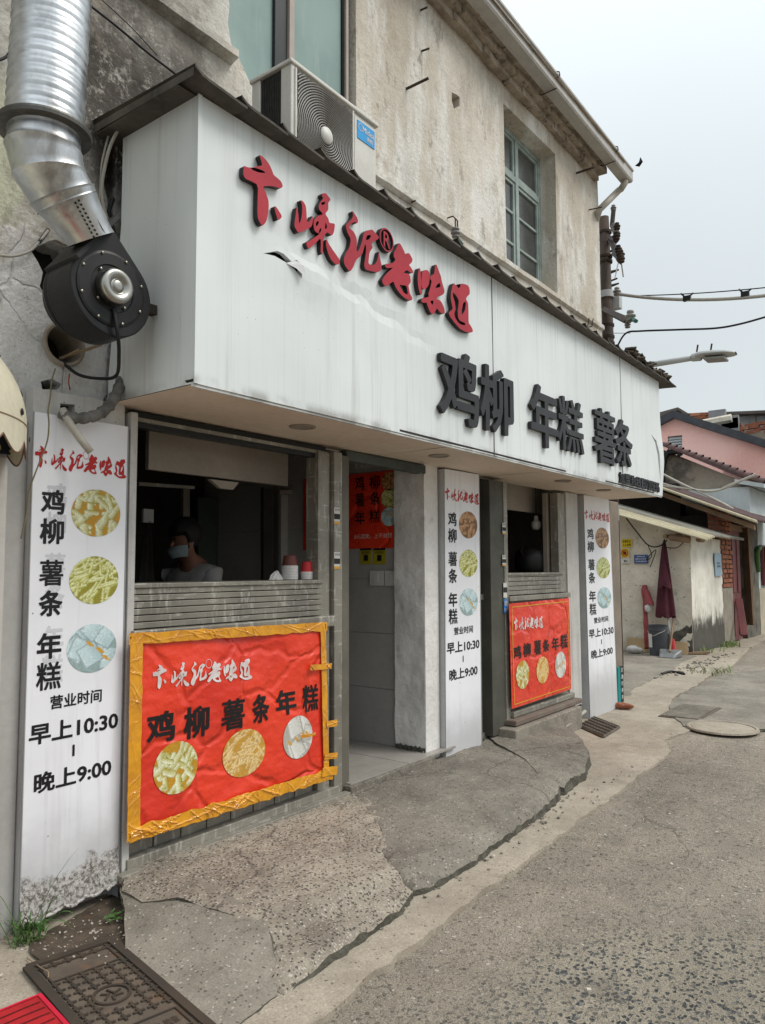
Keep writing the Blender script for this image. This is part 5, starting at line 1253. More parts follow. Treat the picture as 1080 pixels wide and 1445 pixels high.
# tape: crumpled strips along the four sides plus tabs
def tape(p, q, w, name='tape_strip', seed=0, par=t, bulge=.0018, ragged=.12, yy=Yb-.052):
    a, b = at(*p, 1, yy), at(*q, 1, yy); d = b-a; L = d.length; d.normalize(); n_ = Vector((0, 1, 0)).cross(d).normalized()
    rg = np.random.RandomState(seed+40); RG = [(rg.uniform(0, L), math.cos(q_), math.sin(q_), rg.uniform(.3, 1)*bulge*2.2, rg.uniform(.002, .005)) for q_ in rg.uniform(-1.5, 1.5, max(2, int(L/.035)))]
    def g(u, v):
        base = a+d*(L*u); o = (v-.5)*w*(1+ragged*nz(u*L*14, v*2, seed, 1, 2)); dep = .0012+sum(hh*math.exp(-(((u*L-cu)*ca+((v-.5)*w)*sa)/sg)**2) for cu, ca, sa, hh, sg in RG)*math.sin(v*3.14)**.5
        return tuple(base+n_*o+Vector((0, -dep, .004*nz(u*L*9, seed, v*4, 1, 2))))
    MB().grid(g, max(4, int(L/.006)), 12).build(name, M['tape'], par, recalc=False)
tape((182,902),(462,884), .05, seed=1); tape((193,898),(188,1186), .065, seed=2); tape((456,880),(461,1100), .045, seed=3)
tape((183,1180),(470,1091), .062, seed=4, bulge=.004, ragged=.3); tape((183,1182),(250,1160), .05, seed=5, bulge=.004)
tape((438,942),(468,940), .03, seed=6, bulge=.006, yy=Yb-.062); tape((461,1022),(476,1020), .035, seed=7, yy=Yb-.06); tape((458,1068),(476,1066), .035, seed=8, yy=Yb-.06)
tape((424,1040),(445,1036), .016, seed=9, yy=Yb-.062); tape((455,1090),(476,1087), .05, seed=10, yy=Yb-.06)
t, fn, bx, inv = banner('glossy red menu poster with thin yellow border under the right window', ((718.7,852),(803.5,844),(722.5,1000.6),(806.5,972.4)), 0)
m = MB(); F3 = lambda u, v: fn(u, v, .0035)
put_logo(m, *bx(725, 766, 869, 889), F3); m.build('white_calligraphy', M['wht_ink'], t, recalc=False)
m = MB()
for s_, a, b, c_, d in (('鸡',724.5,735.5,911,930),('柳',738.5,749,907,927),('薯',753.5,763.5,903,924),('条',766,775,902,920),('年',779,788.5,899,918),('糕',791,801,895,915)): m = MB(); put_text(m, s_, *bx(a, b, c_, d), F3, .03); m.build('printed_text', M['blk_ink'], t, recalc=False)
for kd, cx_, cy_, rx_, ry_, sd_ in (('strips',737.5,952,9.2,20,3),('fries_pale',765.7,945.5,8.5,19,8),('cake_white',791,938,7.7,18.5,2)):
    u, v = inv(cx_, cy_); u2 = inv(cx_+rx_, cy_)[0]; v2 = inv(cx_, cy_-ry_)[1]; food_disc(kd, sd_, u, v, u2-u, v2-v, 0, t, fn=F3)
m = MB(); e = .03; w_ = .008
for (u0, v0_, u1, v1_) in ((e, e, 1-e, e+w_*1.2), (e, 1-e-w_*1.2, 1-e, 1-e), (e, e, e+w_, 1-e), (1-e-w_, e, 1-e, 1-e)):
    m.add([F3(u0, v0_), F3(u1, v0_), F3(u1, v1_), F3(u0, v1_)], [(0,1,2,3)])
m.build('yellow_border', M['yel_ink'], t, recalc=False)
# red menu poster inside the corridor, notices under it
xw = xt-.003
def xpl(px, py, x=xw): return at(px, py, 0, x)
c = [xpl(493, 775), xpl(556, 775), xpl(556, 640), xpl(493, 640)]
y0, y1 = c[1].y, c[0].y; z0, z1 = xpl(525, 774).z, 2.14
y1 = max(y1, y0+.9)
t = thing('red_menu_poster', 'dark red menu poster high on the tiled wall inside the doorway', 'poster', (xw, (y0+y1)/2, z0))
MB().box(xw-.004, xw, y0, y1, z0, z1).build('poster_sheet', M['banner'], t)
FX = lambda yy, zz: (xw-.0055, yy, zz)
def ytxt(m, s_, pl, pr_, pt, pb, off=.02):
    a, b = xpl(pl, (pt+pb)/2), xpl(pr_, (pt+pb)/2); q = xpl((pl+pr_)/2, pt), xpl((pl+pr_)/2, pb)
    put_text(m, s_, a.y, b.y, q[1].z, q[0].z, FX, off)
m = MB()
for s_, a, b, c_, d in (('鸡',502,515,672,692),('柳',522,537,670,690),('薯',502,515,696,715),('条',523,537,694,713),('年',502,516,722,740),('糕',522,537,719,738)): m = MB(); ytxt(m, s_, a, b, c_, d); m.build('printed_text', M['blk_ink'], t, recalc=False)
m = MB(); ytxt(m, '8元起卖，上不封顶', 501, 554, 753, 760, .005)
a, b = xpl(501, 655), xpl(545, 655); put_logo(m, a.y, b.y, xpl(523, 661).z, xpl(523, 651).z, FX); m.build('pale_lettering', M['wht_ink'], t, recalc=False)
for kd, px, py in (('strips_brown', 550, 679), ('fries', 550, 703), ('cake', 550, 729)):
    c_ = xpl(px, py); food_disc(kd, 4, c_.y, c_.z, .075, .07, 0, t, fn=lambda a, b: (xw-.0055, a, b))
for i, px in enumerate((517, 536)):
    c_ = xpl(px, 785); t = thing('payment_notice', ('yellow and black payment notice, left of two under the menu poster', 'yellow and black payment notice, right of two under the menu poster')[i], 'notice', c_)
    MB().box(xw-.003, xw, c_.y-.055, c_.y+.055, c_.z-.06, c_.z+.06).build('notice_card', plain('dull_yellow', (.42, .34, .02)), t)
    MB().box(xw-.005, xw-.0035, c_.y-.055, c_.y+.055, c_.z+.045, c_.z+.06).build('notice_band', M['navy'], t)
    MB().box(xw-.005, xw-.0035, c_.y-.02, c_.y+.02, c_.z-.035, c_.z+.01).build('notice_print', M['blk_ink'], t)
    m = MB(); ytx = '收款码'; put_text(m, ytx, c_.y+.04, c_.y-.04, c_.z+.018, c_.z+.038, lambda a, b: (xw-.005, a, b), .004); m.build('notice_lettering', M['blk_ink'], t, recalc=False)
c_ = xpl(543, 816); t = thing('wall_switch', 'double white light switch on the tiled wall', 'switch', c_)
for s_ in (-.07, .07): MB().box(xw-.01, xw, c_.y+s_-.064, c_.y+s_+.064, c_.z-.055, c_.z+.055).build('switch_plate', M['cup_white'], t, bevel=.003); MB().box(xw-.014, xw-.0105, c_.y+s_-.02, c_.y+s_+.02, c_.z-.035, c_.z+.035).build('rocker', M['cup_white'], t, bevel=.002)

# stickers on the posts
def sticker(px, py, w, h, Y, label, bands, txt=None, col='white'):
    c = at(px, py, 1, Y); t = thing('sticker', label, 'sticker', c); MB().box(c.x-w/2, c.x+w/2, Y-.002, Y, c.z-h/2, c.z+h/2).build('paper', M['cup_white'] if col == 'white' else M['blu_ink'], t)
    for f0, f1, mt_ in bands: MB().box(c.x-w/2, c.x+w/2, Y-.0036, Y-.0022, c.z-h/2+h*f0, c.z-h/2+h*f1).build('print_band', mt_, t)
    if txt:
        m = MB(); 
        for s_, f0, f1, mt_ in txt: put_text(m, s_, c.x-w*.42, c.x+w*.42, c.z-h/2+h*f0, c.z-h/2+h*f1, lambda a, b: (a, Y-.005, b), .005)
        m.build('lettering', txt[0][3], t, recalc=False)
ys = Yb-.0065
sticker(475.5, 728, .052, .10, ys, 'white and gold payment sticker, upper of two on the post left of the doorway', [(0, .15, M['yel_ink']), (.3, .62, M['rubber'])], [('支付宝', .8, .93, M['blk_ink'])])
sticker(475.5, 791, .052, .10, ys, 'white and gold payment sticker, lower of two on the post left of the doorway', [(0, .15, M['yel_ink']), (.3, .62, M['rubber'])], [('支付宝', .8, .93, M['blk_ink'])])
ys = Yb-.0085
sticker(711.5, 746, .058, .09, ys, 'small white sticker, topmost on the post left of the right window', [(0, .14, M['yel_ink']), (.3, .62, M['rubber'])], [('支付', .8, .93, M['blk_ink'])])
sticker(711.5, 791, .058, .09, ys, 'small white sticker, second from the top on the post left of the right window', [(0, .14, M['yel_ink']), (.3, .62, M['rubber'])], [('支付', .8, .93, M['blk_ink'])])
sticker(713, 833, .06, .12, ys, 'plain white sticker with a dark seal on the post left of the right window', [(.35, .7, M['rubber'])])
sticker(713.5, 855, .06, .11, ys, 'bright blue sticker lowest on the post left of the right window', [], [('收', .48, .9, M['wht_ink']), ('付款', .1, .35, M['wht_ink'])], 'blue')
# ------------------------------------------------------------------ things fixed to or near the facade
def PX(px, py, x): return at(px, py, 0, x)
def PY(px, py, y): return at(px, py, 1, y)
# outdoor air conditioner on the canopy
AY = 2.556; ax0, ax1 = PY(411, 84, AY).x, PY(531, 181, AY).x; az1 = PY(470, 135, AY).z+.0; az1 = PY(411, 84, AY).z; az0 = 3.44; ad = .285
t = thing('air_conditioner', 'cream outdoor air conditioner unit with round fan grille on the canopy roof', 'air conditioner', ((ax0+ax1)/2, AY+ad/2, az0))
m = MB(); m.box(ax0, ax0+.03, AY+.0, AY+.05, az0, az1-.012).box(ax0+.0, ax0+.03, AY+ad-.05, AY+ad, az0, az1-.012)
MB().box(ax0+.03, ax1, AY+.004, AY+ad, az0, az1-.014).build('casing', M['ac'], t, bevel=.012)
MB().box(ax0, ax0+.032, AY-.002, AY+.075, az0, az1-.014).build('corner_post', M['ac'], t, bevel=.008)
MB().box(ax0-.002, ax0+.03, AY+ad-.06, AY+ad, az0, az1-.014).build('corner_post', M['ac'], t, bevel=.006)
m = MB().box(ax0+.008, ax0+.028, AY+.076, AY+ad-.061, az0+.01, az1-.02); m.build('condenser_fins', M['ac_dark'], t)
m = MB()
for k in range(11): y = AY+.085+.0125*k; m.box(ax0+.002, ax0+.0075, y, y+.0035, az0+.02, az1-.025)
tag(m.build('fin', M['ac_dark'], t), kind='stuff')
MB().box(ax0-.012, ax1+.012, AY-.012, AY+ad+.01, az1-.016, az1+.006).build('top_cover', M['ac'], t, bevel=.006)
fx0, fx1 = PY(417, 200, AY).x, PY(496, 200, AY).x; fz0, fz1 = az0+.015, az1-.03
MB().box(fx0, fx1, AY-.001, AY+.003, fz0, fz1).build('grille_recess', M['ac_dark'], t)
c = Vector(((fx0+fx1)/2+.003, AY-.008, (fz0+fz1)/2+.0))
hw, hh_ = (fx1-fx0)/2, (fz1-fz0)/2
def ringclip(m, r, w=.0028):
    n = 64; run = []
    for k in range(n+1):
        a = 2*math.pi*k/n; x, z = r*math.cos(a), r*math.sin(a)
        if abs(x) < hw and abs(z) < hh_: run.append((c.x+x, c.y, c.z+z))
        else:
            if len(run) > 1: m.tube(run, w, 4)
            run = []
    if len(run) > 1: m.tube(run, w, 4)
m = MB(); r = .055
while r < math.hypot(hw, hh_): ringclip(m, r); r += .0128
for k in range(16):
    a = 2*math.pi*k/16+.1; r1 = min(hw/abs(math.cos(a)+1e-6), hh_/abs(math.sin(a)+1e-6), .36)*.98; m.tube([(c.x+.045*math.cos(a), c.y+.003, c.z+.045*math.sin(a)), (c.x+r1*math.cos(a), c.y+.003, c.z+r1*math.sin(a))], .0008, 3)
tag(m.build('fan_grille', M['wire_white'], t), kind='stuff')
MB().lathe([(.001,.014),(.04,.012),(.046,.004),(.046,0)], c, (0,-1,0), 28).build('grille_hub', M['ac'], t, smooth=True)
m = MB().box(fx0-.012, fx0, AY-.012, AY, fz0, fz1); m.build('grille_edge', M['ac'], t, bevel=.003)
m = MB().box(fx1, fx1+.012, AY-.012, AY, fz0, fz1); m.build('grille_edge', M['ac'], t, bevel=.003)
MB().box(fx1+.022, ax1-.012, AY-.006, AY+.001, fz0, az1-.045).build('service_panel', M['ac'], t, bevel=.004)
l0, l1 = PY(503, 190, AY).x, PY(527, 200, AY).x; lz1, lz0 = PY(515, 178, AY).z, PY(515, 203, AY).z
m = MB().box(l0, l1, AY-.010, AY-.0065, lz0, lz1); lb = m.build('brand_label', surf('sky_blue_label', (.03, .36, .74), (.03, .32, .68), 5, .4), t)
m = MB(); FA = lambda a, b: (a, AY-.0115, b)
put_text(m, 'Midea', lerp(l0, l1, .28), lerp(l0, l1, .95), lerp(lz0, lz1, .50), lerp(lz0, lz1, .82), FA, .012)
put_text(m, '美的', lerp(l0, l1, .52), lerp(l0, l1, .88), lerp(lz0, lz1, .14), lerp(lz0, lz1, .40), FA, .012)
cc = (lerp(l0, l1, .17), lerp(lz0, lz1, .68)); n = 26
a_ = [(cc[0]+.021*math.cos(k/n*5.6+.5), cc[1]+.021*math.sin(k/n*5.6+.5)) for k in range(n+1)]
for k in range(n): 
    p, q = a_[k], a_[k+1]; f = .86
    m.add([FA(*p), FA(*q), FA(cc[0]+(q[0]-cc[0])*f, cc[1]+(q[1]-cc[1])*f), FA(cc[0]+(p[0]-cc[0])*f, cc[1]+(p[1]-cc[1])*f)], [(0,1,2,3)])
m.build('label_lettering', M['wht_ink'], t, recalc=False)
for xx in (ax0+.12, ax1-.12): MB().box(xx-.02, xx+.02, AY-.0, AY+ad, 3.40, az0).build('foot', M['ac'], t)

# corrugated galvanised duct with elbow
DY = 2.55
P0 = PY(77, 0, DY); Pf = PY(63, 186, DY); 
t = thing('exhaust_duct', 'large ribbed galvanised steel exhaust duct with elbow running up the wall', 'duct', Pf)
prof = []; zt0 = Pf.z; H = 1.4; R0 = .128
m = MB(); n = 30; nstep = int(H/.008); vs = []
ax_ = Vector((0.03, .0, 1)).normalized()
for i in range(nstep+1):
    h = i*.008; ph = (h/.042) % 1; r = R0+(.0065 if ph < .16 else (.004*math.sin(ph*math.pi)))
    prof.append((r, h))
m.lathe(prof, Pf+Vector((0, 0, .02)), ax_, 40); m.build('ribbed_tube', M['steel'], t, smooth=True, recalc=False)
fa = Vector((.12, -.02, 1)).normalized()
MB().lathe([(R0-.01,-.012),(R0+.012,-.014),(R0+.032,-.012),(R0+.034,.0),(R0+.032,.008),(R0-.01,.006)], Pf, (.0, .0, 1), 44).build('flange', M['steel2'] if 'steel2' in M else surf('dull_steel_flange', (.16, .155, .145), (.09, .085, .078), 9, .5, .8), t, smooth=False)
# elbow segments
E1 = PY(62, 213, DY); E2 = PY(70, 246, 2.555); E3 = PY(88, 275, 2.565); E4 = PY(129, 338, 2.60)
def seg(a, b, r0, r1, d0, d1, name='elbow_segment'):
    m = MB(); rows = 7; n = 40; d0 = Vector(d0).normalized(); d1 = Vector(d1).normalized()
    for i in range(rows+1):
        u = i/rows; c_ = lerp(a, b, u); d = lerp(d0, d1, u).normalized(); x_ = d.cross(Vector((0, 1, 0))).normalized(); y_ = d.cross(x_)
        r = lerp(r0, r1, u)+(.004 if i in (0, rows) else 0)
        m.v += [tuple(c_+(x_*math.cos(2*math.pi*k/n)+y_*math.sin(2*math.pi*k/n))*r) for k in range(n)]
    m.f += [(i*n+k, i*n+(k+1) % n, (i+1)*n+(k+1) % n, (i+1)*n+k) for i in range(rows) for k in range(n)]; m.m = [0]*len(m.f)
    return m.build(name, M['steel'], t, smooth=True, recalc=False)
dn = lambda p, q: (q-p)
seg(Pf-Vector((0,0,.01)), E1, R0-.006, R0-.002, (0,0,-1), (0,0,-1), 'duct_collar')
seg(E1, E2, R0, R0-.004, (0,0,-1), (.25,0,-1)); seg(E2, E3, R0-.004, R0-.012, (.25,0,-1), (.62,0,-1)); 
seg(E3, lerp(E3, E4, .18), R0-.008, R0-.014, (.62,0,-1), (.68,0,-1), 'duct_collar'); seg(lerp(E3, E4, .18), E4, R0-.018, .088, (.68,0,-1), (.62,.05,-1), 'duct_taper')
for k in range(9):       # rivets along the seam
    c_ = lerp(lerp(E3, E4, .2), E4, k/9); dd = (E4-E3).normalized(); s_ = dd.cross(Vector((0,1,0))).normalized()
    for s2 in (-.03, -.045):
        pp = c_+s_*s2+Vector((0, -math.sqrt(max(0, lerp(.108, .09, k/9)**2-s2*s2)), 0)); MB().lathe([(.001,.003),(.004,.001),(.0045,-.002)], pp, (0,-1,0), 8).build('rivet', M['black'], t)
m = MB(); m.tube([c_ for c_ in [lerp(E3, E4, u)+Vector((.0,-.105+.014*u,0)) for u in (.2,.6,1)]], .002, 4); m.build('seam', M['black'], t)
# clamp ring
# centrifugal blower
BYf = 2.58; bc = PY(157, 408, BYf)
t = thing('exhaust_blower', 'black centrifugal exhaust blower with silver motor beside the sign canopy', 'blower', bc)
R = .172
def scroll(th): return R*(1+.0*th)
pts = []
ddir = Vector(((E4-bc).x, 0, (E4-bc).z)).normalized()
n = 64; a0 = math.atan2((E4-bc).z, (E4-bc).x)
for k in range(n):
    th = 2*math.pi*k/n; r = R*(1+.10*max(0, math.cos(th+.9)))
    pts.append((bc.x+r*math.cos(th), bc.z+r*math.sin(th)))
# outlet throat: hull of circle and the flange rectangle
fl = E4; dd = (E3-E4); dd.y = 0; dd.normalize(); nn = Vector((dd.z, 0, -dd.x))
throat = [(fl.x+nn.x*.105, fl.z+nn.z*.105), (fl.x-nn.x*.10, fl.z-nn.z*.10)]
def hull(P):
    P = sorted(set(P)); 
    def half(Q):
        h = []
        for p in Q:
            while len(h) > 1 and (h[-1][0]-h[-2][0])*(p[1]-h[-2][1])-(h[-1][1]-h[-2][1])*(p[0]-h[-2][0]) <= 0: h.pop()
            h.append(p)
        return h
    return half(P)[:-1]+half(P[::-1])[:-1]
hp = hull(pts+throat)
m = MB().prism(hp, 1, BYf, BYf+.17); m.build('scroll_housing', M['black'], t, bevel=.006, seg=2)
MB().lathe([(R*.86,.0),(R*.86,-.004),(R*.80,-.007),(R*.55,-.009),(R*.53,-.004),(.001,-.003)], bc, (0, 1, 0), 56).build('face_plate', M['black'], t, smooth=False)
MB().lathe([(R*.98,.17),(R*1.0,.19),(R*.98,.20),(R*.82,.205),(R*.80,.26),(.01,.262)], bc, (0, 1, 0), 56).build('rear_ring', M['black'], t, smooth=False)
mot = MB().lathe([(.066,-.003),(.069,-.006),(.069,-.050),(.064,-.058),(.056,-.062),(.036,-.060),(.031,-.050),(.026,-.048),(.023,-.055),(.014,-.058),(.001,-.058)], bc+Vector((-.004,0,.0)), (0, 1, 0), 48).build('motor_cap', M['steel3'] if 'steel3' in M else surf('brushed_motor_steel', (.42, .41, .38), (.33, .32, .29), 12, .32, 1.0), t, smooth=True)
bolt = MB().lathe([(.001,.0055),(.005,.004),(.0058,0),(.0058,-.002)], (0,0,0), (0,-1,0), 8).mesh('bolt', surf('bolt_steel', (.4, .38, .33), None, 9, .4, .9))
for k in range(8): a = 2*math.pi*k/8+.35; inst(bolt, 'bolt', t, bc+Vector((math.cos(a)*R*.80, -.009, math.sin(a)*R*.80)))
for k in range(4): a = 2*math.pi*k/4+.7; inst(bolt, 'bolt', t, bc+Vector((math.cos(a)*.083, -.011, math.sin(a)*.083)))
q = [fl+nn*.125, fl-nn*.12]
def flb(o): return o+Vector((0, BYf+.085-o.y, 0))
m = MB(); a, b_ = flb(q[0]), flb(q[1]); M4 = Matrix.Translation((a+b_)/2) @ Matrix(((nn.x, 0, dd.x, 0), (0, 1, 0, 0), (nn.z, 0, dd.z, 0), (0, 0, 0, 1)))
m.box(-.14, .14, -.115, .115, -.009, .009, 0, M4); m.build('outlet_flange', M['rubber'], t, bevel=.003)
m = MB().box(bc.x+.02, 1.915, BYf+.06, BYf+.1, bc.z-.02, bc.z+.02); m.build('mounting_arm', M['iron'], t)
# power lead of the blower
m = MB(); pts_ = [bc+Vector((.005,-.012,-.075)), PY(166, 470, 2.56), PY(168, 500, 2.62), PY(164, 530, 2.75), PY(140, 534, 2.9), PY(110, 528, 2.97), PY(85, 508, 3.02)]
def smoothpath(P, n=8):
    P = [Vector(p) for p in P]; out = []
    for i in range(len(P)-1):
        p0, p1, p2, p3 = P[max(i-1, 0)], P[i], P[i+1], P[min(i+2, len(P)-1)]
        for k in range(n):
            u = k/n; out.append(.5*((2*p1)+(p2-p0)*u+(2*p0-5*p1+4*p2-p3)*u*u+(3*p1-p0-3*p2+p3)*u**3))
    return out+[P[-1]]
def cable(name, pts, r, mat, label, cat='cable', group=None, n=6, cyc=8, stuff=False):
    o = MB().tube(smoothpath(pts, cyc), r, n).build(name, mat, None, smooth=True, recalc=False); return tag(o, label, cat, group)
cable('power_lead', pts_, .0075, M['cable_b'], 'black lead looping from the blower down to the round pipe opening')
# broken round pipe mouth
m = MB(); m.lathe([(pr, 0), (pr+.014, -.012), (pr+.006, -.022), (pr-.004, -.02), (pr-.006, .2)], (pipec.x, Yw-.004, pipec.z), (0, 1, 0), 30)
tag(m.build('pipe_mouth', M['mortar']), 'round broken pipe opening in the white wall under the blower', 'pipe')
m = MB(); a = PY(92, 503, 3.04); m.tube([a, PY(112, 493, 2.96)], .006, 5); m2 = MB(); m2.tube([PY(84, 506, 3.06), PY(143, 486, 2.93)], .007, 5)
tag(m.build('stick', M['dry']), 'short pale stick poking out of the round pipe opening', 'stick'); tag(m2.build('stick', M['dry']), 'long dry stick poking out of the round pipe opening', 'stick')
# cables round the canopy's left end
cable('cable', [PY(203,149,2.93), PY(190,155,2.90), PY(170,178,2.90), PY(156,205,2.93), PY(148,235,2.96), PY(144,262,2.98), PY(146,290,2.99), PY(158,330,2.99)], .008, M['cable_w'], 'thick off-white cable curving down the gap beside the canopy')
cable('cable', [PY(166,170,2.99), PY(158,174,2.96), PY(152,196,2.97), PY(144,230,2.98), PY(142,262,3.0), PY(141,288,3.0), PY(150,318,3.0)], .005, M['cable_w'], 'thin off-white cable looping down the gap beside the canopy')
cable('cable', [PY(160,280,3.0), PY(154,300,3.0), PY(160,325,3.0), PY(162,345,3.0), PY(163,372,3.0)], .009, M['rubber'], 'dark cable hanging in the gap behind the blower')
cable('cable', [PY(0,360,3.0), PY(20,361,3.0), PY(42,354,3.0), PY(56,340,3.0), PY(68,325,3.01)], .006, M['cable_w'], 'white cable sagging across the plaster left of the blower')
m = MB().tube([PY(55,342,3.0), PY(68,324,3.02)], .009, 6); tag(m.build('cable_conduit', M['rubber']), 'short grey conduit where the white cable enters the plaster', 'conduit')
cable('cable', [PY(26,-6,2.9), PY(24,30,2.96), PY(20,55,2.99), PY(12,76,3.0), PY(0,84,3.0), PY(-20,84,3.0)], .006, M['cable_b'], 'black cable curving behind the ribbed duct at the upper left')
cable('cable', [PY(128,8,2.95), PY(165,37,2.95), PY(210,75,2.95), PY(245,102,2.95), PY(262,116,2.95)], .006, M['cable_b'], 'black cable running diagonally down the wall to the canopy corner')
cable('cable', [PY(140,-4,2.95), PY(185,38,2.95), PY(222,78,2.95)], .0025, M['cable_b'], 'thin dark wire above the diagonal black cable')
cable('wire', [PY(78,520,3.0), PY(73,538,2.98), PY(71,560,2.92), PY(68,580,2.90), PY(69,600,2.90), PY(66,625,2.90), PY(52,662,2.90), PY(42,690,2.91), PY(38,720,2.91), PY(30,760,2.92)], .003, plain('green_tan_wire', (.22, .18, .1)), 'thin greenish brown wire hanging over the first sign board', 'wire')
cable('wire', [PY(98,528,3.0), PY(97,540,2.98), PY(99,550,2.99)], .003, plain('red_wire', (.3, .05, .03)), 'short red wire end below the round pipe opening', 'wire')
# wrapped pipe and drain spout over the first board, white cover strip
t = thing('pipe_cover', 'white painted metal cover strip above the first sign board', 'cover panel', PY(115, 580, Yb+.02))
c = [PY(px, py, Yb+.02) for px, py in ((47,547),(176,571),(176,603),(47,581))]
hl = [PY(px, py, Yb+.02) for px, py in ((85,569),(106,571),(106,588),(85,586))]
m = wallpanel([(p.x, p.z) for p in c[::-1]], [[(p.x, p.z) for p in hl]], Yb+.02, .06); m.build('cover_sheet', M['white'], t)
MB().box(hl[0].x-.01, hl[1].x+.01, Yb+.078, Yb+.085, hl[2].z-.01, hl[0].z+.01).build('cover_back', M['dark'], t)
pf = [PY(88,583,2.93), PY(98,589,2.90), PY(118,590,2.88), PY(140,584,2.88), PY(156,570,2.88), PY(167,550,2.89), PY(172,535,2.93), PY(174,520,2.98)]
pth = smoothpath(pf, 6); m = MB().tube(pth, [.024+.003*math.sin(i*1.7)+.002*math.sin(i*3.1) for i in range(len(pth))], 12)
tag(m.build('wrapped_pipe', M['foam'], smooth=True, recalc=False), 'grey wrapped pipe bending from the canopy corner to the cover strip', 'pipe')
pth = [PY(88,578,2.92), PY(100,600,2.88), PY(114,620,2.85), PY(128,638,2.83)]
tag(MB().tube(pth, [.017,.0165,.016,.0155], 12).build('spout', M['pipe'], smooth=True), 'cream plastic drain spout slanting down over the first sign board', 'pipe')
# insulator on the wall
a = PY(643, 330, 2.93); t = thing('insulator', 'small porcelain insulator on a hook above the canopy edge', 'insulator', a)
MB().lathe([(.001,.03),(.028,.026),(.032,.012),(.018,.006),(.018,-.002),(.036,-.008),(.036,-.02),(.02,-.026),(.02,-.034),(.03,-.04),(.026,-.05),(.001,-.05)], a+Vector((0,0,.02)), (0,0,1), 20).build('porcelain_body', M['porc'], t, smooth=True)
MB().tube([a+Vector((0,0,.03)), a+Vector((0,0,.12))], .006, 6).build('pin', M['iron'], t)
MB().tube([a+Vector((.02,-.01,-.03)), a+Vector((.06,-.03,-.07))], .009, 6).build('green_tail', M['gclip'], t)

# heap of broken tiles on the far end of the canopy
rs = np.random.RandomState(31); m = MB()
for i in range(150):
    x = rs.uniform(6.9, 8.12); y = Yf-.07+abs(rs.normal())*.12; z = ZT+.045+rs.uniform(0, .05)*math.exp(-(y-Yf+.05)*2)
    m.cbox((x, y, z), (rs.uniform(.05, .11), rs.uniform(.05, .10), .014), rot=(rs.uniform(-.6, .6), rs.uniform(-.6, .6), rs.uniform(0, 3)))
tag(m.build('broken_tiles', surf('mossy_broken_tile', (.13, .105, .08), (.05, .042, .034), 14, .95)), 'heap of small broken roof tiles on the far end of the canopy', 'rubble', kind='stuff')

# dutch awning of the neighbour at the left edge
AX0, AZ = .945, 1.925
t = thing('awning', 'cream scalloped awning end at the left edge of the picture', 'awning', (.95, 2.7, 1.8))
axr = 1.30      # right end cheek plane X; canopy curves from wall down to front edge
wy = 2.93
def arc(u):      # u 0 at the wall (top) to 1 at the front lower edge, in (y, z)
    a = u*math.pi/2; return (wy-.55*math.sin(a), 1.90+.36*math.cos(a))
def dome(u, v):  # v along: 0 right end .. ; right end is rounded (quarter dome)
    a = u*math.pi/2; b = v*math.pi/2
    return (AX0+.50*math.sin(a)*math.cos(b), wy-.55*math.sin(a)*math.sin(b), AZ+.42*math.cos(a))
m = MB().grid(dome, 22, 22); m.grid(lambda u, v: (lerp(AX0, -.8, u), wy-.55*math.sin(v*math.pi/2), AZ+.42*math.cos(v*math.pi/2)), 10, 16)
m.build('canopy_cloth', M['cream_vinyl'], t, smooth=True)
def valance(u, v):      # u along the rim from the wall corner to the front, v down
    b = u*math.pi/2; sc = abs(math.sin(u*math.pi*4.5)); drop = (.065+.05*sc)*v
    return (AX0+.50*math.cos(b), wy-.55*math.sin(b), AZ-drop)
m = MB().grid(valance, 90, 4); m.grid(lambda u, v: (lerp(AX0, -.8, u), wy-.55, AZ-(.065+.05*abs(math.sin(u*18)))*v), 60, 3)
m.build('valance', M['cream_vinyl'], t, smooth=True)
m = MB(); pts = [valance(i/90, 1) for i in range(91)]; m.tube(pts, .0035, 5); m.build('valance_piping', plain('brown_piping', (.18, .11, .07)), t)
m = MB(); m.tube([valance(i/40, 0) for i in range(41)], .003, 5); m.build('rim_seam', plain('brown_seam', (.3, .22, .14)), t)
for (u, v) in ((.82, .10), (.80, .30), (.62, .12), (.95, .5), (.6, .42)):
    p = Vector(dome(u, v)); q = Vector(dome(u+.01, v)); r2 = Vector(dome(u, v+.01)); nrm = (q-p).cross(r2-p).normalized(); nrm = nrm if nrm.y < 0 or nrm.x > 0 else -nrm
    MB().lathe([(.001,.004),(.011,.003),(.013,0)], p+nrm*.003, nrm, 12).build('grommet', M['black'], t)
for u in (.12, .33): 
    p = Vector(valance(u, .35)); MB().lathe([(.001,.004),(.009,.003),(.011,0)], p+Vector((.006,-.006,0)), (.8,-.5,0), 12).build('grommet', M['black'], t)
# navy sign under the awning and the neighbour's pale door wall
t = thing('house_number_sign', 'navy sign with pale yellow figures under the cream awning', 'sign', PY(5, 632, 2.9))
a, b_ = PY(-60, 632, 2.90), PY(28, 632, 2.90); MB().box(a.x, b_.x, 2.9, 2.92, b_.z-.03, b_.z+.05).build('sign_plate', M['navy'], t)
m = MB(); c_ = PY(12, 632, 2.9); put_text(m, '9', c_.x-.005, c_.x+.025, c_.z-.02, c_.z+.035, lambda u, v: (u, 2.897, v), .03); put_text(m, '6', c_.x-.06, c_.x-.03, c_.z-.02, c_.z+.035, lambda u, v: (u, 2.897, v), .03)
m.build('sign_lettering', plain('pale_yellow', (.5, .42, .2)), t, recalc=False)
t = thing('neighbour_front', 'pale cream painted shopfront panel left of the first sign board', 'shopfront', (.9, 2.95, 0))
M['npanel'] = surf('pale_cream_paint', (.60, .575, .54), (.52, .495, .46), 1.2, .55, streak=((.35, .31, .27), .3))
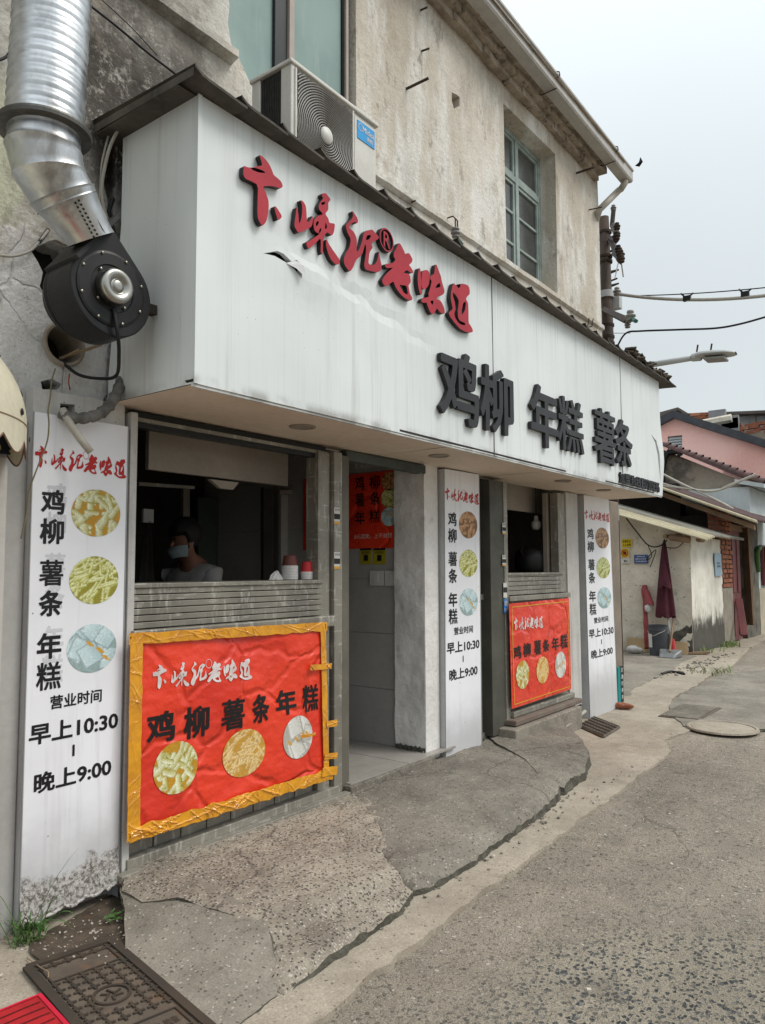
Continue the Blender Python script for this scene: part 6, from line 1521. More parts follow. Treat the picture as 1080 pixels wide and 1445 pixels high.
MB().box(-1.2, PY(3, 900, 2.93).x, 2.93, 2.99, .03, 1.86).build('front_panel', M['npanel'], t, bevel=.01)
MB().box(PY(3, 900, 2.93).x+.004, 1.556, 2.985, 3.02, -.02, 2.02).build('side_pilaster', surf('grey_cream_paint', (.47, .46, .44), (.4, .39, .37), 1.5, .6), t, bevel=.006)
MB().box(PY(3, 900, 2.93).x-.02, PY(3, 900, 2.93).x+.012, 2.95, 2.985, .03, 1.9).build('edge_bead', M['npanel'], t, bevel=.006)

# weeds at the foot of the first board
rs = np.random.RandomState(17)
def blade(m, b, d, L, w, droop, n=6):
    P = []; p = Vector(b); v = Vector(d).normalized()
    for i in range(n+1):
        P.append(p.copy()); p = p+v*(L/n); v = (v+Vector((0, 0, -droop/n))).normalized()
    s_ = Vector((0, 0, 1)).cross(Vector(d)); s_ = s_.normalized() if s_.length > 1e-3 else Vector((1, 0, 0))
    vs = []
    for i, q in enumerate(P): ww = w*(1-(i/n)**2)+.0003; vs += [q-s_*ww/2, q+s_*ww/2+Vector((0, 0, ww*.2))]
    m.add(vs, [(2*i, 2*i+1, 2*i+3, 2*i+2) for i in range(n)])
def tuft(cen, n, L, w, spread, label, mat, name='grass_tuft', droop=1.6):
    t = thing(name, label, 'weed', cen); m = MB()
    for i in range(n):
        a = rs.uniform(0, 6.28); b = Vector(cen)+Vector((rs.normal()*spread, rs.normal()*spread*.6, 0)); 
        blade(m, b, (math.cos(a)*.6, math.sin(a)*.5-.1, rs.uniform(.7, 1.6)), L*rs.uniform(.5, 1.1), w*rs.uniform(.6, 1.2), droop*rs.uniform(.4, 1.2))
    tag(m.build('blades', mat, t, recalc=False), kind='stuff'); return t
g0 = atg(12, 1318); g0.y = 2.93
tuft((g0.x, 2.90, gz(g0.x)+.01), 16, .33, .006, .04, 'tall green grass weed growing at the left edge by the first sign board', M['green'])
g1 = atg(34, 1334); tuft((g1.x, g1.y-.02, gz(g1.x)+.01), 50, .07, .005, .035, 'low bright green grass tuft at the corner of the first sign board', M['green'], droop=2.2)
g2_ = atg(8, 1300); tuft((g2_.x-.03, 2.91, .02), 45, .12, .007, .05, 'dense dark green weeds low at the left edge', M['greend'], droop=2.4)
def leafy(cen, n, L, label, mat=M['greend']):
    t = thing('weed_seedling', label, 'weed', cen); lf = MB()
    lf.add([(0,0,0),(L*.35,-L*.22,.003),(L*.8,-L*.16,.0),(L,0,-.004),(L*.8,L*.16,.0),(L*.35,L*.22,.003)], [(0,1,2,3,4,5)]); me = lf.mesh('leaf', mat)
    for i in range(n): inst(me, 'leaf', t, Vector(cen)+Vector((rs.normal()*L*.3, rs.normal()*L*.3, .008+.012*rs.rand())), (rs.uniform(-.3, .3), -rs.uniform(.1, .6), rs.uniform(0, 6.28)))
c = atg(160, 1301, .02); leafy(c, 12, .032, 'small green seedling in the dark soil below the first sign board')
# rubber strip and stalk on soil
cable('dry_stalk', [atg(38,1352,.02), atg(58,1366,.03), atg(68,1372,.03), atg(67,1384,.02)], .002, M['dry'], 'thin dry brown stalk lying by the manhole cover', 'stalk')

# things on the counter of the left window
def cups(px, py, Y, n, r0, r1, hcup, gap, mb, ms, label):
    b = PY(px, py, Y); b.z = zs+.024; t = thing('cup_stack', label, 'cup stack', b)
    for i in range(n): MB().lathe([(r1, 0), (r1+.002, .004), (r1, .009), (r1-.002, .009)], b+Vector((0, 0, gap*i)), (0,0,1), 22).build('cup_rim', ms, t)
    z = gap*(n-1)+.004
    MB().lathe([(r1-.001, z), (r0, z+hcup), (r0-.004, z+hcup+.002), (.001, z+hcup-.004)], b, (0,0,1), 26).build('top_cup', mb, t, smooth=False)
    for k, o in enumerate((-.012, 0, .012)) if mb is M['cup_brown'] else []:
        MB().lathe([(.001,.002),(.003,.0)], b+Vector((o+.008, -lerp(r0, r1, .45)-.0005, z+hcup*.5)), (0,-1,0), 8).build('red_dot', M['cup_red'], t)
cups(409, 826, 3.08, 9, .036, .047, .062, .009, M['cup_brown'], M['cup_white'], 'stack of white rimmed paper bowls with a brown one on top')
cups(433, 825, 3.04, 5, .028, .035, .062, .009, M['cup_red'], M['cup_white'], 'short stack of red paper cups beside the taller bowl stack')
b = PY(390, 826, 3.1); b.z = zs+.024
def bag(u, v): 
    a = 2*math.pi*u; r = (.045*(1-v)**.6)*(1+.25*nz(math.cos(a)*2, math.sin(a)*2, v*3)); return (b.x+r*math.cos(a)*1.2, b.y+r*math.sin(a)*.6, b.z+.05*v*(1+.3*nz(math.cos(a), math.sin(a), 3)))
tag(MB().grid(bag, 22, 8).build('plastic_bag', M['cup_white'], recalc=False), 'crumpled white plastic bag on the counter left of the bowl stack', 'bag')
# hanging apron and blue bag inside
b = PY(210, 748, 4.3); t = thing('hanging_apron', 'dim cloth hanging from a white hook plate inside the left window', 'apron', b)
MB().box(b.x-.05, b.x+.03, 4.29, 4.31, b.z+.07-.02, b.z+.14).build('hook_plate', M['cup_white'], t)
m = MB().grid(lambda u, v: (b.x+(u-.5)*(.03+.16*v), 4.3+.015*math.sin(u*14), b.z+.06-.62*v), 24, 10); m.build('apron_cloth', M['room'], t, smooth=True)

# ------------------------------------------------------------------ person at the counter
def skin_body(name, V, Ed, R, mat, parent, sub=2):
    me = bpy.data.meshes.new(name); org = wloc(parent); me.from_pydata([tuple(Vector(v)-org) for v in V], Ed, []); me.materials.append(mat)
    o = bpy.data.objects.new(name, me); COL.objects.link(o); o.parent = parent; WL[o.name] = org
    s_ = o.modifiers.new('skin', 'SKIN'); me.skin_vertices[0].data[0].use_root = True
    for i, r in enumerate(R): me.skin_vertices[0].data[i].radius = (r if isinstance(r, tuple) else (r, r))
    s_.use_smooth_shade = True
    u = o.modifiers.new('sub', 'SUBSURF'); u.levels = sub; u.render_levels = sub
    return o
hd = PY(257, 766, 4.0)      # head centre
pz = ZF+.0
per = thing('person', 'cook in a white short sleeved top and pale face mask behind the left counter', 'person', (hd.x+.1, 4.0, pz))
hx, hy, hz = hd
sh = Vector((hx+.14, hy+.05, hz-.155))        # shoulder centre
# faces left (towards -X, slightly down)
V = [(sh.x, sh.y, pz+.80), (sh.x, sh.y, pz+.98), (sh.x, sh.y, sh.z-.12), (sh.x, sh.y, sh.z-.02), (hx+.075, hy+.02, hz-.10), (hx+.02, hy+.005, hz-.06), (hx+.005, hy, hz+.02), (hx+.01, hy, hz+.07),
     (sh.x+.01, sh.y-.15, sh.z-.03), (sh.x-.02, sh.y-.20, sh.z-.27), (sh.x-.22, sh.y-.16, sh.z-.42), (sh.x-.29, sh.y-.14, sh.z-.43),
     (sh.x+.01, sh.y+.15, sh.z-.03), (sh.x-.02, sh.y+.19, sh.z-.27), (sh.x-.22, sh.y+.14, sh.z-.42), (sh.x-.29, sh.y+.12, sh.z-.43),
     (sh.x, sh.y-.09, pz+.74), (sh.x, sh.y-.10, pz+.42), (sh.x+.02, sh.y-.10, pz+.07), (sh.x-.12, sh.y-.11, pz+.03),
     (sh.x, sh.y+.09, pz+.74), (sh.x, sh.y+.10, pz+.42), (sh.x+.02, sh.y+.10, pz+.07), (sh.x-.12, sh.y+.11, pz+.03)]
Ed = [(0,1),(1,2),(2,3),(3,4),(4,5),(5,6),(6,7),(3,8),(8,9),(9,10),(10,11),(3,12),(12,13),(13,14),(14,15),(0,16),(16,17),(17,18),(18,19),(0,20),(20,21),(21,22),(22,23)]
Rr = [(.11,.14),(.095,.13),(.105,.15),(.08,.10),(.05,.05),(.07,.062),(.088,.075),(.075,.065),.05,.042,.032,.026,.05,.042,.032,.026,.085,.055,.04,.035,.085,.055,.04,.035]
body = skin_body('body', V, Ed, Rr, M['skin'], per)
def ell(c, r, rot=(0,0,0), nu=24, nv=16, disp=None):
    from mathutils import Euler
    E_ = Euler(rot).to_matrix(); m = MB()
    def f(u, v):
        a, b = 2*math.pi*u, math.pi*v; p = Vector((r[0]*math.sin(b)*math.cos(a), r[1]*math.sin(b)*math.sin(a), r[2]*math.cos(b)))
        if disp: p = p*(1+disp(p))
        return tuple(Vector(c)+E_ @ p)
    return m.grid(f, nu, nv)
# face relief: nose, brow, ears
m = ell((hx-.079, hy-.002, hz-.012), (.013, .011, .02), (0, .3, 0)); m.build('nose', M['skin'], per, smooth=True)
for s_ in (-1, 1): ell((hx+.012, hy+.074*s_, hz-.008), (.018, .009, .031)).build('ear', M['skin'], per, smooth=True)
for s_ in (-1, 1): ell((hx-.080, hy+.028*s_, hz+.022), (.008, .013, .005)).build('eye', M['hair'], per, smooth=True); ell((hx-.081, hy+.03*s_, hz+.042), (.006, .018, .004)).build('eyebrow', M['hair'], per, smooth=True)
ell((hx+.022, hy, hz+.062), (.115, .098, .112), (0, -.25, 0), 40, 28, lambda p: .05*nz(p.x, p.y, p.z, 30, 3)-(.32 if p.x < -.055 and p.z < .02 else 0)).build('hair', M['hair'], per, smooth=True)
# mask worn under the chin
def maskf(u, v):
    a = lerp(-1.45, 1.45, u); k = lerp(.0, 1, v); rr = .088-.012*abs(k-.5)*2
    return (hx+.004-rr*math.cos(a)*1.02-.012*math.sin(k*3.14)*math.cos(a), hy+rr*.88*math.sin(a), hz-.03-.075*k-.0*abs(a)+.015*abs(math.sin(a)))
MB().grid(maskf, 24, 10).build('face_mask', M['mask'], per, smooth=True)
for s_ in (-1, 1):
    MB().tube([Vector((hx-.01, hy+.078*s_, hz-.05)), Vector((hx+.02, hy+.082*s_, hz-.02)), Vector((hx+.03, hy+.08*s_, hz+.01))], .0025, 5).build('mask_strap', M['cloth'], per)
# top: separate garment shells
tv = [V[0], V[1], V[2], (sh.x, sh.y, sh.z-.005), V[8], lerp(Vector(V[8]), Vector(V[9]), .75), V[12], lerp(Vector(V[12]), Vector(V[13]), .75)]
skin_body('short_sleeved_top', tv, [(0,1),(1,2),(2,3),(3,4),(4,5),(3,6),(6,7)], [(.16,.19),(.14,.175),(.155,.195),(.125,.16),.088,.074,.088,.074], M['cloth'], per)
m = MB().grid(lambda u, v: (sh.x-.125-.02*math.sin(v*3)-.01*math.cos((u-.5)*6), sh.y+(u-.5)*.24, lerp(sh.z-.04, pz+.62, v)), 10, 12); m.build('apron', M['cloth'], per, smooth=True)
tv = [V[0], V[16], V[17], V[18], V[20], V[21], V[22]]
skin_body('trousers', tv, [(0,1),(1,2),(2,3),(0,4),(4,5),(5,6)], [(.125,.16),.10,.07,.056,.10,.07,.056], M['jeans'], per)
for s_, (hi_, pi) in ((-1, (11, 10)), (1, (15, 14))):
    w0 = Vector(V[hi_]); d = (w0-Vector(V[pi])).normalized()
    hv = [w0-d*.03, w0+d*.05]; he = [(0,1)]; hr = [.024, (.036, .016)]
    for k, (oy, L) in enumerate(((-.030,.062),(-.010,.072),(.010,.07),(.029,.055))):
        b0_ = len(hv); p = w0+d*.06+Vector((0, oy, 0)); hv += [p, p+d*L*.5+Vector((0,0,-.008)), p+d*L+Vector((0,0,-.03))]; he += [(1, b0_), (b0_, b0_+1), (b0_+1, b0_+2)]; hr += [.010, .009, .007]
    b0_ = len(hv); p = w0+d*.02+Vector((0, -.03*s_*-1, 0)); hv += [p, p+d*.04+Vector((0, .02*s_*1, -.01))]; he += [(1, b0_), (b0_, b0_+1)]; hr += [.012, .009]
    skin_body('hand', hv, he, hr, M['skin'], per)
# shelf with trays the cook works at
t = thing('work_table', 'dim steel work table inside the left window', 'table', (2.6, 3.3, ZF))
MB().box(2.1, 3.2, 3.12, 3.34, 1.0, 1.03).build('table_top', M['frame'], t)
for xx in (2.14, 3.14):
    for yy in (3.15, 3.30): MB().box(xx-.02, xx+.02, yy-.02, yy+.02, ZF, 1.0).build('leg', M['frame'], t)
# ------------------------------------------------------------------ yard, low buildings and houses beyond the shop
XA = 14.24; YA = 3.80
def g_(px, py): return atg(px, py, .02)
low = thing('low_outbuilding', 'low whitewashed outbuilding with stained walls and a corrugated lean-to roof', 'building', (16, 4.6, gz(15)))
zc = PX(982, 759, XA-.02).z
# side wall facing the yard (plane X) and street wall
def wdx(y, z): return .02*nz(0, y, z, 1.5, 3)
zt1 = PX(878, 726, XA-.3).z
ylf = 7.0
def zroof(y): return zc+(y-YA)*((PX(878, 726, XA).z-zc)/(PX(878, 726, XA).y-PX(982, 759, XA).y))
m = MB(); N_ = 40
m.grid(lambda u, v: (XA+wdx(lerp(YA, ylf, u), v*3), lerp(YA, ylf, u), lerp(gz(XA)-.1, zroof(lerp(YA, ylf, u))+.02, v)), 40, 30)
m.build('yard_wall', M['low_wall'], low)
xs1 = PY(1019, 800, YA).x
m = MB(); m.grid(lambda u, v: (lerp(XA, xs1, u), YA+.02*nz(u*4, 1, v*3, 1.5, 3), lerp(gz(XA)-.15, zroof(YA)+.03, v)), 20, 24)
m.build('street_wall', M['white_mould'], low)
# corner soot
m = MB(); m.grid(lambda u, v: (XA-.012+.02*nz(u*2, v*2, 0), YA+.01+.55*u, gz(XA)-.05+v*(.35+.25*(1-u)+.1*nz(u*4, 0, 2))), 12, 8)
m.build('mould_patch', surf('black_mould', (.06, .056, .048), (.16, .15, .125), 7, .95, bump=(30, .5)), low)
# corrugated roof sheet: verge parallel to Y, falls to the street
def lean(name, X0, X1, ya, yb, zf, th, amp, pitch, mat, par, rows=60):
    n = int((X1-X0)/pitch*6); m = MB()
    f = lambda u, v: (lerp(X0, X1, u), lerp(ya, yb, v), zf(lerp(ya, yb, v))+amp*math.sin(2*math.pi*u*(X1-X0)/pitch))
    m.grid(f, n, 10); m.grid(lambda u, v: (f(u, v)[0], f(u, v)[1], f(u, v)[2]-th), n, 10); m.grid(lambda u, v: (f(u, 0)[0], f(u, 0)[1], f(u, 0)[2]-th*v), n, 1); m.grid(lambda u, v: (f(0, u)[0], f(0, u)[1], f(0, u)[2]-th*v), 10, 1)
    return m.build(name, mat, par, recalc=False)
Xv = XA-.45
a, b = PX(1000, 762, Xv), PX(878, 727, Xv)
zf1 = lambda y: a.z+(y-a.y)*(b.z-a.z)/(b.y-a.y)
y_end = PY(1029, 764, 3.45).y
# verge seen from the yard as several stacked sheet edges
for k in range(5):
    lean('roof_sheet', Xv+.16*k, (Xv+.16*k+.165) if k < 4 else xs1+.3, 3.42, 7.2, (lambda y, k=k: zf1(y)+.022*k), .012, .02, .076, M['fibre'] if k < 4 else M['fibre_top'], low)
# purlin ends and hanging light tube
for px, py in ((941,757),(956,756),(988,762)):
    c = PX(px, py, XA-.2); MB().tube([c+Vector((-.12,0,0)), c+Vector((.2,0,0))], .04, 8).build('purlin_end', M['wood'], low)
c1, c2 = PX(946, 758, XA-.3), PX(974, 762, XA-.3); tag(MB().tube([c1, c2], .06, 10).build('log', M['wood'], smooth=True), 'short dark log hung under the lean-to roof', 'log')
m = MB().box(XA+.2, xs1, YA+.3, 7, 2.3, 2.34); 
# white lime street wall notice
c = PY(1013.5, 791, YA-.03); t = thing('wall_notice', 'pale blue rectangular notice board on the whitewashed street wall', 'notice', c)
xa, xb = PY(1009.5, 791, YA-.03).x, PY(1018.5, 791, YA-.03).x; za, zb_2 = PY(1013, 813, YA-.03).z, PY(1013, 781, YA-.03).z
MB().box(xa, xb, YA-.03, YA-.015, za, zb_2).build('notice_plate', surf('pale_blue_plate', (.36, .48, .58), (.3, .42, .52), 3, .5), t)
m = MB(); put_text(m, '安全', lerp(xa, xb, .25), lerp(xa, xb, .8), lerp(za, zb_2, .52), lerp(za, zb_2, .62), lambda u, v: (u, YA-.034, v), .01); put_text(m, '用电', lerp(xa, xb, .25), lerp(xa, xb, .8), lerp(za, zb_2, .38), lerp(za, zb_2, .48), lambda u, v: (u, YA-.034, v), .01); m.build('notice_lettering', M['blk_ink'], t, recalc=False)
# brick pier between outbuilding and red door
x1_ = PY(1030, 740, YA).x
t = thing('brick_pier', 'exposed orange brick pier between the two lean-to roofs', 'pier', (xs1+.5, YA+.3, gz(xs1)))
ztop = PY(1020, 716, YA).z; zmid = PY(1020, 830, YA).z
MB().box(xs1+.03, x1_-.03, YA+.04, YA+.24, gz(16)-.1, ztop).build('mortar_core', M['mortar'], t)
bm1 = MB().box(-.15, .15, -.05, .05, -.036, .036).mesh('brick', M['brick']); rs = np.random.RandomState(8)
bm2 = MB().box(-.15, .15, -.05, .05, -.036, .036).mesh('brick', surf('orange_brick', (.42, .17, .085), (.3, .11, .06), 8, .9, bump=(30, .5)))
nrow = int((ztop-zmid)/.098)
for r_ in range(nrow):
    z = ztop-.05-.098*r_
    for k in range(3): inst(bm1 if rs.rand() < .5 else bm2, 'brick', t, (lerp(xs1, x1_, (k+.5)/3)+.08*(r_ % 2)-.04, YA+.03+rs.uniform(-.02, .02), z), (0, 0, rs.uniform(-.03, .03)), ((x1_-xs1)/3/.32, 1, 1))
    if z > zc+.2:
        for k in range(1): inst(bm2 if rs.rand() < .6 else bm1, 'brick', t, (xs1+.02+rs.uniform(-.03, .03), YA+.13, z), (0, 0, math.pi/2+rs.uniform(-.03, .03)), (.72, 1, 1))
m = MB().box(xs1-.02, x1_+.02, YA-.012, YA+.1, gz(16)-.1, zmid); m.build('cement_foot', surf('tan_cement', (.33, .29, .235), (.22, .2, .165), 3, .9, bump=(10, .5)), t)
# doorway with old red doors
dx0, dx1 = PY(1033, 850, YA+.25).x, PY(1050, 850, YA+.25).x
t = thing('old_house', 'old house with brown rendered gable, tiled verge and dark red timber doors', 'building', (20, 5, gz(20)))
Yd = YA+.03; dz1 = PY(1040, 750, Yd).z; dz0 = gz(18)
MB().box(x1_, 20.1, YA+1.6, YA+1.7, dz0, 3.1).build('inner_wall', M['dark'], t)
MB().box(x1_-.02, x1_+.08, YA+.12, YA+1.6, dz0, ztop-.1).build('door_reveal', M['dark'], t)
xa = PY(1034, 850, Yd).x; xb = PY(1047, 850, Yd).x
MB().box(xa-.1, xb+.5, Yd-.02, Yd+.04, PY(1040, 745, Yd).z-.08, PY(1040, 745, Yd).z+.06).build('lintel', M['wood'], t)
for i, (u0, u1) in enumerate(((0, .48), (.5, 1))):
    xx0, xx1 = lerp(xa, xb, u0), lerp(xa, xb, u1)
    d = MB().box(xx0, xx1, Yd, Yd+.05, dz0+.05, PY(1040, 747, Yd).z-.04).build('door_leaf', M['door_red'], t)
    hgt = PY(1040, 747, Yd).z-.04-dz0
    for (v0_, v1_) in ((.06, .38), (.44, .94)): MB().box(lerp(xx0, xx1, .2), lerp(xx0, xx1, .8), Yd-.02, Yd-.002, dz0+hgt*v0_, dz0+hgt*v1_).build('raised_panel', M['door_red'], d, bevel=.01)
MB().box(17.3, 17.4, YA+1.0, 9, 1.5, 3.3).build('inner_wall', M['dark'], t)
MB().box(XA+.1, 17.3, 8.9, 9, 0, 3.6).build('inner_wall', M['dark'], t)
# leaning planks and post
def plank(p0, p1, w, th, mat, label):
    p0, p1 = Vector(p0), Vector(p1); d = (p1-p0); L = d.length; q = d.to_track_quat('Z', 'Y').to_matrix().to_4x4(); MM = Matrix.Translation(p0) @ q
    return tag(MB().box(-w/2, w/2, -th/2, th/2, 0, L, 0, MM).build('plank', mat, bevel=.005), label, 'plank')
plank(PY(1059, 882, YA-.05), PY(1051, 745, YA-.02), .3, .05, M['wood'], 'tall light brown plank leaning in the old doorway')
plank(PY(1051, 897, YA-.3), PY(1043, 846, YA-.04), .14, .05, M['door_red'], 'short dark red board leaning against the red doors')
m = MB(); xp = PY(1055, 850, YA).x; m.grid(lambda u, v: (lerp(xp, xp+1.5, u), YA+.02+.02*nz(u*3, v*5, 0), lerp(gz(20)-.1, PY(1057, 735, YA).z, v)), 8, 20); m.box(xp, xp+1.5, YA+.05, YA+.5, gz(20)-.1, PY(1057, 735, YA).z)
m.build('door_pier', surf('dark_mossy_cement', (.2, .18, .15), (.1, .092, .075), 3, .95, blotch=((.05, .05, .04), .7, 3, .55)), t)
# second lean-to roof over the door
X2 = 15.9
a2, b2_ = PX(1068, 735, X2), PX(934.7, 688, X2); zf2 = lambda y: a2.z+(y-a2.y)*(b2_.z-a2.z)/(b2_.y-a2.y)
lean('lean_to_sheet', X2, X2+.09, a2.y, 9, lambda y: zf2(y)+.0, .03, .02, .09, M['fibre'], t); lean('lean_to_sheet', X2+.1, 21.5, a2.y+.02, 9, lambda y: zf2(y)+.03, .02, .025, .15, M['rooftile'], t)
MB().add([(X2+.3, a2.y+.1, zf2(a2.y+.1)-.1), (X2+.4, a2.y+.1, zf2(a2.y+.1)-.1), (X2+.4, 9, zf2(9)-.1), (X2+.3, 9, zf2(9)-.1), (X2+.3, a2.y+.1, zf2(a2.y+.1)-.2), (X2+.4, a2.y+.1, zf2(a2.y+.1)-.2), (X2+.4, 9, zf2(9)-.2), (X2+.3, 9, zf2(9)-.2)], [(0,1,2,3),(4,5,6,7),(0,3,7,4),(0,1,5,4),(1,2,6,5)]).build('rafter', M['wood'], t)
# gable wall with verge tiles
XG = 20.3
yg = lambda px, py: PX(px, py, XG)
P_ = [yg(1061, 900), yg(1061, 690), yg(1040, 676), yg(930, 632), yg(900, 621), yg(900, 900)]
m = MB(); prr = [(p.y, p.z) for p in P_]
v, f = region(densify(prr, .4), [], .4); m.add([(XG+.02*nz(a_, b__, 0, 1), a_, b__) for a_, b__ in v], f); m.build('gable_wall', M['gable'], t)
gp = [yg(px, py) for px, py in ((1061, 687),(1052, 692),(1046, 700),(1047, 712),(1056, 725),(1061, 738))]
MB().prism([(p.y, p.z) for p in gp], 0, XG-.03, XG).build('cement_patch', M['grey_patch'], t)
A_, B_ = yg(1078, 682), yg(934, 628); nt = 15; L_ = (B_-A_).length; ang = math.atan2((B_-A_).z, (B_-A_).y)
tile = MB(); hl_ = L_/nt
tile.grid(lambda u, v: (-.16*math.cos(u*math.pi), (v-.5)*hl_*1.18, .13*math.sin(u*math.pi)*(1.3-.55*v)), 8, 2); tme = tile.mesh('verge_tile', M['rooftile'], smooth=True)
for k in range(nt): c = lerp(A_, B_, (k+.5)/nt); inst(tme, 'verge_tile', t, c+Vector((-.02, 0, -.02)), (ang+.03, 0, 0))
dtop = (B_-A_); 
m = MB(); m.add([A_+Vector((0,0,.0)), B_, B_+Vector((8,0,.0)), A_+Vector((8,0,.0))], [(0,1,2,3)]); m.build('tiled_roof', M['rooftile'], t)
# wall lamp bracket and its cable on the gable
c = yg(948, 645); t2 = thing('wall_junction', 'black bracket with cables high on the brown gable wall', 'bracket', c)
MB().tube([c+Vector((-.1,.12,.0)), c+Vector((-.1,.05,.12)), c+Vector((-.1,-.2,.12)), c+Vector((-.1,-.25,0))], .08, 6).build('bracket_arm', M['black'], t2); MB().tube([c+Vector((-.1,.12,0)), c+Vector((-.1,.2,-.4)), c+Vector((-.1,.2,-.9))], .05, 6).build('cable_drop', M['black'], t2)
# slack white cables across the gable
for i, (pts, r, lb) in enumerate((([(934,685),(965,689),(1000,693),(1020,690),(1045,679),(1065,671)], .022, 'thick white cable sagging across the brown gable, lower run'), ([(934,682),(970,690),(1005,694),(1030,684),(1066,669)], .015, 'thin white cable sagging across the brown gable, upper run'), ([(934,668),(965,684),(1000,700),(1035,718)], .022, 'white cable slanting down to the right across the brown gable'))):
    cable('cable', [PX(px, py, 15.7) for px, py in pts], r, M['cable_w'], lb)
# blue house at the right
YB = 3.9; xb0 = PY(1062, 800, YB).x
t = thing('blue_house', 'pale blue painted house front at the right edge with dark red window shutters', 'building', (xb0+4, YB+2, gz(22)))
XBg = min(xb0, XG-.15)
MB().box(xb0, xb0+14, YB, YB+6, gz(24)-.3, PY(1066, 690, YB).z).build('wall', M['blue_wall'], t)
zdd = PY(1072, 830, YB).z
MB().box(xb0+.3, xb0+14, YB-.03, YB-.002, gz(24)-.2, zdd).build('dado', M['cream_wall'], t)
xs0, xs2 = PY(1073, 790, YB).x, PY(1095, 790, YB).x
w_ = MB().box(xs0, xs2, YB-.08, YB-.02, PY(1076, 826, YB).z, PY(1076, 770, YB).z).build('shutter', M['door_red'], t)
MB().box(xs0+.1, xs0+.2, YB-.12, YB-.085, PY(1076, 824, YB).z, PY(1076, 772, YB).z).build('shutter_rail', M['door_red'], w_)
za_ = PY(1066, 690, YB).z; m = MB(); m.prism([(YB-.35, za_+.04), (YB+.3, za_+.2), (YB+.3, za_+.1), (YB-.35, za_-.06)], 0, xb0-.1, xb0+14); m.build('eave_roof', M['blue_wall'], t)
cable('cable', [PY(1070, 806, YB-.1), PY(1069, 780, YB-.15), PY(1073, 772, YB-.1)], .06, M['greend'], 'dark coil of cable on the blue wall beside the shutter', n=6)
# pink gable house
XP = 27.0
t = thing('pink_house', 'pink painted gable house with louvred vent above the old house', 'building', (XP+3, 8, gz(27)))
pp = [PX(px, py, XP) for px, py in ((900, 760), (900, 618), (930, 602.5), (953, 591), (1000, 607), (1080, 632), (1130, 648), (1130, 760))]
vent = [PX(px, py, XP) for px, py in ((943, 616), (963, 614), (963, 640), (943, 640))]
yz = lambda L: [(p.y, p.z) for p in L]
m = MB(); v, f = region(densify(yz(pp), .6), [yz(vent)], .6); m.add([(XP, a_, b__) for a_, b__ in v], f); m.build('gable_wall', M['pink'], t)
MB().box(XP+.25, XP+.3, vent[1].y-.1, vent[0].y+.1, vent[2].z-.1, vent[0].z+.1).build('vent_back', M['dark'], t)
for k in range(7):
    z = lerp(vent[2].z, vent[0].z, (k+.5)/7); MB().cbox((XP+.1, (vent[0].y+vent[1].y)/2, z), (.18, abs(vent[0].y-vent[1].y), .035), rot=(0, -.7, 0)).build('louvre', M['farwhite'], t)
for (p, q) in ((2, 3), (3, 6)):
    A_, B_ = pp[p], pp[q]; m = MB(); up = Vector((0, 0, .24)); m.prism([(A_.y, A_.z), (B_.y, B_.z), (B_.y, B_.z+.26), (A_.y, A_.z+.26)], 0, XP-.25, XP+8); m.build('verge', M['ridge'], t)
rs = np.random.RandomState(2)
# far long roof, sheet wall and brick stubs
XF = 34.0
t = thing('far_shed', 'long grey roofed shed with white sheet walls and a small gable behind the pink house', 'building', (XF+4, 12, gz(30)))
qq = lambda px, py, x=XF: PX(px, py, x)
m = MB(); w0 = [qq(880, 640), qq(880, 585), qq(1150, 585), qq(1150, 660)]; m.prism([(p.y, p.z) for p in w0], 0, XF, XF+.3); m.build('sheet_wall', M['farwhite'], t)
m = MB(); r0_ = [qq(880, 588, XF-.6), qq(972, 586, XF-.6), qq(1150, 581, XF-.6), qq(1150, 576, XF-.6), qq(972, 583, XF-.6), qq(880, 583, XF-.6)]; m.prism([(p.y, p.z) for p in r0_], 0, XF-.6, XF+10); m.build('long_roof', M['farroof'], t)
g3 = [qq(905, 590, XF-1), qq(930, 582, XF-1), qq(957, 574.5, XF-1), qq(974, 585, XF-1), qq(966, 585, XF-1), qq(957, 578.5, XF-1), qq(930, 588, XF-1)]
m = MB().prism([(p.y, p.z) for p in g3], 0, XF-1, XF+8); m.build('gable_roof', M['farroof'], t)
g3 = [qq(905, 596, XF-.4), qq(957, 579, XF-.4), qq(970, 587, XF-.4), qq(970, 596, XF-.4)]; MB().prism([(p.y, p.z) for p in g3], 0, XF-.4, XF-.1).build('gable_end', surf('grey_gable', (.3, .28, .26), None, 2, .9), t)
for px in (1024, 1062, 1085):
    p, q_ = qq(px, 586, XF-.1), qq(px, 615, XF-.1); MB().box(XF-.15, XF-.02, p.y-.12, p.y+.12, q_.z, p.z).build('wall_post', surf('grey_post', (.32, .32, .31), None, 2, .9), t)
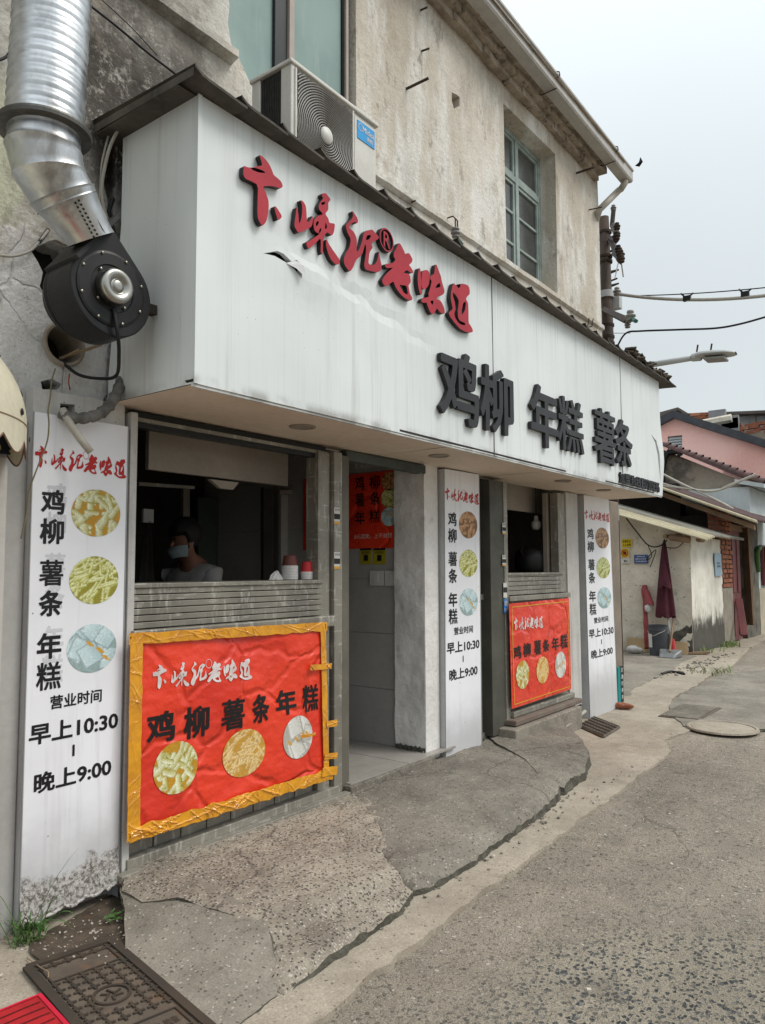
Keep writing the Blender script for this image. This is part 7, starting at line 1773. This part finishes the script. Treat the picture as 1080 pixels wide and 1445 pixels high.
# brick rubble wall in front of the shed
XR2 = 30.5
t = thing('broken_brick_wall', 'half demolished wall of cement with loose orange bricks on top behind the pink house', 'wall', (XR2, 9, gz(28)))
w0 = [PX(px, py, XR2) for px, py in ((1020, 640), (1020, 611), (1060, 608), (1130, 606), (1130, 660))]
m = MB().prism([(p.y, p.z) for p in w0], 0, XR2, XR2+.4); m.build('cement_wall', M['gable'], t)
bb = MB().box(-.11, .11, -.24, .24, -.055, .055).mesh('brick', M['brick']); bb2 = MB().box(-.11, .11, -.24, .24, -.055, .055).mesh('brick', surf('pale_orange_brick', (.5, .24, .14), (.38, .15, .09), 3, .9))
for px0, px1, py0, rows, slope in ((1025, 1128, 609, 3, .0), (1050, 1128, 603, 3, -.06), (975, 1004, 594, 3, -.05)):
    p0, p1 = PX(px0, py0, XR2), PX(px1, py0+(px1-px0)*slope, XR2); n = max(2, int(abs(p1.y-p0.y)/.5))
    for r_ in range(rows):
        for k in range(n):
            if r_ == rows-1 and rs.rand() < .45: continue
            c = lerp(p0, p1, (k+.5+.4*(r_ % 2))/n); inst(bb if rs.rand() < .6 else bb2, 'brick', t, (XR2+.1, c.y+rs.uniform(-.05, .05), c.z+.125*r_), (rs.uniform(-.06, .06), 0, rs.uniform(-.12, .12)))
p0, p1 = PX(975, 601, XR2-.3), PX(1033, 590, XR2-.3); MB().tube([p0, p1], .16, 6).build('concrete_beam', M['low_wall'], t)
for px, py in ((1013, 588), (1031, 596), (1031, 600)): c = PX(px, py, XR2-.1); MB().box(XR2-.2, XR2, c.y-.3, c.y+.3, c.z-.25, c.z+.25).build('hollow_block', M['grey_patch'], t)

# ---- things leaning or standing in the yard
XU = XA-.12
def yard(px, py, x=XU): return PX(px, py, x)
# tall closed umbrella
base = yard(949, 922, XA-.55); top = yard(938, 767, XA-.08)
t = thing('closed_umbrella', 'closed burgundy umbrella standing upside against the stained yard wall', 'umbrella', base)
def foldcloth(bot, topp, w0, w1, seed, folds=5, depth=.12):
    d = (bot-topp)
    def f(u, v):
        w = lerp(w0, w1, v**.85); a = 2*math.pi*u; rr = 1+.22*math.sin(folds*a+seed+v*1.5)
        c = topp+d*v+Vector((0, 0, (-.05*abs(math.sin(folds*.5*a))) if v > .95 else 0)); return (c.x-abs(depth*math.cos(a)*rr*(.3+.7*v)) if math.cos(a) > 0 else c.x+.0, c.y+w*math.sin(a)*rr, c.z)
    return MB().grid(f, 60, 16)
cb = yard(941, 868, XA-.2)
foldcloth(Vector((XA-.25, cb.y, cb.z)), Vector((XA-.08, top.y, top.z)), .03, yard(929, 860).y-yard(941, 860).y, 1).build('folded_cloth', M['umb'], t, smooth=True, recalc=False)
c2_ = yard(946, 830); foldcloth(Vector((XA-.3, yard(944,826).y, yard(944,826).z)), Vector((XA-.1, top.y, top.z-.25)), .02, .11, 2.2, 3, .14).build('cloth_panel', M['umb'], t, smooth=True, recalc=False)
MB().tube([Vector((XA-.2, cb.y, cb.z+.15)), yard(950, 918, XA-.5)], .022, 8).build('pole', M['wire_white'], t)
MB().tube([yard(949, 902, XA-.45), yard(951, 919, XA-.52)], [.035, .05], 8).build('red_handle', M['cup_red'], t)
MB().lathe([(.03,0),(.02,.05),(.001,.09)], Vector((XA-.08, top.y, top.z)), n=10).build('tip', M['black'], t)
# red wrapped umbrella
t = thing('wrapped_umbrella', 'thin faded red wrapped umbrella leaning on the yard wall left of the bucket', 'umbrella', yard(913, 917, XA-.3))
a, b = yard(910, 826, XA-.06), yard(913, 916, XA-.25)
m = MB(); pth = [lerp(a, b, i/24) for i in range(25)]; m.tube(pth, [.036+.012*abs(math.sin(i*.55))+.02*math.exp(-((i-2)/2.5)**2) for i in range(25)], 10); m.build('wrapped_cloth', M['umb2'], t, smooth=True)
foldcloth(yard(917, 852, XA-.15), yard(913, 832, XA-.1), .03, .11, .5, 2, .08).build('loose_flap', M['umb2'], t, smooth=True, recalc=False)
c = yard(916, 858, XA-.15); tag(ell((c.x-.05, c.y, c.z), (.05, .06, .08), disp=lambda p: .2*nz(p.x, p.y, p.z, 12, 2)).build('knotted_bag', M['cup_white'], smooth=True), 'small knotted pale plastic bag hanging from the red wrapped umbrella', 'bag')
# bucket
c = atg(929, 914, .02); c.x = XA-.55; c = Vector((XA-.55, yard(929.5, 915, XA-.55).y, gz(XA)+.02)); rb = (yard(916, 890, XA-.55).y-yard(943, 890, XA-.55).y)/2; hb = PX(929, 882, XA-.55).z-c.z
t = thing('bucket', 'dark grey ribbed plastic bucket with pale label against the yard wall', 'bucket', c)
MB().lathe([(.001,.0),(rb*.88,0),(rb*.9,hb*.3),(rb*.98,hb*.82),(rb*1.04,hb*.83),(rb*1.04,hb*.86),(rb*.99,hb*.87),(rb*1.0,hb*.97),(rb*1.05,hb*.98),(rb*1.05,hb),(rb*.98,hb),(rb*.9,hb*.1),(.001,hb*.1)], c, n=40).build('bucket_body', M['bucket'], t)
MB().tube(smoothpath([c+Vector((-rb*.4, rb*.95, hb*.8)), c+Vector((-rb*.9, rb*.3, hb*.66)), c+Vector((-rb*.95, -rb*.4, hb*.75)), c+Vector((-rb*.5,-rb*.92,hb*.84))]), .008, 5).build('handle', M['wire_white'], t)
a_l = [c+Vector((-rb*.93*math.cos(th), rb*.93*math.sin(th), 0)) for th in np.linspace(.35, 1.1, 8)]
m = MB(); m.add([p+Vector((-.012,0,hb*.28)) for p in a_l]+[p+Vector((-.028,0,hb*.72)) for p in a_l], [(i, i+1, 9+i, 8+i) for i in range(7)]); m.build('label', M['cup_white'], t)
# dustpan with broom
c = Vector((XA-.85, yard(944, 922, XA-.85).y, gz(XA)+.03)); wpan = .30
t = thing('dustpan', 'grey metal dustpan with upright handle in front of the bucket', 'dustpan', c)
m = MB(); m.add([c+Vector((-.12,-.13,0)), c+Vector((-.12,.13,0)), c+Vector((.12,.19,.0)), c+Vector((.12,-.19,.0)), c+Vector((-.06,-.13,.07)), c+Vector((-.06,.13,.07)), c+Vector((.12,.19,.13)), c+Vector((.12,-.19,.13))], [(0,1,2,3),(0,1,5,4),(1,2,6,5),(0,3,7,4),(4,5,6,7)]); m.build('pan', surf('grey_tin', (.3, .31, .31), (.22, .22, .22), 6, .5, .5), t, bevel=.02)
MB().tube([c+Vector((.0,-.02,.1)), Vector((XA-.15, yard(952, 880).y, yard(952, 872).z))], .018, 6).build('handle', M['wood'], t)
# bits of board and rubbish
for px0, px1, py0, py1, lb in ((885, 914, 900, 915, 'brown cardboard sheet leaning low on the wall left of the bucket'), (949, 971, 905, 923, 'brown cardboard sheet leaning low on the wall right of the bucket')):
    p = [yard(px0, py1, XA-.2), yard(px1, py1, XA-.2), yard(px1, py0+3, XA-.08), yard(px0, py0, XA-.08)]
    for q_ in p[:2]: q_.z = gz(XA)+.03
    m = MB(); m.add(p+[q_+Vector((.02,0,.01)) for q_ in p], [(0,1,2,3),(4,5,6,7),(0,1,5,4),(1,2,6,5),(2,3,7,6),(3,0,4,7)]); tag(m.build('cardboard', M['card']), lb, 'cardboard')
c = yard(896, 910, XA-.5); c.z = gz(XA)+.02
tag(ell((c.x, c.y, c.z+.08), (.09, .15, .07), disp=lambda p: .35*nz(p.x, p.y, p.z, 7, 3)).build('rubbish_bag', M['cup_white'], smooth=True), 'crumpled white bag of rubbish on the yard floor behind the column', 'bag')
c = atg(976, 921, .03); plank(c+Vector((-.5, .35, 0)), c+Vector((.0, -.3, .02)), .1, .04, M['wood'], 'pale wood offcut lying at the foot of the yard wall corner'); c = atg(965, 917, .03); plank(c+Vector((.0, .3, 0)), c+Vector((-.1, -.4, .02)), .07, .05, M['wood'], 'dark wood offcut lying beside the dustpan')
# wall signs in the yard
def wsign(pts, mat, label, texts, name='wall_sign'):
    p = [yard(px, py, XA-.03) for px, py in pts]; y0, y1 = p[0].y, p[1].y; z1, z0 = p[0].z, p[1].z
    t = thing(name, label, 'sign', ((XA-.03), (y0+y1)/2, z0)); MB().box(XA-.03, XA-.015, y1, y0, z0, z1).build('sign_plate', mat, t)
    for s_, u0, u1, v0_, v1_, mt_ in texts:
        m = MB(); put_text(m, s_, lerp(y0, y1, u0), lerp(y0, y1, u1), lerp(z0, z1, v0_), lerp(z0, z1, v1_), lambda a, b: (XA-.035, a, b), .015); m.build('sign_lettering', mt_, t, recalc=False)
    return t, y0, y1, z0, z1
yel = plain('warning_yellow', (.75, .55, .02)); 
wsign(((878, 761), (892, 772)), yel, 'yellow warning sign with two lines of black characters, uppermost behind the column', [('注意防火', .05, .92, .55, .88, M['blk_ink']), ('人人有责', .05, .92, .12, .45, M['blk_ink'])])
t, y0, y1, z0, z1 = wsign(((876, 773), (889, 795)), M['cup_white'], 'white sign with yellow square and crossed flame below the yellow sign', [('禁止', .35, .8, .08, .22, M['blk_ink'])])
MB().box(XA-.04, XA-.032, lerp(y0, y1, .92), lerp(y0, y1, .08), lerp(z0, z1, .38), lerp(z0, z1, .95)).build('yellow_square', yel, t)
cc_ = Vector((XA-.045, lerp(y0, y1, .5), lerp(z0, z1, .66))); rr_ = (z1-z0)*.22
MB().lathe([(rr_*.8,0),(rr_*.8,.004),(rr_,.004),(rr_,0)], cc_, (-1,0,0), 24).build('red_ring', M['red_ink'], t); MB().lathe([(.001,.003),(rr_*.5,.002)], cc_, (-1,0,0), 10).build('flame_mark', M['blk_ink'], t); MB().cbox(cc_+Vector((-.006,0,0)), (.004, rr_*1.7, rr_*.2), rot=(.8,0,0)).build('red_bar', M['red_ink'], t)
wsign(((895, 783), (915, 795)), surf('blue_sign', (.03, .1, .3), (.05, .13, .32), 5, .5), 'faded blue sign with pale lettering left of the burgundy umbrella', [('文明公约', .2, .8, .7, .88, M['wht_ink']), ('爱护公共环境', .1, .9, .42, .6, M['wht_ink']), ('请勿乱倒垃圾', .1, .9, .14, .32, M['wht_ink'])])
cable('wire', [yard(884, 731), yard(900, 752), yard(915, 769), yard(930, 771), yard(942, 762)], .012, M['cable_b'], 'thin dark wire drooping across the yard wall to the umbrella tip')
cable('wire', [yard(915, 770), yard(920, 785), yard(912, 790), yard(926, 776), yard(918, 800)], .008, M['cable_b'], 'tangled dark wire on the yard wall above the blue sign')
cable('wire', [yard(938, 772), yard(955, 773), yard(966, 764), yard(970, 758)], .008, M['cable_b'], 'thin wire looping from the umbrella tip to the roof')
# grass at the wall foot
for px, py, n, lb in ((1026, 912, 150, 'bright green grass growing at the foot of the whitewashed street wall'), (1000, 921, 40, 'sparse low weeds by the mould stained wall corner'), (1012, 951, 40, 'small weed clump on the pale concrete edge')):
    c = atg(px, py, .01); tuft(c, n, .2, .014, .22, lb, surf('fresh_grass', (.13, .2, .05), (.2, .26, .08), 6, .7), droop=1.8)
# curved dark strip on the yard floor, brick lump
cable('rubber_strip', [atg(934, 951, .03), atg(945, 948, .03), atg(958, 949, .03), atg(966, 951, .03)], .018, M['black'], 'curved black rubber strip lying on the yard floor', 'rubber strip')
c = atg(881, 1000, .02)
tag(ell((c.x, c.y, c.z+.03), (.05, .10, .035), (0, 0, .4), 18, 12, lambda p: .3*nz(p.x, p.y, p.z, 14, 3)).build('broken_brick', M['brick'], smooth=False), 'broken red brick with mortar at the foot of the brown column', 'brick')
c = atg(1052, 934, .02)
# dark turquoise board propped behind the far sign board
p = [PY(px, py, 3.0) for px, py in ((871, 942), (880, 940), (879, 990), (876, 992))]
yb_ = Yb+.02; xa, xb, xc = PY(872.5, 960, yb_).x, PY(876, 960, yb_).x, PY(880, 960, yb_).x; za, zb2 = PY(876, 992, yb_).z, PY(876, 941, yb_).z
t = thing('propped_board', 'small turquoise and black board propped between the far sign board and the column', 'board', ((xa+xc)/2, yb_, za))
MB().box(xa, xb, yb_, yb_+.025, za, zb2).build('turquoise_strip', M['turq'], t); MB().box(xb+.002, xc, yb_, yb_+.025, za, zb2).build('black_strip', M['black'], t)
m = MB(); 
for i, s_ in enumerate(('店', '请', '勿', '停', '车')): put_text(m, s_, lerp(xb, xc, .2), lerp(xb, xc, .85), lerp(za, zb2, .84-.19*i), lerp(za, zb2, .97-.19*i), lambda a, b: (a, yb_-.002, b), .01)
m.build('lettering', M['wht_ink'], t, recalc=False)

# ---- utility pole, lamp, wires
YP = 3.9; pb = PY(858.5, 500, YP); XPo = pb.x
t = thing('utility_pole', 'old brown utility pole with rusty brackets rising behind the shop corner', 'utility pole', (XPo, YP, gz(XPo)))
zt_ = PY(860, 314, YP).z
def pc(py, px=None): c = PY(861, py, YP); return Vector((XPo, YP, c.z))
MB().tube([(XPo, YP, gz(XPo)-.1), (XPo, YP, pc(520).z), (XPo-.02, YP, zt_)], [.095, .092, .07], 20).build('shaft', M['polem'], t, smooth=True)
for py in (335, 368, 375, 462, 478, 487):
    c = pc(py); MB().lathe([(.085,-.02),(.10,-.018),(.10,.018),(.085,.02)], c, n=20).build('band', M['iron'] if py != 420 else M['ac'], t)
c = pc(420); MB().lathe([(.09,-.05),(.112,-.05),(.112,.05),(.09,.05)], c, n=20).build('clamp_band', M['lampm'], t)
MB().cbox(PY(869.5, 424, YP-.1), (.12, .14, .26)).build('clamp_block', M['lampm'], t)
def insul(p, r=.07, axis=(0, 0, 1), par=t, mat=M['porc']):
    r *= .72
    MB().lathe([(.001,r*1.3),(r*.6,r*1.2),(r*.7,r*.8),(r*.4,r*.6),(r*1.0,r*.3),(r*1.0,0),(r*.5,-r*.2),(r*.9,-r*.5),(r*.8,-r*.8),(.001,-r*.9)], p, axis, 16).build('insulator', mat, par, smooth=True)
MB().tube([PY(864, 318, YP-.1), PY(866, 298, YP-.1)], .035, 8).build('top_pin', M['iron'], t); insul(PY(866, 294, YP-.1), .06)
def arm(p, q, w=.045, name='cross_arm'): MB().tube([p, q], w, 4).build(name, M['iron'], t)
arm(PY(865, 318, YP-.15), PY(871, 330, YP-.75)); arm(PY(861, 335, YP-.1), PY(870, 340, YP-.7), .035); insul(PY(871, 320, YP-.7), .06, mat=M['iron']); insul(PY(870, 334, YP-.75), .07, mat=M['iron'])
arm(PY(862, 338, YP-.1), PY(876, 368, YP-.9), .045); arm(PY(866, 358, YP-.1), PY(876, 366, YP-.9), .04); insul(PY(873, 352, YP-.85), .06, mat=M['iron']); insul(PY(876, 360, YP-.95), .07, mat=M['iron']); insul(PY(877, 366, YP-1.0), .06, mat=M['iron'])
arm(PY(851, 436, YP+.1), PY(887, 453, YP-1.3), .045); insul(PY(890, 447, YP-1.35), .075); insul(PY(886, 459, YP-1.3), .045); insul(PY(853, 430, YP+.2), .08); insul(PY(852, 443, YP+.1), .08); insul(PY(871, 412, YP-.3), .075)
for k, py in enumerate((361, 390, 402, 409)): 
    c = PY(848+2*(k % 2), py, YP+.1); MB().tube([c, c+Vector((0, -.25, .04)), Vector((XPo, YP, c.z))], .014, 4).build('step_iron', M['iron'], t)
MB().tube([PY(892, 449, YP-1.35), PY(898, 453, YP-1.5)], .022, 5).build('green_tail', M['gclip'], t)
for (p, q) in (((873, 370), (868, 393)), ((877, 370), (880, 391))): MB().tube([PY(*p, YP-.9), PY(*q, YP-.9)], .008, 4).build('loose_wire', M['cable_w'], t)
# street lamp on its arm
XL_ = XPo
la = PX(872, 522, XL_); lb_ = PX(984, 504, XL_)
t = thing('street_lamp', 'pale grey street lamp on a long arm reaching over the road from the pole', 'street lamp', la)
MB().tube([la, lerp(la, lb_, .5)+Vector((0, 0, .0)), lb_], [.05, .044, .04], 12).build('lamp_arm', M['lampm'], t, smooth=True)
d = (PX(1040, 500, XL_)-PX(985, 504, XL_)); L = d.length; d.normalize(); up = Vector((0, 0, 1)); s_ = d.cross(up).normalized(); up = s_.cross(d)
o = PX(983, 504, XL_)
def lampf(u, v):
    x = L*v*1.02; w = .16*math.sin(min(1, v*2.4+.25)*math.pi/2)*(1-max(0, v-.75)**2*9); h = .062*(1-max(0, v-.5)**1.5*1.8)
    a = 2*math.pi*u; return tuple(o+d*x+s_*w*math.cos(a)+up*(h*math.sin(a)*(1 if math.sin(a) > 0 else .45)+.01))
MB().grid(lampf, 26, 16).build('lamp_housing', M['lampm'], t, smooth=True, recalc=False)
m = MB().box(-L*.27, L*.27, -.12, .12, -.02, .012, 0, Matrix.Translation(o+d*L*.52-up*.045) @ Matrix(((d.x, s_.x, up.x, 0), (d.y, s_.y, up.y, 0), (d.z, s_.z, up.z, 0), (0, 0, 0, 1)))); m.build('lamp_lens', M['lens'], t, bevel=.006)
MB().lathe([(.045,0),(.056,.01),(.056,.12),(.045,.13)], o-d*.06, d, 14).build('arm_socket', M['lampm'], t)
for k in (.0, .18): MB().tube([o+d*k+up*.06, o+d*(k+.01)+up*.17], .012, 5).build('wing_bolt', M['iron'], t)
# overhead wires to the right
def far(px, py): return PX(px, py, XPo)
def span(p, q, sag, n=14): return [lerp(p, q, i/n)+Vector((0, 0, -sag*4*(i/n)*(1-i/n))) for i in range(n+1)]
A_, B_ = far(874, 415), far(1130, 410)
t = thing('overhead_cable', 'thick pale overhead cable hung from a messenger wire to the right of the pole', 'cable', A_)
MB().tube(span(A_, B_, .10), .024, 8).build('thick_cable', M['cable_w'], t, smooth=True)
MB().tube(span(far(900, 417), far(1130, 400), .03), .008, 5).build('messenger_wire', M['cable_b'], t)
for px in (970, 1052, 1110): 
    c = far(px, 421 if px < 1000 else 415); e1, e2 = far(px-9, 414 if px < 1000 else 408), far(px+9, 413 if px < 1000 else 407); MB().tube([e1, c, e2], .012, 4).build('hanger', M['cable_b'], t); MB().cbox(c, (.05, .1, .07)).build('hanger_clip', M['black'], t)
cable('overhead_wire', [far(867, 505), far(872, 488), far(884, 470), (far(905, 467)), far(960, 465), far(1010, 463), far(1045, 457), far(1085, 446), far(1120, 437)], .014, M['cable_b'], 'thin dark overhead wire curving up to the right below the thick cable', 'wire')
cable('overhead_wire', [far(842, 470), far(875, 470), far(890, 470)], .005, M['cable_w'], 'very thin pale wire crossing behind the pole', 'wire')
c = PX(902, 232, 9); tag(MB().add([c+Vector((0,.05,0)), c+Vector((0,0,.03)), c+Vector((0,-.05,.02)), c+Vector((.02,0,-.02)), c+Vector((-.0,-.02,.09))], [(0,1,3),(1,2,3),(0,3,2),(1,2,4)]).build('bird', M['black']), 'tiny dark bird in the sky right of the gutter end', 'bird')
